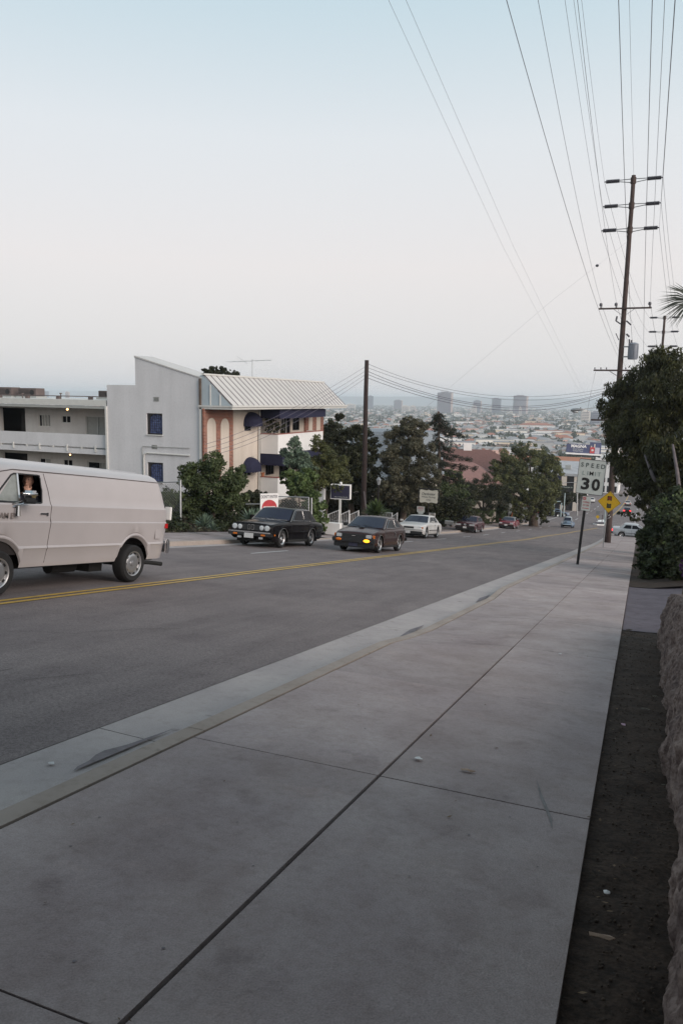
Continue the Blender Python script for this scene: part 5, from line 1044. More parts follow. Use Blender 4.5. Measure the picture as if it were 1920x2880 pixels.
# 8 van
van = empty('panel_van', (0, 0, 0), 'long beige panel van with bare sides driving up the hill at the left edge', 'van')
van.matrix_world = road_frame(-9.6, 11.46, -1)      # origin on the ground under the rear axle
M['van_paint'] = mat('beige_van_paint', (.395, .368, .372), .32, var=.05, scale=1.2, coat=.35)
def van_body():
    ya, yb, r = 3.24, 0.0, .345; ra = r + .13; R0, F0 = -1.03, 3.95
    rows = [(.40, .885), (.50, .915), (.665, .945), (.70, .968), (.735, .952), (.92, .974), (1.10, 1.0), (1.118, .985), (1.14, .984)]
    zbelt, zwb, zwt, zdr = 1.17, 1.40, 1.83, 1.88
    cols = set(np.linspace(R0, 3.0, 34).round(3)) | {2.24, 2.45, 2.86, 2.90, 3.0, 3.1, 3.3, 3.4, 3.5, 3.7, 3.85, 3.95, R0 + .03, R0 + .1}
    for c in (ya, yb): cols = {q for q in cols if abs(q - c) > ra + .03 or q in (3.0, 2.86, 2.90)} | {round(c + ra * math.cos(a), 4) for a in np.linspace(0, math.pi, 17)} | {c - ra - .003, c + ra + .003}
    cols = sorted(cols); vs = []; cnt = None; F = []; nr0 = len(rows)
    def up(z): # half width above the belt
        return float(np.interp(z, [zbelt, 1.4, 1.6, zwt, zdr, 1.95, 2.02, 2.05], [.985, .975, .94, .885, .87, .80, .62, .0]))
    for y in cols:
        e = y - R0; k = 1 - .07 * max(0, 1 - e / .25) ** 2
        zb = .40
        for c in (ya, yb):
            d = abs(y - c)
            if d < ra: zb = max(zb, r + .02 + math.sqrt(max(0, ra * ra - d * d)) * .96)
        lip = 0
        for c in (ya, yb):
            if abs(y - c) < ra: lip = .018
        row = [(f * k + (lip if i < 3 else 0), max(z_, zb + i * .022)) for i, (z_, f) in enumerate(rows)]
        # rear leans in above the belt
        row += [(up(z) * k, z) for z in (1.345, zwb, 1.52, 1.65, zwt, zdr, zdr + .012, 1.95, 2.0, 2.03)] + [(.3, 2.055), (0, 2.06)]
        row[nr0] = (1.0 * k, 1.36)
        if y > 3.42:      # raked windscreen and short bonnet
            zc = float(np.interp(y, [3.42, 3.95], [2.06, 1.22])); row = [(a if b <= zc else min(a, up(min(b, zc)) * (1 - .25 * max(0, b - zc))), min(b, zc + (.02 if a < .3 else 0))) for a, b in row]
        full = [(-a, b) for a, b in row] + [(a, b) for a, b in row[:-1][::-1]]; cnt = len(full)
        sh = lambda z: (.02 + max(0, (z - 1.17)) * .30 + max(0, z - 1.75) * .35) * max(0, 1 - (y - R0) / .35)
        vs += [(a, y + sh(b), b) for a, b in full]
    n = cnt; mb = MB(); nrow = len(rows)
    side_hi = (nrow + 1, nrow + 4)   # rows zwb..zwt
    for i in range(len(cols) - 1):
        for k in range(n - 1):
            ym = (cols[i] + cols[i + 1]) / 2
            for kk in (k, n - 2 - k):
                if kk < nrow + 5 and nrow + 1 <= kk < nrow + 4 and 2.44 < ym < 3.42: break
            else:
                F.append((i * n + k, (i + 1) * n + k, (i + 1) * n + k + 1, i * n + k + 1)); continue
    F += [tuple(range(n)), tuple((len(cols) - 1) * n + k for k in range(n))[::-1]]
    mb.add(vs, F); return mb
van_body().build('body', M['van_paint'], van, True, 30)
MB().add([(-.84, 3.90, 1.315), (-.4, 3.915, 1.315), (.4, 3.915, 1.315), (.84, 3.90, 1.315), (-.74, 3.52, 1.93), (-.3, 3.535, 1.93), (.3, 3.535, 1.93), (.74, 3.52, 1.93)], [(0, 1, 5, 4), (1, 2, 6, 5), (2, 3, 7, 6)]).build('windscreen', M['glass_ws'], van)
boxp(van, 'grille', M['black_trim'], -.62, .62, 3.94, 3.975, .78, 1.02); boxp(van, 'front_bumper', M['chrome'], -.95, .95, 3.98, 4.1, .45, .62, .03)
for s in (-1, 1): lampc(van, s * .76, 3.985, .9, .095); boxp(van, 'indicator', M['amber'], s * .76 - .1, s * .76 + .1, 3.94, 3.97, .70, .76, .005)
MB().bx(-.72, .72, -.9, 3.9, .36, .62).bx(-.86, .86, .5, 2.6, .42, .5).build('chassis', M['underbody'], van)
MB().bx(-.80, .80, 1.72, 1.8, .6, 1.92).bx(-.88, .88, 1.8, 3.9, .6, 1.15).build('cab_interior', M['dark_opening'], van)
# side creases, gaps and trim
M['van_seam'] = mat('van_panel_gap', (.09, .075, .075), .8, var=0)
def vside(z):  return float(np.interp(z, [.4, .5, .665, .7, .735, .92, 1.1, 1.17, 1.36, 1.4, 1.6, 1.83, 1.88], [.885, .915, .945, .968, .952, .974, 1.0, .984, 1.0, .975, .94, .885, .87]))
def vstrip(name, pts, wd, m, s=-1, off=.004):
    mb = MB(); vs = []
    for (y, z) in pts: vs.append(Vector((s * (vside(z) + off), y, z)))
    mb.tube(vs, wd, 5); return mb.build(name, m, van)
for s in (-1, 1):
    vstrip('door_seam', [(2.26, .46), (2.26, .66), (2.26, .7), (2.26, .735), (2.26, .92), (2.26, 1.1), (2.265, 1.17), (2.27, 1.36), (2.275, 1.4), (2.31, 1.6), (2.36, 1.80), (2.37, 1.86)], .0055, M['van_seam'], s, .001)
    vstrip('drip_rail', [(-.85, 1.875), (1.0, 1.885), (3.0, 1.885), (3.35, 1.82)], .008, M['van_seam'], s, .004)
    # window frame and vent
    fr = [(2.46, 1.41), (2.45, 1.60), (2.46, 1.78), (2.5, 1.825), (2.98, 1.825), (3.04, 1.80), (3.42, 1.44), (3.40, 1.40), (2.5, 1.40), (2.46, 1.41)]
    vstrip('window_frame', fr, .014, M['black_trim'], s, .002)
    vstrip('vent_window_post', [(2.93, 1.40), (2.93, 1.825)], .022, M['chrome'], s, .004)
    P = [(s * (vside(z) - .004), y, z) for y, z in ((2.94, 1.41), (2.94, 1.82), (3.03, 1.81), (3.42, 1.42))]
    MB().add(P, [(0, 1, 2, 3)]).build('vent_window', M['vent_glass'] if 'vent_glass' in M else M.setdefault('vent_glass', mat('pale_vent_glass', (.25, .27, .26), .15, var=.2, scale=6)), van)
# filler above the sloping windscreen pillar in front of the vent
for s in (-1, 1):
    P = [(s * vside(z), y, z) for y, z in ((3.38, 1.40), (3.41, 1.83), (2.98, 1.83))]
    MB().add(P + [(p[0] - s * .02, p[1], p[2]) for p in P], [(0, 1, 2), (3, 5, 4), (0, 2, 5, 3)]).build('pillar', M['van_paint'], van)
hd = MB().bx(-1.015, -.985, 2.34, 2.5, 1.225, 1.25).bx(-1.0, -.98, 2.32, 2.36, 1.2, 1.255).build('door_handle', M['chrome'], van, bevel=.004)
# mirror: chrome shell on bracket standing off the door
mi = empty('wing_mirror', (-1.2, 2.95, 1.49), parent=van)
MB().bx(-.04, .04, -.145, .145, -.01, .10).build('shell', M['chrome'], mi, bevel=.035, smooth=True); MB().bx(-.035, .035, -.14, .14, -.10, -.011).build('shell_lower', M['black_trim'], mi, bevel=.03)
MB().tube([(0, .1, -.05), (.2, .13, -.12)], .012, 6).tube([(0, -.05, -.05), (.2, .12, -.16)], .012, 6).build('bracket', M['chrome'], mi)
MB().lathe([(.0, 0), (.05, .0), (.035, .16), (0, .16)], 10, c=(-1.02, 3.0, 1.2)).build('mirror_base', M['chrome'], van)
tm = text_mesh('BEAM E', height=.085, extrude=.004, offset=.006); o = obj('lettering', tm, M['seam_dark2'] if 'seam_dark2' in M else M.setdefault('seam_dark2', mat('dull_badge', (.2, .17, .16), .5)), van); o.matrix_local = Matrix.Translation((-1.006, 3.24, 1.20)) @ Matrix(((0, 0, -1), (-1, 0, 0), (0, 1, 0))).to_4x4()
# rear details
MB().bx(-1.0, -.86, -1.07, -1.02, 1.16, 1.42).bx(.86, 1.0, -1.07, -1.02, 1.16, 1.42).build('door_hinge', M['white_wall'], van, bevel=.01)
MB().bx(-.984, -.975, -.98, -.88, 1.0, 1.09).build('side_marker', M['red_lens'], van); MB().bx(-.93, .93, -1.2, -1.06, .52, .74).build('rear_bumper', M['chrome'], van, bevel=.03)
MB().bx(-.995, -.93, -1.08, -.98, .5, .78).build('bumper_end', M['chrome'], van, bevel=.02)
MB().bx(-.985, -.978, -.74, -.58, .80, .98).build('filler_flap', M['van_paint'], van)
MB().tube([(-.78, -.3, .34), (-.86, -.6, .33), (-.98, -.86, .30)], .04, 8).build('exhaust_pipe', M['underbody'], van)
MB().tube([(-.4, 1.0, .3), (-.4, 1.6, .3)], .11, 10).bx(-.6, -.3, .45, .8, .2, .36).tube([(-.7, 0, .34), (.7, 0, .34)], .07, 8).build('axle_and_silencer', M['underbody'], van)
for yc in (0, 3.24):
    for s in (-1, 1): wheel(van, s * .84, yc, .345, .25, 'hub', s)
# driver: one continuous body seen through the open window, chin on hand
def person():
    t = empty('person', (0, 0, 0), 'driver of the van in dark clothes resting his chin on one hand', 'person')
    bm = MB(); cx_, cy, cz = 0, 0, 0
    bm.ell((0, .0, .30), (.21, .14, .34), 16, 12).ell((0, .0, .52), (.23, .12, .14), 16, 10).tube([(0, .01, .58), (0, .03, .74)], .062, 10)
    bm.ell((0, .045, .84), (.078, .1, .125), 18, 14).ell((0, .065, .775), (.055, .075, .06), 14, 10)      # skull, jaw
    bm.ell((0, .148, .82), (.014, .024, .022), 8, 6).ell((0, .138, .845), (.011, .014, .03), 8, 6).ell((-.078, .03, .83), (.012, .025, .035), 8, 6).ell((.078, .03, .83), (.012, .025, .035), 8, 6)
    bm.ell((0, .128, .783), (.028, .016, .012), 8, 6)
    bm.tube([(-.22, 0, .54), (-.27, .08, .38), (-.25, .22, .34)], [.062, .052, .045], 10).tube([(-.25, .22, .34), (-.14, .24, .52), (-.05, .19, .66)], [.045, .038, .03], 10)
    bm.ell((-.03, .17, .69), (.045, .035, .045), 10, 8)
    for k in range(4): bm.tube([(-.055 + k * .02, .19, .70), (-.05 + k * .021, .2, .735 - .004 * k), (-.045 + k * .018, .165, .752 - .005 * k)], [.012, .011, .009], 6)
    bm.tube([(-.07, .17, .69), (-.078, .14, .72), (-.07, .115, .75)], [.013, .012, .01], 6)
    bm.tube([(.22, 0, .54), (.27, .1, .36), (.2, .38, .38)], [.062, .05, .035], 10).ell((.18, .42, .39), (.04, .05, .04), 8, 6)
    bm.tube([(-.1, 0, .06), (-.12, .42, .08)], [.1, .075], 10).tube([(.1, 0, .06), (.12, .42, .08)], [.1, .075], 10)
    o = bm.build('body', None, t); m = o.modifiers.new('r', 'REMESH'); m.mode = 'VOXEL'; m.voxel_size = .009
    dg = bpy.context.evaluated_depsgraph_get(); me = bpy.data.meshes.new_from_object(o.evaluated_get(dg)); o.modifiers.clear(); o.data = me; me.materials.clear()
    me.materials.append(M['skin']); me.materials.append(M['shirt'])
    me.polygons.foreach_set('material_index', [0 if (p.center.z > .625 or (p.center.y > .36 and p.center.x > .1)) else 1 for p in me.polygons]); me.polygons.foreach_set('use_smooth', [True] * len(me.polygons))
    hr = MB().ell((0, .012, .868), (.09, .105, .115), 18, 12).ell((0, -.03, .80), (.08, .06, .09), 14, 10); hb = hr.build('hair', M['hair'], t, True)
    bmh = bmesh.new(); bmh.from_mesh(hb.data); bmesh.ops.delete(bmh, geom=[v for v in bmh.verts if v.co.y > .075 and v.co.z < .905], context='VERTS'); bmh.to_mesh(hb.data); bmh.free()
    for s in (-1, 1): MB().ell((s * .03, .134, .848), (.011, .007, .006), 8, 5).build('eye', M['hair'], t)
    MB().tube([(0, .141, .786)], .001).build('mouth', M['hair'], t) if False else None
    return t
pr = person(); pr.matrix_world = van.matrix_world @ Matrix.Translation((-.575, 2.34, .90)) @ Matrix.Rotation(rad(28), 4, 'Z')
st = MB().bx(-.3, .3, -.36, -.2, -.35, .62).bx(-.3, .3, -.3, .35, -.35, -.0)
st.build('seat', M['shirt'], van, bevel=.04).matrix_local = Matrix.Translation((-.55, 2.26, .95))

# ------------------------------------------------------------------ poles, wires, signs, street furniture
def wobble(a, b, n, amp, seed): rg = random.Random(seed); a, b = Vector(a), Vector(b); return [a.lerp(b, i / n) + Vector((rg.uniform(-amp, amp), rg.uniform(-amp, amp), 0)) * (0 < i < n) for i in range(n + 1)]
PB = at(1707, 1527, 61); PT = Vector((PB.x, PB.y, (lambda v: v * (PB.y / v.y))(at(1783, 493, 1)).z))
def aty(px, py, Y):
    v = CAMR @ Vector(((px - 960) / 2150, -(py - 1440) / 2150, -1.0)); return v * (Y / v.y)
ZP = lambda py: aty(1752, py, PB.y).z
def line_post_pole(base, top, zarms, half, r0, r1, label, scale=1.0):
    t = empty('power_pole', base, label, 'utility pole'); H = top - base.z
    MB().tube(wobble((0, 0, -.5), (0, 0, H), 14, .015, 3), [r0 + (r1 - r0) * i / 14 for i in range(15)], 16).build('pole', M['wood_pole'], t, True)
    for z in zarms:
        for s in (-1, 1):
            a = MB(); z_ = z - base.z
            a.tube([(s * .15, 0, z_ + .12), (s * half * .5, 0, z_ + .10)], .03, 6).tube([(s * .15, 0, z_ - .13), (s * half * .5, 0, z_ + .0)], .03, 6)
            k = a.build('arm_rod', M['galv'], t)
            p = []; n = 26
            for i in range(n + 1): x = half * (.48 + .46 * i / n); p.append((.11 if i % 2 else .16, x))
            b = MB().lathe([(0, half * .48)] + p + [(.04, half * .95), (.05, half), (0, half)], 12, 'x'); b.v = [(v[0] * s, v[1], v[2] + z_ + .06) for v in b.v]; b.build('line_insulator', M['insulator'], t)
        MB().lathe([(r1 * 1.35, z - base.z - .22), (r1 * 1.35, z - base.z + .22)], 12).build('clamp', M['wood_pole'], t)
    return t
arms = [ZP(510), ZP(580), ZP(648)]; HALF = 2.04
P1 = line_post_pole(PB, PT.z, arms, HALF, .25, .15, 'very tall brown power pole on the right pavement with insulator arms and a transformer')
def crossarm(P, z, x0, x1, pins, nm='crossarm', y=-.2, pin_h=.28, pr=.06):
    z -= P.location.z
    MB().bx(x0, x1, y - .055, y + .055, z - .06, z + .06).build(nm, M['wood_pole'], P)
    for x in pins: MB().tube([(x, y, z + .05), (x - .03, y, z + pin_h)], pr * .5, 6).lathe([(0, z + pin_h * .45), (pr, z + pin_h * .5), (pr * 1.1, z + pin_h * .75), (pr * .8, z + pin_h), (0, z + pin_h * 1.05)], 10, c=(x - .02, y, 0)).build('pin_insulator', M['insulator'], P)
xo = lambda px, py: at(px, py, 61).x - PB.x - (at(1752, py, 61).x - PB.x) * 0
za, zb_ = ZP(868), ZP(1042)
cx0 = at(1752, 868, 61).x
off = lambda px, py, pc: (px - pc) * 59 / 2150
crossarm(P1, za, off(1685, 0, 1752), off(1823, 0, 1752), [off(1691, 0, 1752), off(1731, 0, 1752), off(1818, 0, 1752)], pin_h=.42, pr=.11)
for s in (-1, 1): MB().tube([(s * .75, -.2, za - PB.z - .05), (s * .12, -.12, za - PB.z - .5)], .018, 5).build('brace', M['galv'], P1)
crossarm(P1, zb_, off(1669, 0, 1739), off(1807, 0, 1739), [off(p, 0, 1739) for p in (1673, 1689, 1704, 1755, 1778, 1801)], pin_h=.22, pr=.045)
MB().tube([(-.75, -.2, zb_ - PB.z - .05), (-.2, -.15, zb_ - PB.z - .4)], .03, 5).build('brace', M['galv'], P1)
crossarm(P1, ZP(1183), off(1664, 0, 1732), off(1800, 0, 1732), [], pr=.05)
for (px0, py0, px1, py1, pc, r) in ((1731, 890, 1729, 903, 1748, .07), (1729, 903, 1742, 912, 1748, .05), (1756, 903, 1769, 915, 1748, .06), (1757, 940, 1765, 948, 1746, .07), (1728, 938, 1737, 957, 1745, .035), (1763, 955, 1765, 967, 1744, .06)):
    MB().tube([(off(px0, 0, pc), -.25, ZP(py0) - PB.z), (off(px1, 0, pc), -.25, ZP(py1) - PB.z)], r, 7).build('cutout_bracket', M['insulator'], P1)
tr = MB(); tz0, tz1 = ZP(1011) - PB.z, ZP(968) - PB.z; tr.lathe([(0, tz0), (.34, tz0), (.36, tz0 + .05), (.36, tz1 - .05), (.38, tz1 - .05), (.38, tz1), (.2, tz1 + .1), (0, tz1 + .12)], 20, c=(.86, -.1, 0))
for k in range(8): a = k * math.pi / 4 + .2; tr.box((.86 + .375 * math.cos(a), -.1 + .375 * math.sin(a), (tz0 + tz1) / 2), (.02, .02, (tz1 - tz0) * .8))
tr = tr.build('transformer', M['transformer'], P1, True, 30); MB().bx(.1, .55, -.14, -.06, tz1 - .25, tz1 - .15).build('bracket', M['galv'], tr); MB().bx(.1, .55, -.14, -.06, tz0 + .15, tz0 + .25).build('bracket', M['galv'], tr)
MB().tube([(.7, -.1, tz1), (.7, -.1, tz1 + .3)], .06, 7).build('bushing', M['insulator'], tr); MB().tube([(1.05, -.1, tz1 - .02), (1.12, -.1, tz1 + .05)], .04, 6).build('bushing', M['insulator'], tr)
# paper remains stapled to the pole
rgp = random.Random(12); pp = MB()
for k in range(26):
    a = rad(rgp.uniform(215, 300)); z = rgp.uniform(1.15, 3.4) + .6; r_ = .262; u = Vector((-math.sin(a), math.cos(a), 0)) * rgp.uniform(.02, .06); c = Vector((r_ * math.cos(a), r_ * math.sin(a), z)); h = rgp.uniform(.02, .09)
    pp.add([c - u, c + u, c + u * rgp.uniform(.5, 1) + Vector((0, 0, h)), c - u * rgp.uniform(.5, 1) + Vector((0, 0, h * rgp.uniform(.6, 1)))], [(0, 1, 2, 3)])
pp.build('torn_poster', M['litter'], P1)
q2 = aty(1868, 888, 122.0); P2 = line_post_pole(Vector((q2.x, q2.y, zr(q2.y))), q2.z, [aty(1868, 894, 122.).z, aty(1867, 934, 122.).z, aty(1866, 975, 122.).z], HALF, .25, .16, 'second tall power pole farther down behind the street tree')
# street lamp on a long arm from the tall pole
sl_ = empty('street_lamp', (PB.x, PB.y, ZP(1155)), 'grey cobra head street lamp on a thin arm from the tall power pole', 'street lamp')
a0 = at(1603, 1155, 60) - sl_.location; a1 = at(1641, 1150, 60) - sl_.location; a2 = at(1680, 1146, 60.5) - sl_.location; d = (a1 - a0)
MB().tube([(0, 0, 0), a2, a1], .03, 6).build('arm', M['galv'], sl_)
hd = MB().lathe([(0, 0), (.1, .03), (.19, .2), (.2, .45), (.13, .75), (.05, 1.05), (0, 1.07)], 14, 'x'); hd.v = [(a0.x + v[0], a0.y + v[1], a0.z + v[2] * .75 + .03 + .1 * v[0]) for v in hd.v]; hd.build('lamp_head', M['galv'], sl_, True, 60)
MB().ell((a0.x + .36, a0.y, a0.z - .06), (.24, .15, .13), 12, 8).build('lens', M['lamp_glass'], sl_, True); MB().tube([(a0.x + .75, a0.y, a0.z + .1), (a0.x + .75, a0.y, a0.z + .28)], .03, 6).build('photocell', M['insulator'], sl_)
def wire(pts, r, label, group='overhead wires', name='overhead_wire', sag=0.0, n=26, cat='wire'):
    P = [Vector(p) for p in pts]
    if len(P) == 2:
        a, b = P; P = [a.lerp(b, i / n) - Vector((0, 0, sag * 4 * (i / n) * (1 - i / n))) for i in range(n + 1)]
    return tag(MB().tube(P, r, 4, cap=False).build(name, M['wire'], None), label, cat, group)
UP = 68.0; UZ = 10.2       # next pole uphill, outside the picture behind the photographer
def up(p): return Vector((p.x, p.y - UP, p.z + UZ))
for i, z in enumerate(arms):
    for s in (-1, 1):
        p = Vector((PB.x + s * HALF, PB.y, z + .06)); w_ = ('top', 'middle', 'bottom')[i]; sd_ = ('left', 'right')[(s + 1) // 2]
        wire([p, up(p)], .0078, f'overhead wire from the {w_} {sd_} insulator of the tall pole towards the camera', sag=1.5)
        zz = (aty(1868, 894, 122.).z, aty(1867, 934, 122.).z, aty(1866, 975, 122.).z)[i]; wire([p, (q2.x + s * HALF, q2.y, zz + .06)], .012, f'overhead wire from the {w_} {sd_} insulator down the street to the second pole', sag=1.3)
p = Vector((PB.x, PB.y, PT.z)); wire([p, up(p)], .0078, 'single ground wire rising from the very top of the tall pole', sag=1.2)
for nm, px in (('left', 1691), ('middle', 1731), ('right', 1818)):
    p = Vector((PB.x + off(px, 0, 1752), PB.y - .2, za + .4)); wire([p, up(p)], .008, f'overhead wire from the {nm} pin of the upper crossarm towards the camera', sag=1.6)
    wire([p, (q2.x + off(px, 0, 1752), q2.y, za - 5.6)], .011, f'overhead wire from the {nm} pin of the upper crossarm down the street', sag=1.4)
for nm, px in (('second from right', 1778), ('rightmost', 1801)):
    p = Vector((PB.x + off(px, 0, 1739), PB.y - .2, zb_ + .2)); wire([p, up(p)], .0078, f'overhead wire from the {nm} pin of the lower crossarm', sag=1.8)
p = Vector((PB.x - .25, PB.y - .2, ZP(1000))); wire([p, p + Vector((-1.6, -UP * .985, UZ - .8))], .009, 'lone thicker cable meeting the tall pole just below the transformer from upper left', sag=1.4)
for nm, a, b in (('lower', (1413, 693, 24), (1092, 0, 11.5)), ('upper', (1444, 696, 24), (1141, 0, 11.5))):
    e0 = at(*((1647, 1140, 58) if nm == 'lower' else (1663, 1150, 58))); m0, m1 = at(*a), at(*b); far = m1 + (m1 - m0) * .6; P_ = []
    for i in range(31):
        t = i / 30; P_.append(e0 * ((1 - t) * (1 - 2 * t)) + m0 * (4 * t * (1 - t)) + far * (t * (2 * t - 1)) if False else None)
    wire([e0, e0.lerp(m0, .5), m0, m0.lerp(m1, .5), m1, far], .0028, f'faint thin cable crossing the sky to the left of the pole lines, {nm} one')
gi = at(1250, 1102, 57); wire([at(1762, 680, 61), at(1678, 747, 60), at(1560, 838, 59), gi, at(1140, 1192, 56)], .0045, 'very thin guy wire slanting from the tall pole down to the left trees')
tag(MB().ell(at(1678, 747, 60), (.13, .09, .11), 8, 6).build('strain_insulator', M['insulator']), 'tiny strain insulator hanging in the sky on the slanting guy wire', 'insulator')
wire([at(1673, 1046, 61), at(1656, 1125, 61), at(1650, 1160, 60.4)], .01, 'short wire dropping from the lower crossarm to the street lamp')
# left pole
lb = at(1021, 1462, 52); lt = (lambda v: v * (lb.y / v.y))(at(1031, 1013, 1)); LPo = empty('near_brown_pole', (lb.x, lb.y, zs(lb.y)), 'dark brown wooden pole standing between the sign board and the yuccas', 'utility pole')
MB().tube(wobble((0, 0, -.3), (lt.x - lb.x, lt.y - lb.y, lt.z - zs(lb.y)), 10, .01, 5), [.19 - .055 * i / 10 for i in range(11)], 14).build('pole', M['dark_pole'], LPo, True)
for z in (.55, 1.1): MB().lathe([(.195, z), (.195, z + .08)], 12).build('band', M['bark'], LPo)
tag(MB().tube([at(1023, 1382, 51.5), at(1033, 1460, 51)], .05, 5).build('leaning_stake', M['bark_pale']), 'thin weathered stake leaning against the near brown pole', 'stake')
for k, (y0, ym, xm, ye) in enumerate(((1022, 1108, 1380, 1090), (1033, 1118, 1400, 1096), (1043, 1137, 1400, 1099), (1052, 1142, 1410, 1101), (1062, 1150, 1420, 1106))):
    A, Bp, Cc = at(1031, y0, 52), at(xm, ym + 4, 56), at(1712, ye, 61); P_ = []
    for i in range(33):
        t = i / 32; P_.append(A * ((1 - t) * (1 - 2 * t)) + Bp * (4 * t * (1 - t)) + Cc * (t * (2 * t - 1)))
    wire(P_, .016 if k > 1 else .012, f'sagging cable across the street from the near brown pole, number {k + 1} from the top'.replace('number 1 from the top', 'topmost').replace('number 2 from the top', 'second from the top').replace('number 3 from the top', 'middle one').replace('number 4 from the top', 'second lowest').replace('number 5 from the top', 'lowest'))
nmw = ('topmost', 'second from the top', 'second lowest', 'lowest')
for k, (y0, xm, ym, xe, ye) in enumerate(((1030, 790, 1165, 575, 1250), (1042, 790, 1180, 575, 1262), (1052, 790, 1195, 575, 1274), (1062, 790, 1208, 575, 1283))):
    A, Bp, Cc = at(1029, y0, 52), at(xm, ym, 45.5), at(xe, ye, 41.5); P_ = []
    for i in range(25):
        t = i / 24; P_.append(A * ((1 - t) * (1 - 2 * t)) + Bp * (4 * t * (1 - t)) + Cc * (t * (2 * t - 1)))
    wire(P_, .011, f'service wire sloping from the near brown pole down past the building, {nmw[k]}')
# speed limit sign on a leaning dark post
b0 = at(1622, 1586, 28.3); b0.z = zs(b0.y); SG = empty('speed_limit_sign', b0, 'worn white speed limit 30 sign on a leaning dark post in the right pavement', 'road sign')
SG.rotation_euler = (0, rad(3.4), rad(-6)); k_ = 28.3 / 2150
MB().bx(-.042, .042, 0.02, .1, -.3, 2.35).build('post', M['post_black'], SG)
for z in [i * .17 for i in range(1, 14)]: MB().bx(-.046, -.041, .03, .09, z, z + .05).build('post_notch', M['bark'], SG) if z < 1.9 else None
zc = 3.28; hw_, hh_ = .475, .63
def rrect(w_, h_, r_, n=4): return [(sx * (w_ - r_) + r_ * math.cos(a), sz * (h_ - r_) + r_ * math.sin(a)) for sx, sz, a0 in ((1, 1, 0), (-1, 1, 90), (-1, -1, 180), (1, -1, 270)) for a in [rad(a0 + 90 * i / n) for i in range(n + 1)]]
def panel(T, name, poly, m, y0, y1, cz, cx=0): return MB().prism([(x + cx, z + cz) for x, z in poly], 'y', y0, y1).build(name, m, T)
panel(SG, 'sign_plate', rrect(hw_, hh_, .05), M['sign_white'], 0, .012, zc, .09)
ed = MB(); P_ = rrect(hw_ - .004, hh_ - .004, .05); ed.tube([(x + .09, -.002, z + zc) for x, z in P_ + P_[:1]], .009, 4).build('sign_border', M['sign_black'], SG)
R90 = (math.pi / 2, 0, 0)
for i, ch in enumerate('SPEED'): place_text('letter', text_mesh(ch, height=.155, extrude=.003, offset=.012), M['sign_letter'] if 'sign_letter' in M else M.setdefault('sign_letter', mat('peeling_black_letter', (.012, .012, .012), .6, var=.5, scale=14, col2=(.10, .13, .12))), SG, (.09 - .355 + i * .182, -.004, zc + .42), R90)
for i, ch in enumerate('LIMIT'): place_text('letter', text_mesh(ch, height=.145, extrude=.003, offset=.012 if ch == 'M' else -.004), M['sign_black'] if ch == 'M' else M['sign_faded'], SG, (.09 - .27 + i * .135, -.004, zc + .13), R90)
for i, ch in enumerate('30'): place_text('numeral', text_mesh(ch, height=.44, width=.29, extrude=.004, offset=.034), M['sign_black'], SG, (.09 - .17 + i * .37, -.006, zc - .26), R90)
pk = empty('no_stopping_sign', b0 + Vector((0, 0, 0)), 'small red and white no stopping sign with arrow under the speed limit sign', 'road sign'); pk.rotation_euler = SG.rotation_euler
zc2 = 2.30; panel(pk, 'sign_plate', rrect(.15, .26, .02), M['sign_white'], -.012, .0, zc2, .035)
panel(pk, 'red_box', rrect(.06, .055, .01), M['sign_red'], -.016, -.0125, zc2 + .185, -.035); place_text('letter', text_mesh('NO', height=.07), M['sign_white'], pk, (-.035, -.018, zc2 + .185), R90)
for i, (tx, w2) in enumerate((('STOPPING', .24), ('ANY TIME', .22))): place_text('lettering', text_mesh(tx, width=w2, height=.062), M['sign_red'], pk, (.035, -.015, zc2 + .05 - i * .11), R90)
MB().bx(-.05, .12, -.016, -.0125, zc2 - .185, zc2 - .165).prism([(.12, zc2 - .2), (.155, zc2 - .175), (.12, zc2 - .15)], 'y', -.016, -.0125).prism([(-.05, zc2 - .2), (-.085, zc2 - .175), (-.05, zc2 - .15)], 'y', -.016, -.0125).build('arrow', M['sign_red'], pk)
# signal ahead diamond
d0 = at(1694, 1541, 50); d0.z = zs(d0.y); DS = empty('signal_ahead_sign', d0, 'yellow diamond signal ahead sign on a slim grey post before the tall pole', 'road sign')
DS.rotation_euler = (0, rad(2.2), rad(-4)); MB().tube([(0, .03, -.3), (0, .03, 3.6)], .035, 8).build('post', M['galv'], DS)
zc = 3.02; hdg = .72; panel(DS, 'sign_plate', [(0, hdg), (-hdg, 0), (0, -hdg), (hdg, 0)], M['sign_yellow'], -.012, 0, zc, .08); h2 = .685
bd = [(0, h2), (-h2, 0), (0, -h2), (h2, 0)]; MB().tube([(x + .08, -.013, z + zc) for x, z in bd + bd[:1]], .01, 4).build('sign_border', M['sign_black'], DS)
panel(DS, 'signal_top_box', rrect(.135, .15, .01), M['sign_black'], -.017, -.0125, zc + .24, .08); panel(DS, 'signal_bottom_box', rrect(.135, .15, .01), M['sign_black'], -.017, -.0125, zc - .24, .08)
circ = lambda r_, n=18: [(r_ * math.cos(2 * math.pi * i / n), r_ * math.sin(2 * math.pi * i / n)) for i in range(n)]
panel(DS, 'red_disc', circ(.11), M['sign_darkred'], -.021, -.0175, zc + .245, .08); panel(DS, 'yellow_disc', circ(.125), M['sign_yellow'], -.019, -.0125, zc, .08); panel(DS, 'green_disc', circ(.11), M['sign_green'], -.021, -.0175, zc - .245, .08)
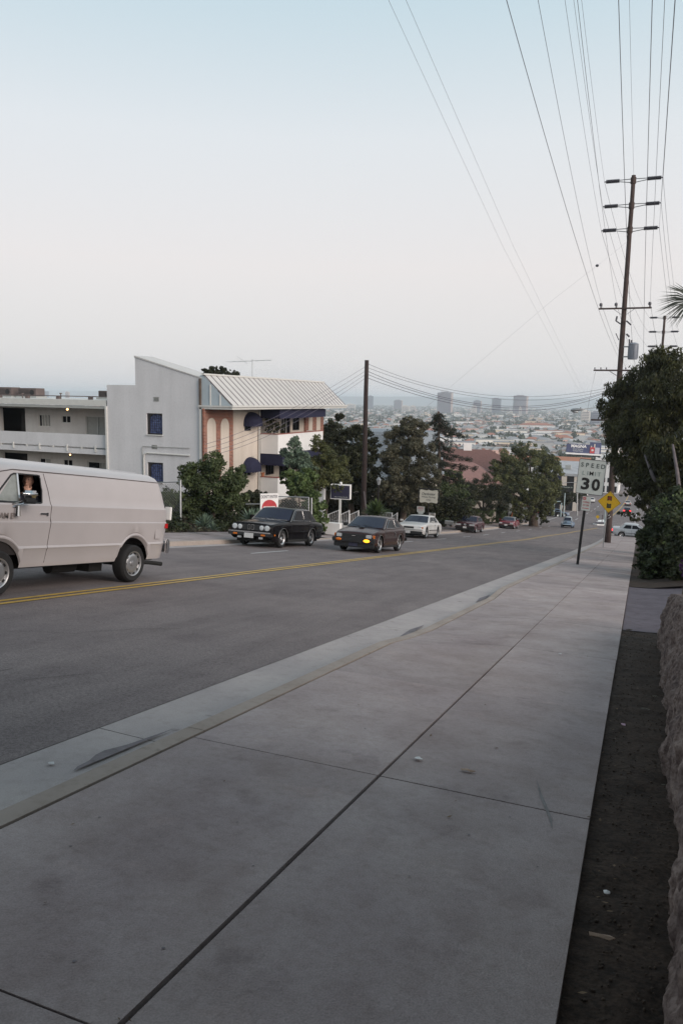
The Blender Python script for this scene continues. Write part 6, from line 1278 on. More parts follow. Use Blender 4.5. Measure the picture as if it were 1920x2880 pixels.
# do not enter board behind the black sedan
dn = empty('entrance_board', at(757, 1480, 34), 'white board lettered DON\'T ENTER over a red disc, behind the black sedan', 'sign'); dn.rotation_euler = (0, 0, rad(42))
dz = at(757, 1386, 34).z - dn.location.z; Wd = .41
MB().bx(-Wd, Wd, -.015, .015, -.5, dz).build('board', M['white_wall'], dn)
place_text('lettering', text_mesh("DON'T ENTER", width=.74, height=.15, offset=.004), M['sign_navy'], dn, (0, -.02, dz - .14), R90)
panel(dn, 'red_disc', circ(.34, 28), M['sign_red'], -.021, -.016, dz - .62); panel(dn, 'white_bar', rrect(.27, .085, .01), M['white_wall'], -.026, -.0215, dz - .66)
place_text('lettering', text_mesh('PARKING', width=.46, height=.09), M['sign_faded'], dn, (0, -.028, dz - .66), R90)
# sign board on white post
sb = empty('sign_board', at(955, 1480, 44), 'dark navy sign board with white side on a pale post, lamp on top', 'sign'); zt, zb2 = at(955, 1361, 44).z - sb.location.z, at(955, 1403, 44).z - sb.location.z
sb.rotation_euler = (0, 0, rad(8)); MB().bx(-.06, .06, -.06, .06, -.6, zb2).build('post', M['trim'], sb)
MB().bx(-.58, .58, -.02, .3, zb2, zt).build('cabinet', M['white_wall'], sb, bevel=.01); MB().bx(-.545, .545, -.028, -.021, zb2 + .05, zt - .05).build('panel', M['sign_navy'], sb)
place_text('lettering', text_mesh('TREE OF TARRAGON PARK', width=.8, height=.05), M['sign_white'], sb, (.05, -.031, zb2 + .14), R90); MB().lathe([(0, zt), (.06, zt), (.09, zt + .08), (.05, zt + .14), (0, zt + .15)], 10, c=(0, .1, 0)).build('top_lamp', M['white_wall'], sb)
# white railings
def railing(a, b, h0, label, group='white railings beside the driveway', drop=0.0):
    a, b = Vector(a), Vector(b); t = empty('railing', a, label, 'railing', group); d = b - a; n = max(4, int(d.length / .13))
    MB().tube([(0, 0, 0), d], .025, 6).build('top_rail', M['white_wall'], t); MB().tube([(0, 0, -h0), d - Vector((0, 0, h0))], .02, 6).build('bottom_rail', M['white_wall'], t)
    for q in (Vector((0, 0, 0)), d): MB().tube([q + Vector((0, 0, .03)), q - Vector((0, 0, h0 + .15))], .03, 6).build('post', M['white_wall'], t)
    for k in range(1, n): q = d * (k / n); MB().tube([q, q - Vector((0, 0, h0))], .011, 4).build('baluster', M['white_wall'], t)
railing(at(923, 1447, 44), at(953, 1435, 43.6), 1.0, 'white railing section with sloping top, leftmost of three by the sign post'); railing(at(957, 1448, 44), at(982, 1436, 43.6), 1.0, 'white railing section with sloping top, middle of three by the sign post'); railing(at(983, 1448, 44), at(1008, 1437, 43.6), 1.0, 'white railing section with sloping top, rightmost of three by the sign post')
railing(at(1060, 1441, 53), at(1102, 1443, 52), .75, 'long level white railing right of the yuccas'); railing(at(1094, 1458, 52), at(1117, 1443, 51.5), .7, 'short sloping white railing end behind the brown hatchback')
tag(MB().bx(0, 2.2, 0, .2, -1.2, 0).build('planter_wall', M['white_wall']), 'pale stucco wall under the three sloping railings', 'wall').location = at(920, 1470, 45)
# lamp post
lp = empty('lamp_post', at(1062, 1448, 50), 'black lamp post with a glass lantern before the dark trees', 'lamp post'); H = lambda py: at(1062, py, 50).z - lp.location.z
MB().tube([(0, 0, -.3), (0, 0, H(1362))], .055, 10).lathe([(.13, -.3), (.13, .4), (.08, .5), (.055, .55)], 12).build('post', M['post_black'], lp)
MB().lathe([(.09, H(1362)), (.15, H(1350)), (.16, H(1348))], 6).build('lantern_glass', M['lamp_glass'], lp); MB().lathe([(.19, H(1349)), (.18, H(1347)), (.08, H(1342)), (.03, H(1340)), (0, H(1338))], 6).build('lantern_cap', M['galv'], lp)
for k in range(6): a = k * math.pi / 3; MB().tube([(.09 * math.cos(a), .09 * math.sin(a), H(1362)), (.16 * math.cos(a), .16 * math.sin(a), H(1348))], .01, 4).build('lantern_bar', M['post_black'], lp)
# private parking sign and small plate
ps = empty('parking_sign', at(1203, 1450, 54.5), 'cream scalloped private parking sign hung in a dark frame', 'sign'); zz = lambda py: at(1203, py, 54.5).z - ps.location.z; cz = zz(1395)
def scallop(w_, h_): 
    P_ = []
    for sx, sz, rev in ((1, 1, 0), (-1, 1, 1), (-1, -1, 0), (1, -1, 1)):
        c = [(sx * w_, sz * h_ * .12), (sx * w_ * .96, sz * h_ * .4), (sx * w_, sz * h_ * .72), (sx * w_ * .93, sz * h_ * .96), (sx * w_ * .8, sz * h_), (sx * w_ * .35, sz * h_ * .88), (sx * w_ * .12, sz * h_ * .93), (sx * .03, sz * h_)]
        P_ += c[::-1] if rev else c
    return P_
panel(ps, 'sign_plate', scallop(.67, .47), M['sign_cream'] if 'sign_cream' in M else M.setdefault('sign_cream', mat('sign_cream', (.6, .56, .48), .6, var=.05)), -.03, .0, cz); MB().bx(-.76, -.72, -.02, .03, cz - .5, cz + .5).bx(.72, .76, -.02, .03, cz - .5, cz + .5).bx(-.76, .76, -.02, .03, cz + .5, cz + .56).build('frame', M['black_frame'], ps)
MB().tube([(0, .03, -.6), (0, .03, cz - .5)], .035, 6).build('post', M['post_black'], ps)
for tx, w2, h_, z_ in (('Chambrelaier', .98, .19, .18), ('Private Parking', 1.0, .14, -.06), ('Only', .34, .15, -.26)): place_text('lettering', text_mesh(tx, width=w2, height=h_, shear=.3, offset=.006), M['sign_black'], ps, (0, -.034, cz + z_), R90)
sp_ = empty('small_sign', at(1182, 1450, 54), 'small white tow away plate with red heading behind the white sedan', 'sign'); z1_ = at(1182, 1432, 54).z - sp_.location.z
panel(sp_, 'sign_plate', rrect(.28, .21, .04), M['sign_white'], -.01, .0, z1_); panel(sp_, 'lower_plate', rrect(.18, .06, .02), M['sign_white'], -.01, 0, z1_ - .27); MB().tube([(0, .02, -.6), (0, .02, z1_)], .025, 6).build('post', M['galv'], sp_)
place_text('lettering', text_mesh('PRIVATE\nPARKING', width=.42, height=.16, offset=.01), M['sign_red'], sp_, (0, -.013, z1_ + .08), R90); place_text('lettering', text_mesh('TOW AWAY', width=.34, height=.05), M['sign_red'], sp_, (0, -.013, z1_ - .1), R90)
tag(MB().bx(0, .7, 0, .25, 0, .3).build('planter_kerb', M['white_wall']), 'low white kerb block behind the white sedan', 'kerb block').location = at(1250, 1474, 68)
railing(at(1207, 1443, 63), at(1222, 1444, 62), .8, 'small pale railing above the roof of the white sedan', None)
# crossing: island, signal poles and signs
is_ = empty('traffic_island', (0, 0, 0), 'narrow pale kerbed traffic island at the crossing', 'traffic island'); ip = [(-6.6, 123), (-5.9, 121.5), (-4.9, 122), (-5.2, 135), (-5.9, 142), (-6.5, 138)]
MB().add([(x, y, zr(y) + h) for h in (.0, .16) for x, y in ip], [tuple(range(6, 12))] + [(i, (i + 1) % 6, 6 + (i + 1) % 6, 6 + i) for i in range(6)]).build('kerb', M['white_wall'], is_)
MB().add([(x * .96 - .23, 130 + (y - 130) * .88, zr(y) + .18) for x, y in ip], [tuple(range(6))]).build('surface', M['drive'], is_)
i0 = at(1678, 1474, 118); it = empty('island_sign', i0, 'tiny yellow diamond under two pale plates on the traffic island', 'road sign'); zz = lambda py: at(1678, py, 118).z - i0.z
MB().tube([(0, 0, -.3), (0, 0, zz(1437))], .04, 6).build('post', M['galv'], it); h_ = .3; panel(it, 'diamond_plate', [(0, h_), (-h_, 0), (0, -h_), (h_, 0)], M['sign_yellow'], -.06, -.04, zz(1453)); panel(it, 'upper_plate', rrect(.13, .33, .02), M['galv'], -.06, -.04, zz(1441), -.17); panel(it, 'upper_plate', rrect(.13, .33, .02), M['galv'], -.06, -.04, zz(1441), .15)
def pole(px, py0, py1, D, r, m, label, name='signal_pole', cat='pole', group=None):
    p = at(px, py0, D); q = at(px, py1, D); return tag(MB().tube([p - Vector((0, 0, .4)), Vector((p.x, p.y, q.z))], r, 8).build(name, m), label, cat, group)
M['pale_blue'] = mat('pale_blue_steel', (.34, .42, .43), .5, var=.08)
pole(1691, 1472, 1447, 122, .05, M['dark_pole'], 'thin dark marker post on the traffic island'); pole(1698, 1474, 1425, 118, .08, M['pale_blue'], 'pale blue pole beside the foot of the tall wooden pole')
hp = empty('pale_blue_frame', at(1556, 1446, 128), 'pale blue hooked pipe frame at the far left corner of the crossing', 'pole'); zz = lambda py: at(1556, py, 128).z - hp.location.z
MB().tube([(0, 0, -.3), (0, 0, zz(1416)), (.1, 0, zz(1412)), (.35, 0, zz(1409.5)), (1.0, 0, zz(1408.5))], .085, 8).build('pipe', M['pale_blue'], hp)
pole(1576, 1447, 1414, 128, .09, M['pale_blue'], 'short pale blue post right of the hooked pipe frame'); pole(1584, 1446, 1386, 129, .08, M['pale_blue'], 'tall slim pale pole between the crossing and the dark trees')
ss = empty('stop_sign', at(1429, 1456, 92), 'back of a stop sign on a pale post among the corner trees', 'road sign'); zz = lambda py: at(1429, py, 92).z - ss.location.z
MB().tube([(0, 0, -.3), (0, 0, zz(1418))], .035, 6).build('post', M['galv'], ss); panel(ss, 'octagon', [(.36 * math.cos(rad(22.5 + 45 * i)), .36 * math.sin(rad(22.5 + 45 * i))) for i in range(8)], M['fascia'], -.05, -.03, zz(1422))
sb2 = empty('pale_notice', at(1506, 1462, 100), 'dim pale notice board on a thin post by the corner pavement', 'sign'); zz = lambda py: at(1506, py, 100).z - sb2.location.z
MB().tube([(0, 0, -.3), (0, 0, zz(1437))], .04, 6).build('post', M['post_black'], sb2); panel(sb2, 'board', rrect(.22, .32, .03), M['fascia'], -.06, -.04, zz(1443))
pole(1528, 1463, 1430, 108, .1, M['post_black'], 'dark post on the corner pavement left of the crossing'); pole(1504, 1467, 1456, 100, .12, M['post_black'], 'short dark bollard on the corner pavement', 'bollard', 'bollard')
o = MB().tube([at(1437, 1453, 96), at(1443, 1428, 96)], .1, 6).build('tree_trunk', M['terracotta']); tag(o, 'slim reddish trunk beside the back of the stop sign', 'tree trunk')
ma = empty('street_name_sign', at(1590, 1370, 120), 'dark green street name sign hung under a curved signal arm', 'road sign')
MB().tube([at(1566, 1366, 120) - ma.location, at(1577, 1360, 120) - ma.location, at(1592, 1357, 120) - ma.location, at(1622, 1357, 120) - ma.location], .05, 6).build('arm', M['galv'], ma); M['dark_green'] = mat('dark_green_sign', (.015, .03, .025), .5)
MB().bx(-.85, 1.2, -.02, .02, -.2, .2).build('plate', M['dark_green'], ma); place_text('lettering', text_mesh('W Fountain Av', width=1.8, height=.2), M['sign_white'], ma, (.15, -.025, 0), R90)
tag(MB().tube([at(1622, 1350, 121), at(1622, 1450, 121)], .1, 8).build('signal_pole', M['galv']), 'grey signal mast hidden behind the speed limit sign post', 'pole')

# ------------------------------------------------------------------ houses down the hill
def hip_house(name, base, wx, wy, h, rh, ov, wallm, roofm, label, rz=0.0, group=None, cat='house', wins=True, ridge=.4, mesh=None):
    t = empty(name, base, label, cat, group, rz=rz)
    MB().bx(-wx / 2, wx / 2, -wy / 2, wy / 2, -2, h).build('wall', wallm, t); a, b = wx / 2 + ov, wy / 2 + ov
    rx_, ry_ = (a * ridge, 0) if wx >= wy else (0, b * ridge)
    MB().add([(-a, -b, h), (a, -b, h), (a, b, h), (-a, b, h), (-rx_, -ry_, h + rh), (rx_, ry_, h + rh)], [(0, 1, 5, 4), (2, 3, 4, 5), (1, 2, 5), (3, 0, 4), (0, 3, 2, 1)] if wx >= wy else [(0, 1, 4), (1, 2, 5, 4), (2, 3, 5), (3, 0, 4, 5), (0, 3, 2, 1)]).build('roof', roofm, t)
    if wins:
        for k in range(int(wx / 2.4)): x = -wx / 2 + 1.3 + k * 2.4; MB().bx(x - .45, x + .45, -wy / 2 - .02, -wy / 2 + .02, h - 1.9, h - .7).build('window', M['glass'], t)
    return t
rp = at(1330, 1300, 108); h1 = hip_house('tiled_house', Vector((rp.x - 2, rp.y + 5, rp.z - 4.2)), 15, 13, 3.1, 2.6, .7, M['cream'], M['red_tile'], 'house with a broad red brown hip roof between the cedar and the corner tree', rad(18))
MB().bx(-.6, .6, -.5, .5, 3.5, 6.6).build('chimney', M['white_wall'], h1)
rp = at(1310, 1335, 96); hip_house('tiled_house', Vector((rp.x - 1.5, rp.y + 3, rp.z - 3.6)), 10, 9, 2.6, 2.3, .6, M['cream'], mat('dusty_red_roof', (.25, .14, .125), .85, var=.15, scale=3), 'nearer house with a dusty pinkish red roof below the broad hip roof', rad(10), ridge=.3)
rp = at(1085, 1215, 80); sh = empty('shingle_house', (rp.x, rp.y, rp.z - 6), 'house with a steep blue grey shingle roof between the dark tree and the feathery tree', 'house')
MB().add([(-4, 0, 6), (3.6, 0, 6), (3.0, -2.6, 1.2), (-1.2, -2.6, 1.2), (-4, 8, 6), (3.6, 8, 6), (-4, 0, 1.2), (4.5, 0, 1.2), (-4, 8, 1.2), (4.5, 8, 1.2)], [(0, 1, 2, 3), (0, 4, 5, 1), (0, 3, 6), (1, 7, 2), (1, 5, 9, 7), (0, 6, 8, 4), (4, 8, 9, 5)]).build('roof', M['shingle'], sh)
MB().bx(-3.8, 4.3, -.0, 8, -4, 1.2).build('wall', M['cream'], sh)
sd2 = MB()
for k in range(14): z = 1.5 + k * .32; f = (6 - z) / 4.8; sd2.bx(-4 + 2.8 * f, 3.6 - .6 * f, -2.6 * f - .05, -2.6 * f - .02, z, z + .03)
o = sd2.build('shingle_course', M['fascia'], sh); o['kind'] = 'stuff'
# low flat building past the crossing
CR_pale = mat('pale_gravel_roof', (.36, .37, .39), .9, var=.2, scale=.6)
fb = at(1575, 1325, 170); fbt = empty('corner_building', (fb.x, fb.y, zr(fb.y)), 'flat white roofed building with cream piers beyond the large corner tree', 'building'); zz = lambda py: at(1575, py, 170).z - fbt.location.z
MB().bx(-5.5, 4.5, .2, 14, -1, zz(1330)).build('wall', M['black_frame'], fbt); MB().add([(-6, -.4, zz(1329)), (5, -.4, zz(1331)), (4.5, 14, zz(1308)), (-6, 14, zz(1308)), (-6, -.4, zz(1336)), (5, -.4, zz(1338)), (4.5, 14, zz(1315)), (-6, 14, zz(1315))], [(0, 1, 2, 3), (4, 7, 6, 5), (0, 4, 5, 1), (1, 5, 6, 2), (2, 6, 7, 3), (3, 7, 4, 0)]).build('roof', CR_pale, fbt)
for x in (.9, 3.6): MB().bx(x - .55, x + .55, -.3, .2, -1, zz(1338)).build('pier', M['cream'], fbt)
MB().bx(-3.2, .2, -.5, .2, zz(1352), zz(1340)).build('awning', M['navy'], fbt)
for x in (-1.5, 1.2): MB().bx(x - .6, x + .6, 4, 5.2, zz(1322), zz(1311)).build('roof_vent', M['fascia'], fbt)
fb = at(1535, 1300, 240); tree('roadside_tree', gnd(1580, 1425, 150), [pb(1555, 1395, 150, 22, 40, 22), pb(1585, 1400, 152, 24, 40, 20), pb(1612, 1398, 160, 24, 40, 14), pb(1635, 1396, 175, 20, 40, 9), pb(1570, 1380, 156, 20, 40, 16)], 20, 12000, .34, 'dark', 'dark roadside trees before the cream piers beyond the crossing', seed=61, trunk=.2, rs=.36)
t = empty('flat_building', (fb.x, fb.y, zr(fb.y)), 'long low white building with a terracotta edge behind the large corner tree', 'building'); zz = lambda py: at(1535, py, 240).z - t.location.z
MB().bx(-9, 12, 0, 18, -1, zz(1300)).build('wall', M['white_wall'], t); MB().bx(-9.2, 12.2, -.2, 18.2, zz(1300), zz(1293)).build('parapet', M['terracotta'], t)
for k in range(7): MB().bx(-8 + k * 2.8, -6.4 + k * 2.8, -.06, .02, zz(1316), zz(1305)).build('window', M['glass'], t)
for (px, w_, y0_, D, lb) in ((1692, 7, 1290, 300, 'tall pale frontage seen between the speed limit sign and the tall pole'), (1715, 9, 1310, 380, 'pale shop frontage farther down on the right of the road')):
    q = at(px, 1365, D); t = empty('shop_front', (q.x + w_ / 2 - 1, q.y, zr(q.y)), lb, 'building'); h = at(px, y0_, D).z - t.location.z
    MB().bx(-w_ / 2, w_ / 2, 0, 26, -1, h).build('wall', M['white_wall'], t); MB().bx(-w_ / 2 - .2, w_ / 2 + .2, -.3, 26, h, h + .5).build('cornice', M['trim'], t)
    for k in range(3): MB().bx(-w_ / 2 + .6 + k * 2.2, -w_ / 2 + 2 + k * 2.2, -.05, .03, .3, 2.8).build('window', M['glass'], t); MB().bx(-w_ / 2 + .6 + k * 2.2, -w_ / 2 + 2 + k * 2.2, -.05, .03, 4.2, 6).build('window', M['glass'], t)
    for k in range(6): MB().bx(-w_ / 2 - .04, -w_ / 2 + .03, 2 + k * 4, 4 + k * 4, .5, 3).build('window', M['glass'], t)
q = at(1696, 1352, 290); tag(MB().ell(q, (.35, .2, .35), 8, 6).build('traffic_light', M['red_lit']), 'tiny lit red traffic light far down the road', 'traffic light')
# billboard
bb = empty('billboard', at(1640, 1262, 330), 'navy cigarette billboard reading MAGNA above a white catwalk', 'billboard'); bb.rotation_euler = (0, rad(2), rad(20)); k = 330 / 2150
M['bb_navy'] = mat('billboard_navy', (.03, .035, .09), .7, var=.3, scale=.3, col2=(.055, .07, .16)); W0 = 47.5 * k; X = lambda px: (px - 640 - 1000) * k; Z = lambda py: (1262 - py) * k
MB().bx(X(1592), X(1657), -.1, .4, Z(1274), Z(1250)).build('panel', M['bb_navy'], bb); MB().bx(X(1657), X(1688), -.2, .4, Z(1276), Z(1242.5)).build('panel_extension', M['bb_navy'], bb)
MB().bx(X(1590), X(1689), -1.2, .3, Z(1279), Z(1275)).build('catwalk', M['white_wall'], bb); MB().bx(X(1594), X(1686), 0, 1.2, Z(1283), Z(1279)).build('frame', M['black_frame'], bb)
for px in (1605, 1640, 1675): MB().bx(X(px) - .25, X(px) + .25, .4, .9, Z(1340), Z(1279)).build('leg', M['black_frame'], bb)
place_text('lettering', text_mesh('MAGNA', width=43 * k, height=8.6 * k, extrude=.02, offset=.035), M['white_wall'], bb, (X(1626), -.14, Z(1255.5)), R90)
place_text('lettering', text_mesh('Good Smoke.', width=30 * k, height=4 * k, extrude=.02), M['sign_white'], bb, (X(1624.5), -.14, Z(1263.5)), R90); place_text('lettering', text_mesh('Great Price.', width=28 * k, height=4 * k, extrude=.02), M['sign_white'], bb, (X(1624.5), -.14, Z(1268.7)), R90)
MB().bx(X(1657.5), X(1670), -.3, -.2, Z(1273.5), Z(1256)).build('red_pack', M['sign_red'], bb); MB().bx(X(1671), X(1684), -.3, -.2, Z(1274), Z(1257)).build('white_pack', mat('pale_lilac_pack', (.4, .38, .46), .6), bb)
MB().bx(X(1668), X(1671), -.3, -.2, Z(1258), Z(1247)).bx(X(1659), X(1662), -.3, -.2, Z(1257), Z(1253)).build('cigarette_shapes', M['cream'], bb); MB().ell((X(1664), -.35, Z(1265)), (3.5 * k, .08, 3 * k), 12, 6).build('pack_emblem', M['sign_white'], bb)
# ------------------------------------------------------------------ the city on the plain
CW = [mat('city_' + n, c, .9, var=0) for n, c in (('white', (.72, .69, .64)), ('cream', (.64, .54, .42)), ('pink', (.58, .38, .33)), ('grey', (.36, .37, .38)), ('tan', (.46, .37, .28)), ('pale', (.62, .62, .62)))]
CR = [mat('city_roof_' + n, c, .9, var=0) for n, c in (('grey', (.24, .25, .27)), ('white', (.5, .5, .5)), ('red', (.3, .13, .09)), ('brown', (.17, .12, .1)), ('pale', (.3, .3, .3)))]
CT = M['leaf_city']
rg = random.Random(99); nr = np.random.default_rng(5)
def azray(px):  # direction on the ground under a picture column
    v = CAMR @ Vector(((px - 960) / 2150, (1440 - 1135) / 2150, -1)); v.z = 0; return v.normalized()
bld_list = []
def in_view_pt(px, d): v = azray(px); return v.x * d, v.y * d
for k in range(6800):
    px = rg.uniform(880, 1720) if rg.random() < .93 else rg.uniform(-40, 310); d = 380 + 6000 * rg.random() ** 1.5
    if px < 400 and d < 900: continue
    x, y = in_view_pt(px, d)
    if d < 560 and px > 1560: continue
    if -30 < x < 12 and y < 620: continue
    bld_list.append((d, x, y))
bld_list.sort(); near = bld_list[:255]; far = bld_list[255:]
HM = {}
def house_meshes(kind, wx, wy, h):
    wq, yq, hq = round(wx / 3) * 3, round(wy / 3) * 3, round(h / 1.5) * 1.5; k = (kind, wq, yq, hq)
    if k not in HM:
        a, b = wq / 2, yq / 2
        w_ = MB().bx(-a, a, -b, b, -3, hq)
        if kind == 'flat': r_ = MB().bx(-a - .1, a + .1, -b - .1, b + .1, hq, hq + .5)
        elif kind == 'gable': r_ = MB().prism([(-b - .5, hq), (b + .5, hq), (0, hq + b * .45)], 'x', -a - .3, a + .3)
        else: r_ = MB().add([(-a - .5, -b - .5, hq), (a + .5, -b - .5, hq), (a + .5, b + .5, hq), (-a - .5, b + .5, hq), (-a * .35, 0, hq + b * .45), (a * .35, 0, hq + b * .45)], [(0, 1, 5, 4), (2, 3, 4, 5), (1, 2, 5), (3, 0, 4), (0, 3, 2, 1)])
        g = MB(); n = max(2, int(wq / 2.4)); fl = max(1, int(hq / 2.9))
        for f in range(fl):
            for i in range(n): x = -a + (i + .5) * wq / n; g.bx(x - .5, x + .5, -b - .04, -b + .02, f * 2.9 + .9, f * 2.9 + 2.1)
            for i in range(max(2, int(yq / 2.6))): y = -b + (i + .5) * yq / max(2, int(yq / 2.6)); g.bx(a - .02, a + .04, y - .5, y + .5, f * 2.9 + .9, f * 2.9 + 2.1)
        HM[k] = (w_.mesh('wall'), r_.mesh('roof'), g.mesh('windows'))
    return HM[k]
def rnd_house(d):
    big = rg.random() < .06; wx, wy = (rg.uniform(18, 36), rg.uniform(12, 18)) if big else (rg.uniform(8, 15), rg.uniform(7, 12)); h = rg.choice((3, 3.5, 6, 6.5, 6)) + (3 if big and rg.random() < .5 else 0)
    kind = 'flat' if (big or rg.random() < .35) else rg.choice(('gable', 'hip')); wc = rg.choices(range(6), (5, 3, 2, 1.2, 2, 4))[0]; rc = rg.choices(range(5), (4, 1.6, .6, 2, 4) if kind == 'flat' else (5, .8, 1.6, 2.6, 3))[0]; return kind, wx, wy, h, wc, rc
cn = ('white', 'cream', 'pink', 'grey', 'tan', 'pale'); rn = ('grey', 'white', 'red', 'brown', 'pale')
for d, x, y in near:
    kind, wx, wy, h, wc, rc = rnd_house(d); me = house_meshes(kind, wx, wy, h)
    pxl = (CAMR.transposed() @ Vector((x, y, zr(y)))); pxl = 960 + 2150 * pxl.x / -pxl.z
    col = ('above the gallery roof' if pxl < 400 else 'left of the near brown pole' if pxl < 1020 else 'above the feathery tree' if pxl < 1210 else 'right above the cedar' if pxl < 1330 else 'above the red brown roofs' if pxl < 1420 else 'above the large corner tree' if pxl < 1560 else 'around the billboard')
    t = empty('plain_house', (x, y, zr(y) + rg.uniform(-.5, 2) - .3), f'{cn[wc]} walled {kind} roofed house with {rn[rc]} roof, ' + ('nearest rows ' if d < 620 else 'middle rows ' if d < 800 else 'farther rows ') + col, 'house', 'houses on the city plain', rz=rad(rg.choice((18, 18, 108)) + rg.uniform(-6, 6)))
    for part, m_, nme in ((me[0], CW[wc], 'wall'), (me[1], CR[rc], 'roof'), (me[2], M['glass_city'], 'windows')):
        o = bpy.data.objects.new(nme, part); COL.objects.link(o); o.parent = t
        if not part.materials: part.materials.append(m_)
        o.material_slots[0].link = 'OBJECT'; o.material_slots[0].material = m_
cs = MB()
for d, x, y in far:
    kind, wx, wy, h, wc, rc = rnd_house(d); h *= 1.15; z = zr(y) + rg.uniform(-.5, 2); Mx = Matrix.Translation((x, y, z)) @ Matrix.Rotation(rad(18 + rg.uniform(-6, 6)), 4, 'Z')
    cs.cm = wc; cs.box((0, 0, h / 2 - 1), (wx, wy, h + 2), Mx); cs.cm = 6 + rc
    if kind == 'flat': cs.box((0, 0, h + .2), (wx + .3, wy + .3, .5), Mx)
    else:
        b_ = len(cs.v); a, b = wx / 2 + .4, wy / 2 + .4; cs.add([Mx @ Vector(v) for v in ((-a, -b, h), (a, -b, h), (a, b, h), (-a, b, h), (-a * .5, 0, h + b * .45), (a * .5, 0, h + b * .45))], [(0, 1, 5, 4), (2, 3, 4, 5), (1, 2, 5), (3, 0, 4)])
    cs.cm = 11
    if rg.random() < .5: cs.box((0, -wy / 2 - .03, h * .55), (wx * .8, .06, h * .18), Mx)
o = cs.build('distant_houses', CW + CR + [M['glass_city']]); tag(o, 'countless small pale houses and flats spreading across the plain to the horizon', 'houses', kind='stuff')
# trees among the houses
def clump_mesh(nf, seed):
    r2 = random.Random(seed); mb = MB()
    for i in range(nf):
        d = Vector((r2.gauss(0, 1), r2.gauss(0, 1), r2.gauss(0, .8))).normalized() * r2.uniform(.55, 1); d.z = d.z * .8 + .75; u = Vector((r2.gauss(0, 1), r2.gauss(0, 1), r2.gauss(0, 1))).normalized() * .34; v = u.cross(Vector((r2.gauss(0, 1), r2.gauss(0, 1), r2.gauss(0, 1)))).normalized() * .3
        mb.add([d - u, d + v, d + u, d - v], [(0, 1, 2, 3)])
    return np.array(mb.v), mb.f
cms = [clump_mesh(34, s) for s in range(6)]
V = []; F = []; base = 0; tints = []
for k in range(8500):
    px = nr.uniform(870, 1730) if nr.random() < .94 else nr.uniform(-40, 310); d = 290 + 5600 * nr.random() ** 1.45
    if px < 400 and d < 900: continue
    x, y = in_view_pt(px, d)
    if -30 < x < 10 and y < 620: continue
    s = nr.uniform(2.6, 6.0) * (1 + .25 * d / 3000); v, f = cms[k % 6]; a = nr.random() * 6.28; c_, s_ = math.cos(a), math.sin(a); tall = nr.uniform(.8, 1.5)
    vv = np.stack([x + s * (v[:, 0] * c_ - v[:, 1] * s_), y + s * (v[:, 0] * s_ + v[:, 1] * c_), zr(y) - .5 + s * v[:, 2] * tall], 1); V.append(vv); F.append(np.array(f) + base); base += len(v); t_ = nr.random(); tints += [min(1, .6 * t_ + .4 * q) for q in nr.random(len(f))]
V = np.concatenate(V); F = np.concatenate(F); me = bpy.data.meshes.new('distant_trees'); me.vertices.add(len(V)); me.vertices.foreach_set('co', V.ravel()); me.loops.add(F.size); me.loops.foreach_set('vertex_index', F.ravel().astype(np.int32)); me.polygons.add(len(F)); me.polygons.foreach_set('loop_start', np.arange(0, F.size, 4, dtype=np.int32)); me.update(calc_edges=True)
a = me.attributes.new('tint', 'FLOAT', 'FACE'); a.data.foreach_set('value', np.array(tints, dtype=np.float32)); tag(obj('distant_trees', me, CT), 'dark green tree clumps scattered between the houses of the plain', 'trees', kind='stuff')
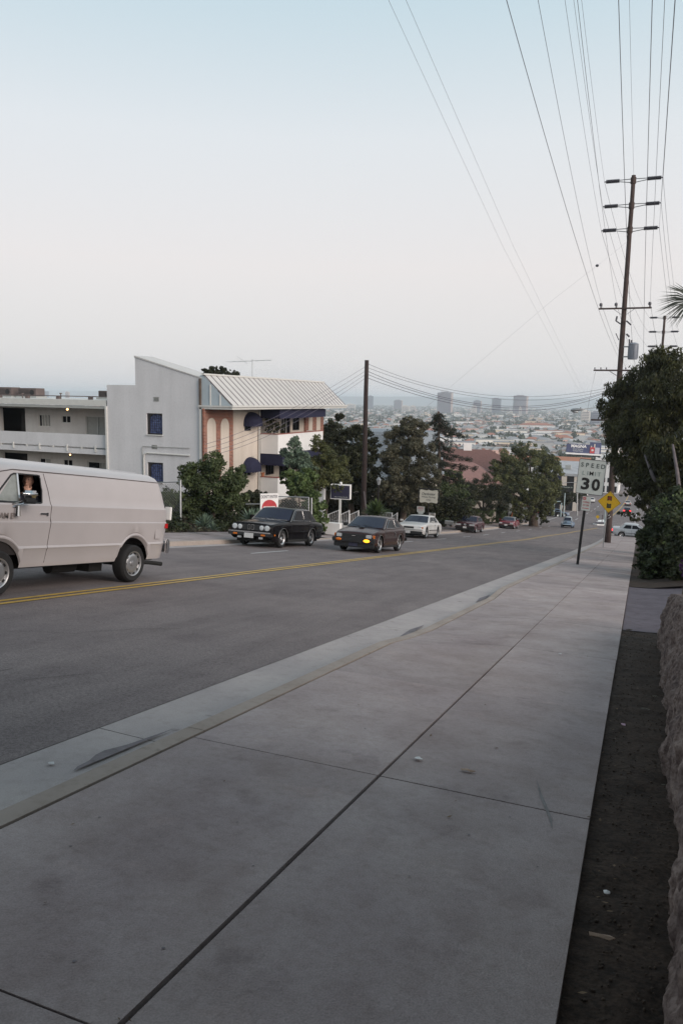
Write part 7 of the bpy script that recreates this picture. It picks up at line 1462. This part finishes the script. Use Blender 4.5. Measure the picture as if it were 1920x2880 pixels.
# mid distance landmarks
pk_ = CW[2]
for i in range(9):
    px = 1296 + i * 15.5 + (i % 2) * 3; q = at(px, 1268 + (i % 3) * 3, 430 + (i % 3) * 12); hip_house('pink_townhouse', Vector((q.x, q.y, q.z - 4.5)), 3.6, 8, 5.2, 1.6, .1, pk_, CR[2] if i % 3 else CR[4], ('leftmost', 'second from left', 'third from left', 'fourth from left', 'middle', 'fourth from right', 'third from right', 'second from right', 'rightmost')[i] + ' salmon pink town house in the cluster above the red roofs', rad(20), 'pink town houses', wins=True)
for (px, py, D, wx, wy, h, wc, rc, lb) in ((1582, 1208, 900, 26, 16, 5, 1, 2, 'wide house with an orange tiled roof among trees left above the billboard'), (1360, 1292, 330, 30, 12, 4.5, 3, 1, 'long blue white flat roof just behind the red brown roofs'), (1270, 1268, 420, 26, 12, 4, 1, 1, 'cream flat roofed block right of the cedar'), (1655, 1245, 520, 30, 14, 7, 5, 4, 'long pale building directly behind the billboard'),
        (1000, 1214, 800, 26, 14, 7, 1, 1, 'cream building between the near brown pole and the feathery tree'), (960, 1207, 880, 30, 14, 8, 0, 1, 'long white building just left of the near brown pole'), (1060, 1202, 950, 34, 14, 8, 1, 4, 'cream building above the blue grey shingle roof'), (1300, 1232, 640, 22, 14, 8, 0, 0, 'white building with grey roof right of the cedar top'), (1450, 1236, 700, 34, 14, 8, 5, 1, 'pale block above the large corner tree'), (1510, 1188, 1300, 60, 18, 9, 5, 1, 'long pale block far out on the plain above the orange roofed house')):
    q = at(px, py, D); t = empty('city_block', (q.x, q.y, zr(q.y)), lb, 'building', rz=rad(16)); hh = max(h, min(q.z - zr(q.y), h * 1.5))
    MB().bx(-wx / 2, wx / 2, 0, wy, -1, hh - .6).build('wall', CW[wc], t)
    if 'orange' in lb: MB().add([(-wx / 2 - 1, -1, hh - .6), (wx / 2 + 1, -1, hh - .6), (wx / 2 + 1, wy + 1, hh - .6), (-wx / 2 - 1, wy + 1, hh - .6), (-wx / 4, wy / 2, hh + 3.4), (wx / 4, wy / 2, hh + 3.4)], [(0, 1, 5, 4), (2, 3, 4, 5), (1, 2, 5), (3, 0, 4)]).build('roof', CR[2], t)
    else: MB().bx(-wx / 2 - .2, wx / 2 + .2, -.2, wy + .2, hh - .6, hh).build('roof', CR[rc], t)
    for f in range(max(1, int(hh / 3.2))):
        for i in range(int(wx / 3.4)): MB().bx(-wx / 2 + 1 + i * 3.4, -wx / 2 + 2.8 + i * 3.4, -.05, .03, hh - 3.2 - f * 3.1, hh - 1.8 - f * 3.1).build('window', M['glass_city'], t) if hh - 3.2 - f * 3.1 > .2 and D < 950 else None
# towers
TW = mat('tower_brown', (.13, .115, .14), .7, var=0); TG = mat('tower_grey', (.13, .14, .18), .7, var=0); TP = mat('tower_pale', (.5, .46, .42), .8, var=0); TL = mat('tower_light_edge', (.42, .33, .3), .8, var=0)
def tower(x0, x1, ytop, ybase, D, m, side, label, dep=None):
    a, b, tp_ = at(x0, ytop, D), at(x1, ytop, D), at((x0 + x1) / 2, ytop, D); zb_ = zr(D); w_ = (b - a).length; yaw = math.atan2((b - a).y, (b - a).x); dep = dep or w_ * .45
    t = empty('office_tower', (tp_.x, tp_.y, zb_), label, 'tower', rz=yaw); h = tp_.z - zb_
    sw_ = w_ * .13
    MB().bx(-w_ / 2, w_ / 2 - sw_, 0, dep, 0, h).build('shaft', m, t); MB().bx(w_ / 2 - sw_, w_ / 2, .3, dep, 0, h * .995).build('lit_side', side, t)  # on some towers a lighter colour on this strip imitates light falling there
    g = MB(); n = int(h / 4)
    for i in range(n): g.bx(-w_ / 2 + 1, w_ / 2 - sw_ - 1, -.4, .1, 2 + i * 4, 3.6 + i * 4)
    o = g.build('window_bands', M['glass_city'], t)
    MB().bx(-w_ * .3, w_ * .2, dep * .3, dep * .7, h, h + 3).build('plant_room', m, t); return t
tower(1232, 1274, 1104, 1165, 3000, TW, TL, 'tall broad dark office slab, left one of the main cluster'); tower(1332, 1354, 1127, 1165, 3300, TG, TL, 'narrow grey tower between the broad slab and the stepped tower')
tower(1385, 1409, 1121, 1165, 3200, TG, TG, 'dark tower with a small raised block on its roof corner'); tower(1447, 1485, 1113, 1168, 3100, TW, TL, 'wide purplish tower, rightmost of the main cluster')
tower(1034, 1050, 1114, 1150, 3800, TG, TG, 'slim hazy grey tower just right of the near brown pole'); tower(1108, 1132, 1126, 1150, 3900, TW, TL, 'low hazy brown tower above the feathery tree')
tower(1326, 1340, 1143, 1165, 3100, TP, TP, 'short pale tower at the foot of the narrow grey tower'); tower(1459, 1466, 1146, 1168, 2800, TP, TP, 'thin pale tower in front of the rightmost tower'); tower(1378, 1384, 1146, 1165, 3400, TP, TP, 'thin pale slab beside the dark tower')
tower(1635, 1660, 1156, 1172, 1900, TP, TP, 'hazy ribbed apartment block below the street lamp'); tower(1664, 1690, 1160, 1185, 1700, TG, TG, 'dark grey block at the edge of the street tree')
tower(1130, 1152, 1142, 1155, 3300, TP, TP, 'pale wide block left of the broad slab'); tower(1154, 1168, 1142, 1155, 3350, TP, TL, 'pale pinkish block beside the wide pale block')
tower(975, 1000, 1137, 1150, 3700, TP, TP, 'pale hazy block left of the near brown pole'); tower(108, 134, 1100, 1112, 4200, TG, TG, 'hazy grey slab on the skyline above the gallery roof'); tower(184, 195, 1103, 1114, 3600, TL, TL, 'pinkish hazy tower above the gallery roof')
# far hills
vs = []; fs = []; N = 160
for i in range(N + 1):
    x = -9500 + 13500 * i / N; hgt = 14 + 34 * (mn.noise(Vector((x * .0006, 3, 0))) * .5 + .5) + 22 * max(0, min(1, (x + 2500) / 3000)) + 6 * mn.noise(Vector((x * .004, 9, 0)))
    vs += [(x, 9400, -72), (x, 9800, hgt * .6), (x, 10300, hgt), (x, 11600, -72)]
for i in range(N): fs += [(4 * i + k, 4 * i + k + 1, 4 * i + k + 5, 4 * i + k + 4) for k in range(3)]
struct('hills', MB().add(vs, fs).mesh('hills'), M['hill'])
# small litter on the pavement and verge
def scrap(name, x, y, pts, m, label, dz=.012, fz=side_z):
    mb = MB(); vs = [(x + a, y + b, fz(x + a, y + b) + dz + c) for a, b, c in pts]; n = len(vs); cen = tuple(sum(v[i] for v in vs) / n + (0.006 if i == 2 else 0) for i in range(3))
    return tag(mb.add(vs + [cen] + [(v[0], v[1], v[2] - .003) for v in vs], [(i, (i + 1) % n, n) for i in range(n)] + [(i, (i + 1) % n, n + 1 + (i + 1) % n, n + 1 + i) for i in range(n)]).build(name, m), label, 'litter')
def gp_(px, py, up=.0):
    v = CAMR @ Vector(((px - 960) / 2150, -(py - 1440) / 2150, -1)); k = -1.6 / (v.z + .1496 * v.y); return v.x * k, v.y * k
for (px, py, r_, m, nm, lb) in ((1176, 2140, .028, 'litter', 'paper_scrap', 'white crumpled paper scrap just right of the long pavement joint'), (1312, 2173, .03, 'litter_tan', 'cigarette_end', 'pale cigarette end on the near pavement'), (1574, 1842, .02, 'litter', 'paper_scrap', 'small cream scrap on the pavement near the right edge farther off'),
        (1751, 2039, .028, 'litter_pink', 'paper_scrap', 'pink paper scrap on the bare soil'), (1683, 2635, .028, 'litter_tan', 'dry_leaf', 'long tan dry leaf on the soil strip'), (1704, 2512, .018, 'litter', 'paper_scrap', 'tiny white scrap on the soil strip near the wall'), (143, 2088, .022, 'litter', 'paper_scrap', 'white scrap on the asphalt at the edge of the gutter')):
    x, y = gp_(px, py); rr = random.Random(px); soil = 'soil' in lb
    P_ = [(r_ * rr.uniform(.6, 1.1) * math.cos(a) * (2.0 if 'dry' in nm or 'cig' in nm else 1), r_ * rr.uniform(.6, 1.1) * math.sin(a) * (.5 if 'dry' in nm or 'cig' in nm else 1), rr.uniform(0, r_ * .35)) for a in [k * math.pi / 4 for k in range(8)]]
    scrap(nm, x, y, P_, M[m], lb, .012, (lambda a, b: zs(b) - .01) if soil else ((lambda a, b: zr(b)) if px == 143 else side_z))
gum = MB(); rgg = random.Random(44)
for (px, py) in [(281, 2301), (425, 2333), (460, 2670), (450, 2355), (200, 2383), (1150, 2467), (1510, 2440), (1433, 2300), (1610, 2225), (1318, 2350)] + [(rgg.uniform(100, 1600), rgg.uniform(1950, 2850)) for _ in range(12)]:
    x, y = gp_(px, py)
    if x < -2.5 or x > -.2: continue
    r_ = rgg.uniform(.003, .008); gum.add([(x + r_ * math.cos(k) * rgg.uniform(.7, 1.2), y + r_ * math.sin(k), side_z(x, y) + .0045 - (r_ * math.sin(k)) * .1496) for k in range(6)], [tuple(range(6))])
tag(gum.build('gum_spots', M['stain']), 'scattered dark trodden gum spots on the pavement slabs', 'gum spots', kind='stuff')
def smear(pts, wd, name='scuff_mark'):
    P = [Vector(gp_(*p)) for p in pts]; mb = MB(); Q = []
    for a, b in zip(P[:-1], P[1:]): Q += [a.lerp(b, i / 6) for i in range(6)]
    Q.append(P[-1]); vs = []
    for i, p in enumerate(Q):
        t = Q[min(i + 1, len(Q) - 1)] - Q[max(i - 1, 0)]; n = Vector((-t.y, t.x)).normalized() * wd * math.sin(math.pi * (i + .3) / len(Q)) * rgg.uniform(.6, 1.1)
        for s in (-1, 1): v = p + n * s; vs.append((v.x, v.y, side_z(v.x, v.y) + .004))
    struct(name, mb.add(vs, [(2 * i, 2 * i + 1, 2 * i + 3, 2 * i + 2) for i in range(len(Q) - 1)]).mesh(name), M['stain2'])
smear([(1508, 2195), (1520, 2240), (1545, 2300), (1552, 2335)], .01)
# pebbles and leaves on the soil
pbm = MB(); 
for k in range(1300):
    y = 1.5 + 10.5 * rgg.random() ** 1.5; x = rgg.uniform(-.08, .36); s = rgg.uniform(.002, .008); pbm.ell((x, y, zs(y) - .03 + .02 * nz(x, y, 0, 5) + .012 * nz(x, y, 3, 22)), (s * rgg.uniform(.7, 1.4), s, s * .7), 6, 4)
tag(pbm.build('soil_crumbs', M['soil_crumb'] if 'soil_crumb' in M else M.setdefault('soil_crumb', mat('soil_crumb', (.055, .038, .028), .95, var=.5, scale=30))), 'crumbs and small stones scattered on the bare soil verge', 'gravel', kind='stuff')

lvb = MB(); tn = []
for k in range(260):
    q = rgg.random(); y = 1.6 + 24 * rgg.random() ** 1.4
    if q < .45: x = rgg.gauss(-.03, .07); z = (side_z(x, y) + .006) if x < -.13 else zs(y) - .02 + .02 * nz(x, y, 0, 5) + .012 * nz(x, y, 3, 22)
    elif q < .8: x = -2.83 - abs(rgg.gauss(0, .05)); z = zr(y) + .004
    else: x = rgg.uniform(-2.5, -.2); z = side_z(x, y) + .005
    a = rgg.uniform(0, 6.28); s_ = rgg.uniform(.006, .02); u = Vector((math.cos(a), math.sin(a), -.1496 * math.sin(a))) * s_; v = Vector((-math.sin(a), math.cos(a), -.1496 * math.cos(a))) * s_ * .4; c = Vector((x, y, z))
    lvb.add([c - u, c + v + Vector((0, 0, .004)), c + u + Vector((0, 0, rgg.uniform(0, .01))), c - v + Vector((0, 0, .003))], [(0, 1, 2, 3)])
tag(lvb.build('dry_leaves', M['litter_tan2'] if 'litter_tan2' in M else M.setdefault('litter_tan2', mat('brown_dry_leaf', (.13, .085, .05), .9, var=.5, scale=9))), 'tiny dry leaves scattered along the gutter and the edge of the soil verge', 'leaves', kind='stuff')
# ------------------------------------------------------------------ hazy air
hz = bpy.data.materials.new('haze'); hz.use_nodes = True; n = hz.node_tree; n.nodes.clear(); o_ = n.nodes.new('ShaderNodeOutputMaterial'); pv = n.nodes.new('ShaderNodeVolumePrincipled')
pv.inputs['Color'].default_value = (.86, .935, 1.0, 1); pv.inputs['Density'].default_value = .00018; pv.inputs['Anisotropy'].default_value = 0.1; n.links.new(pv.outputs[0], o_.inputs['Volume'])
tag(obj('haze', MB().bx(-10500, 6500, -220, 12600, -76, 52).mesh('haze'), hz), kind='stuff')
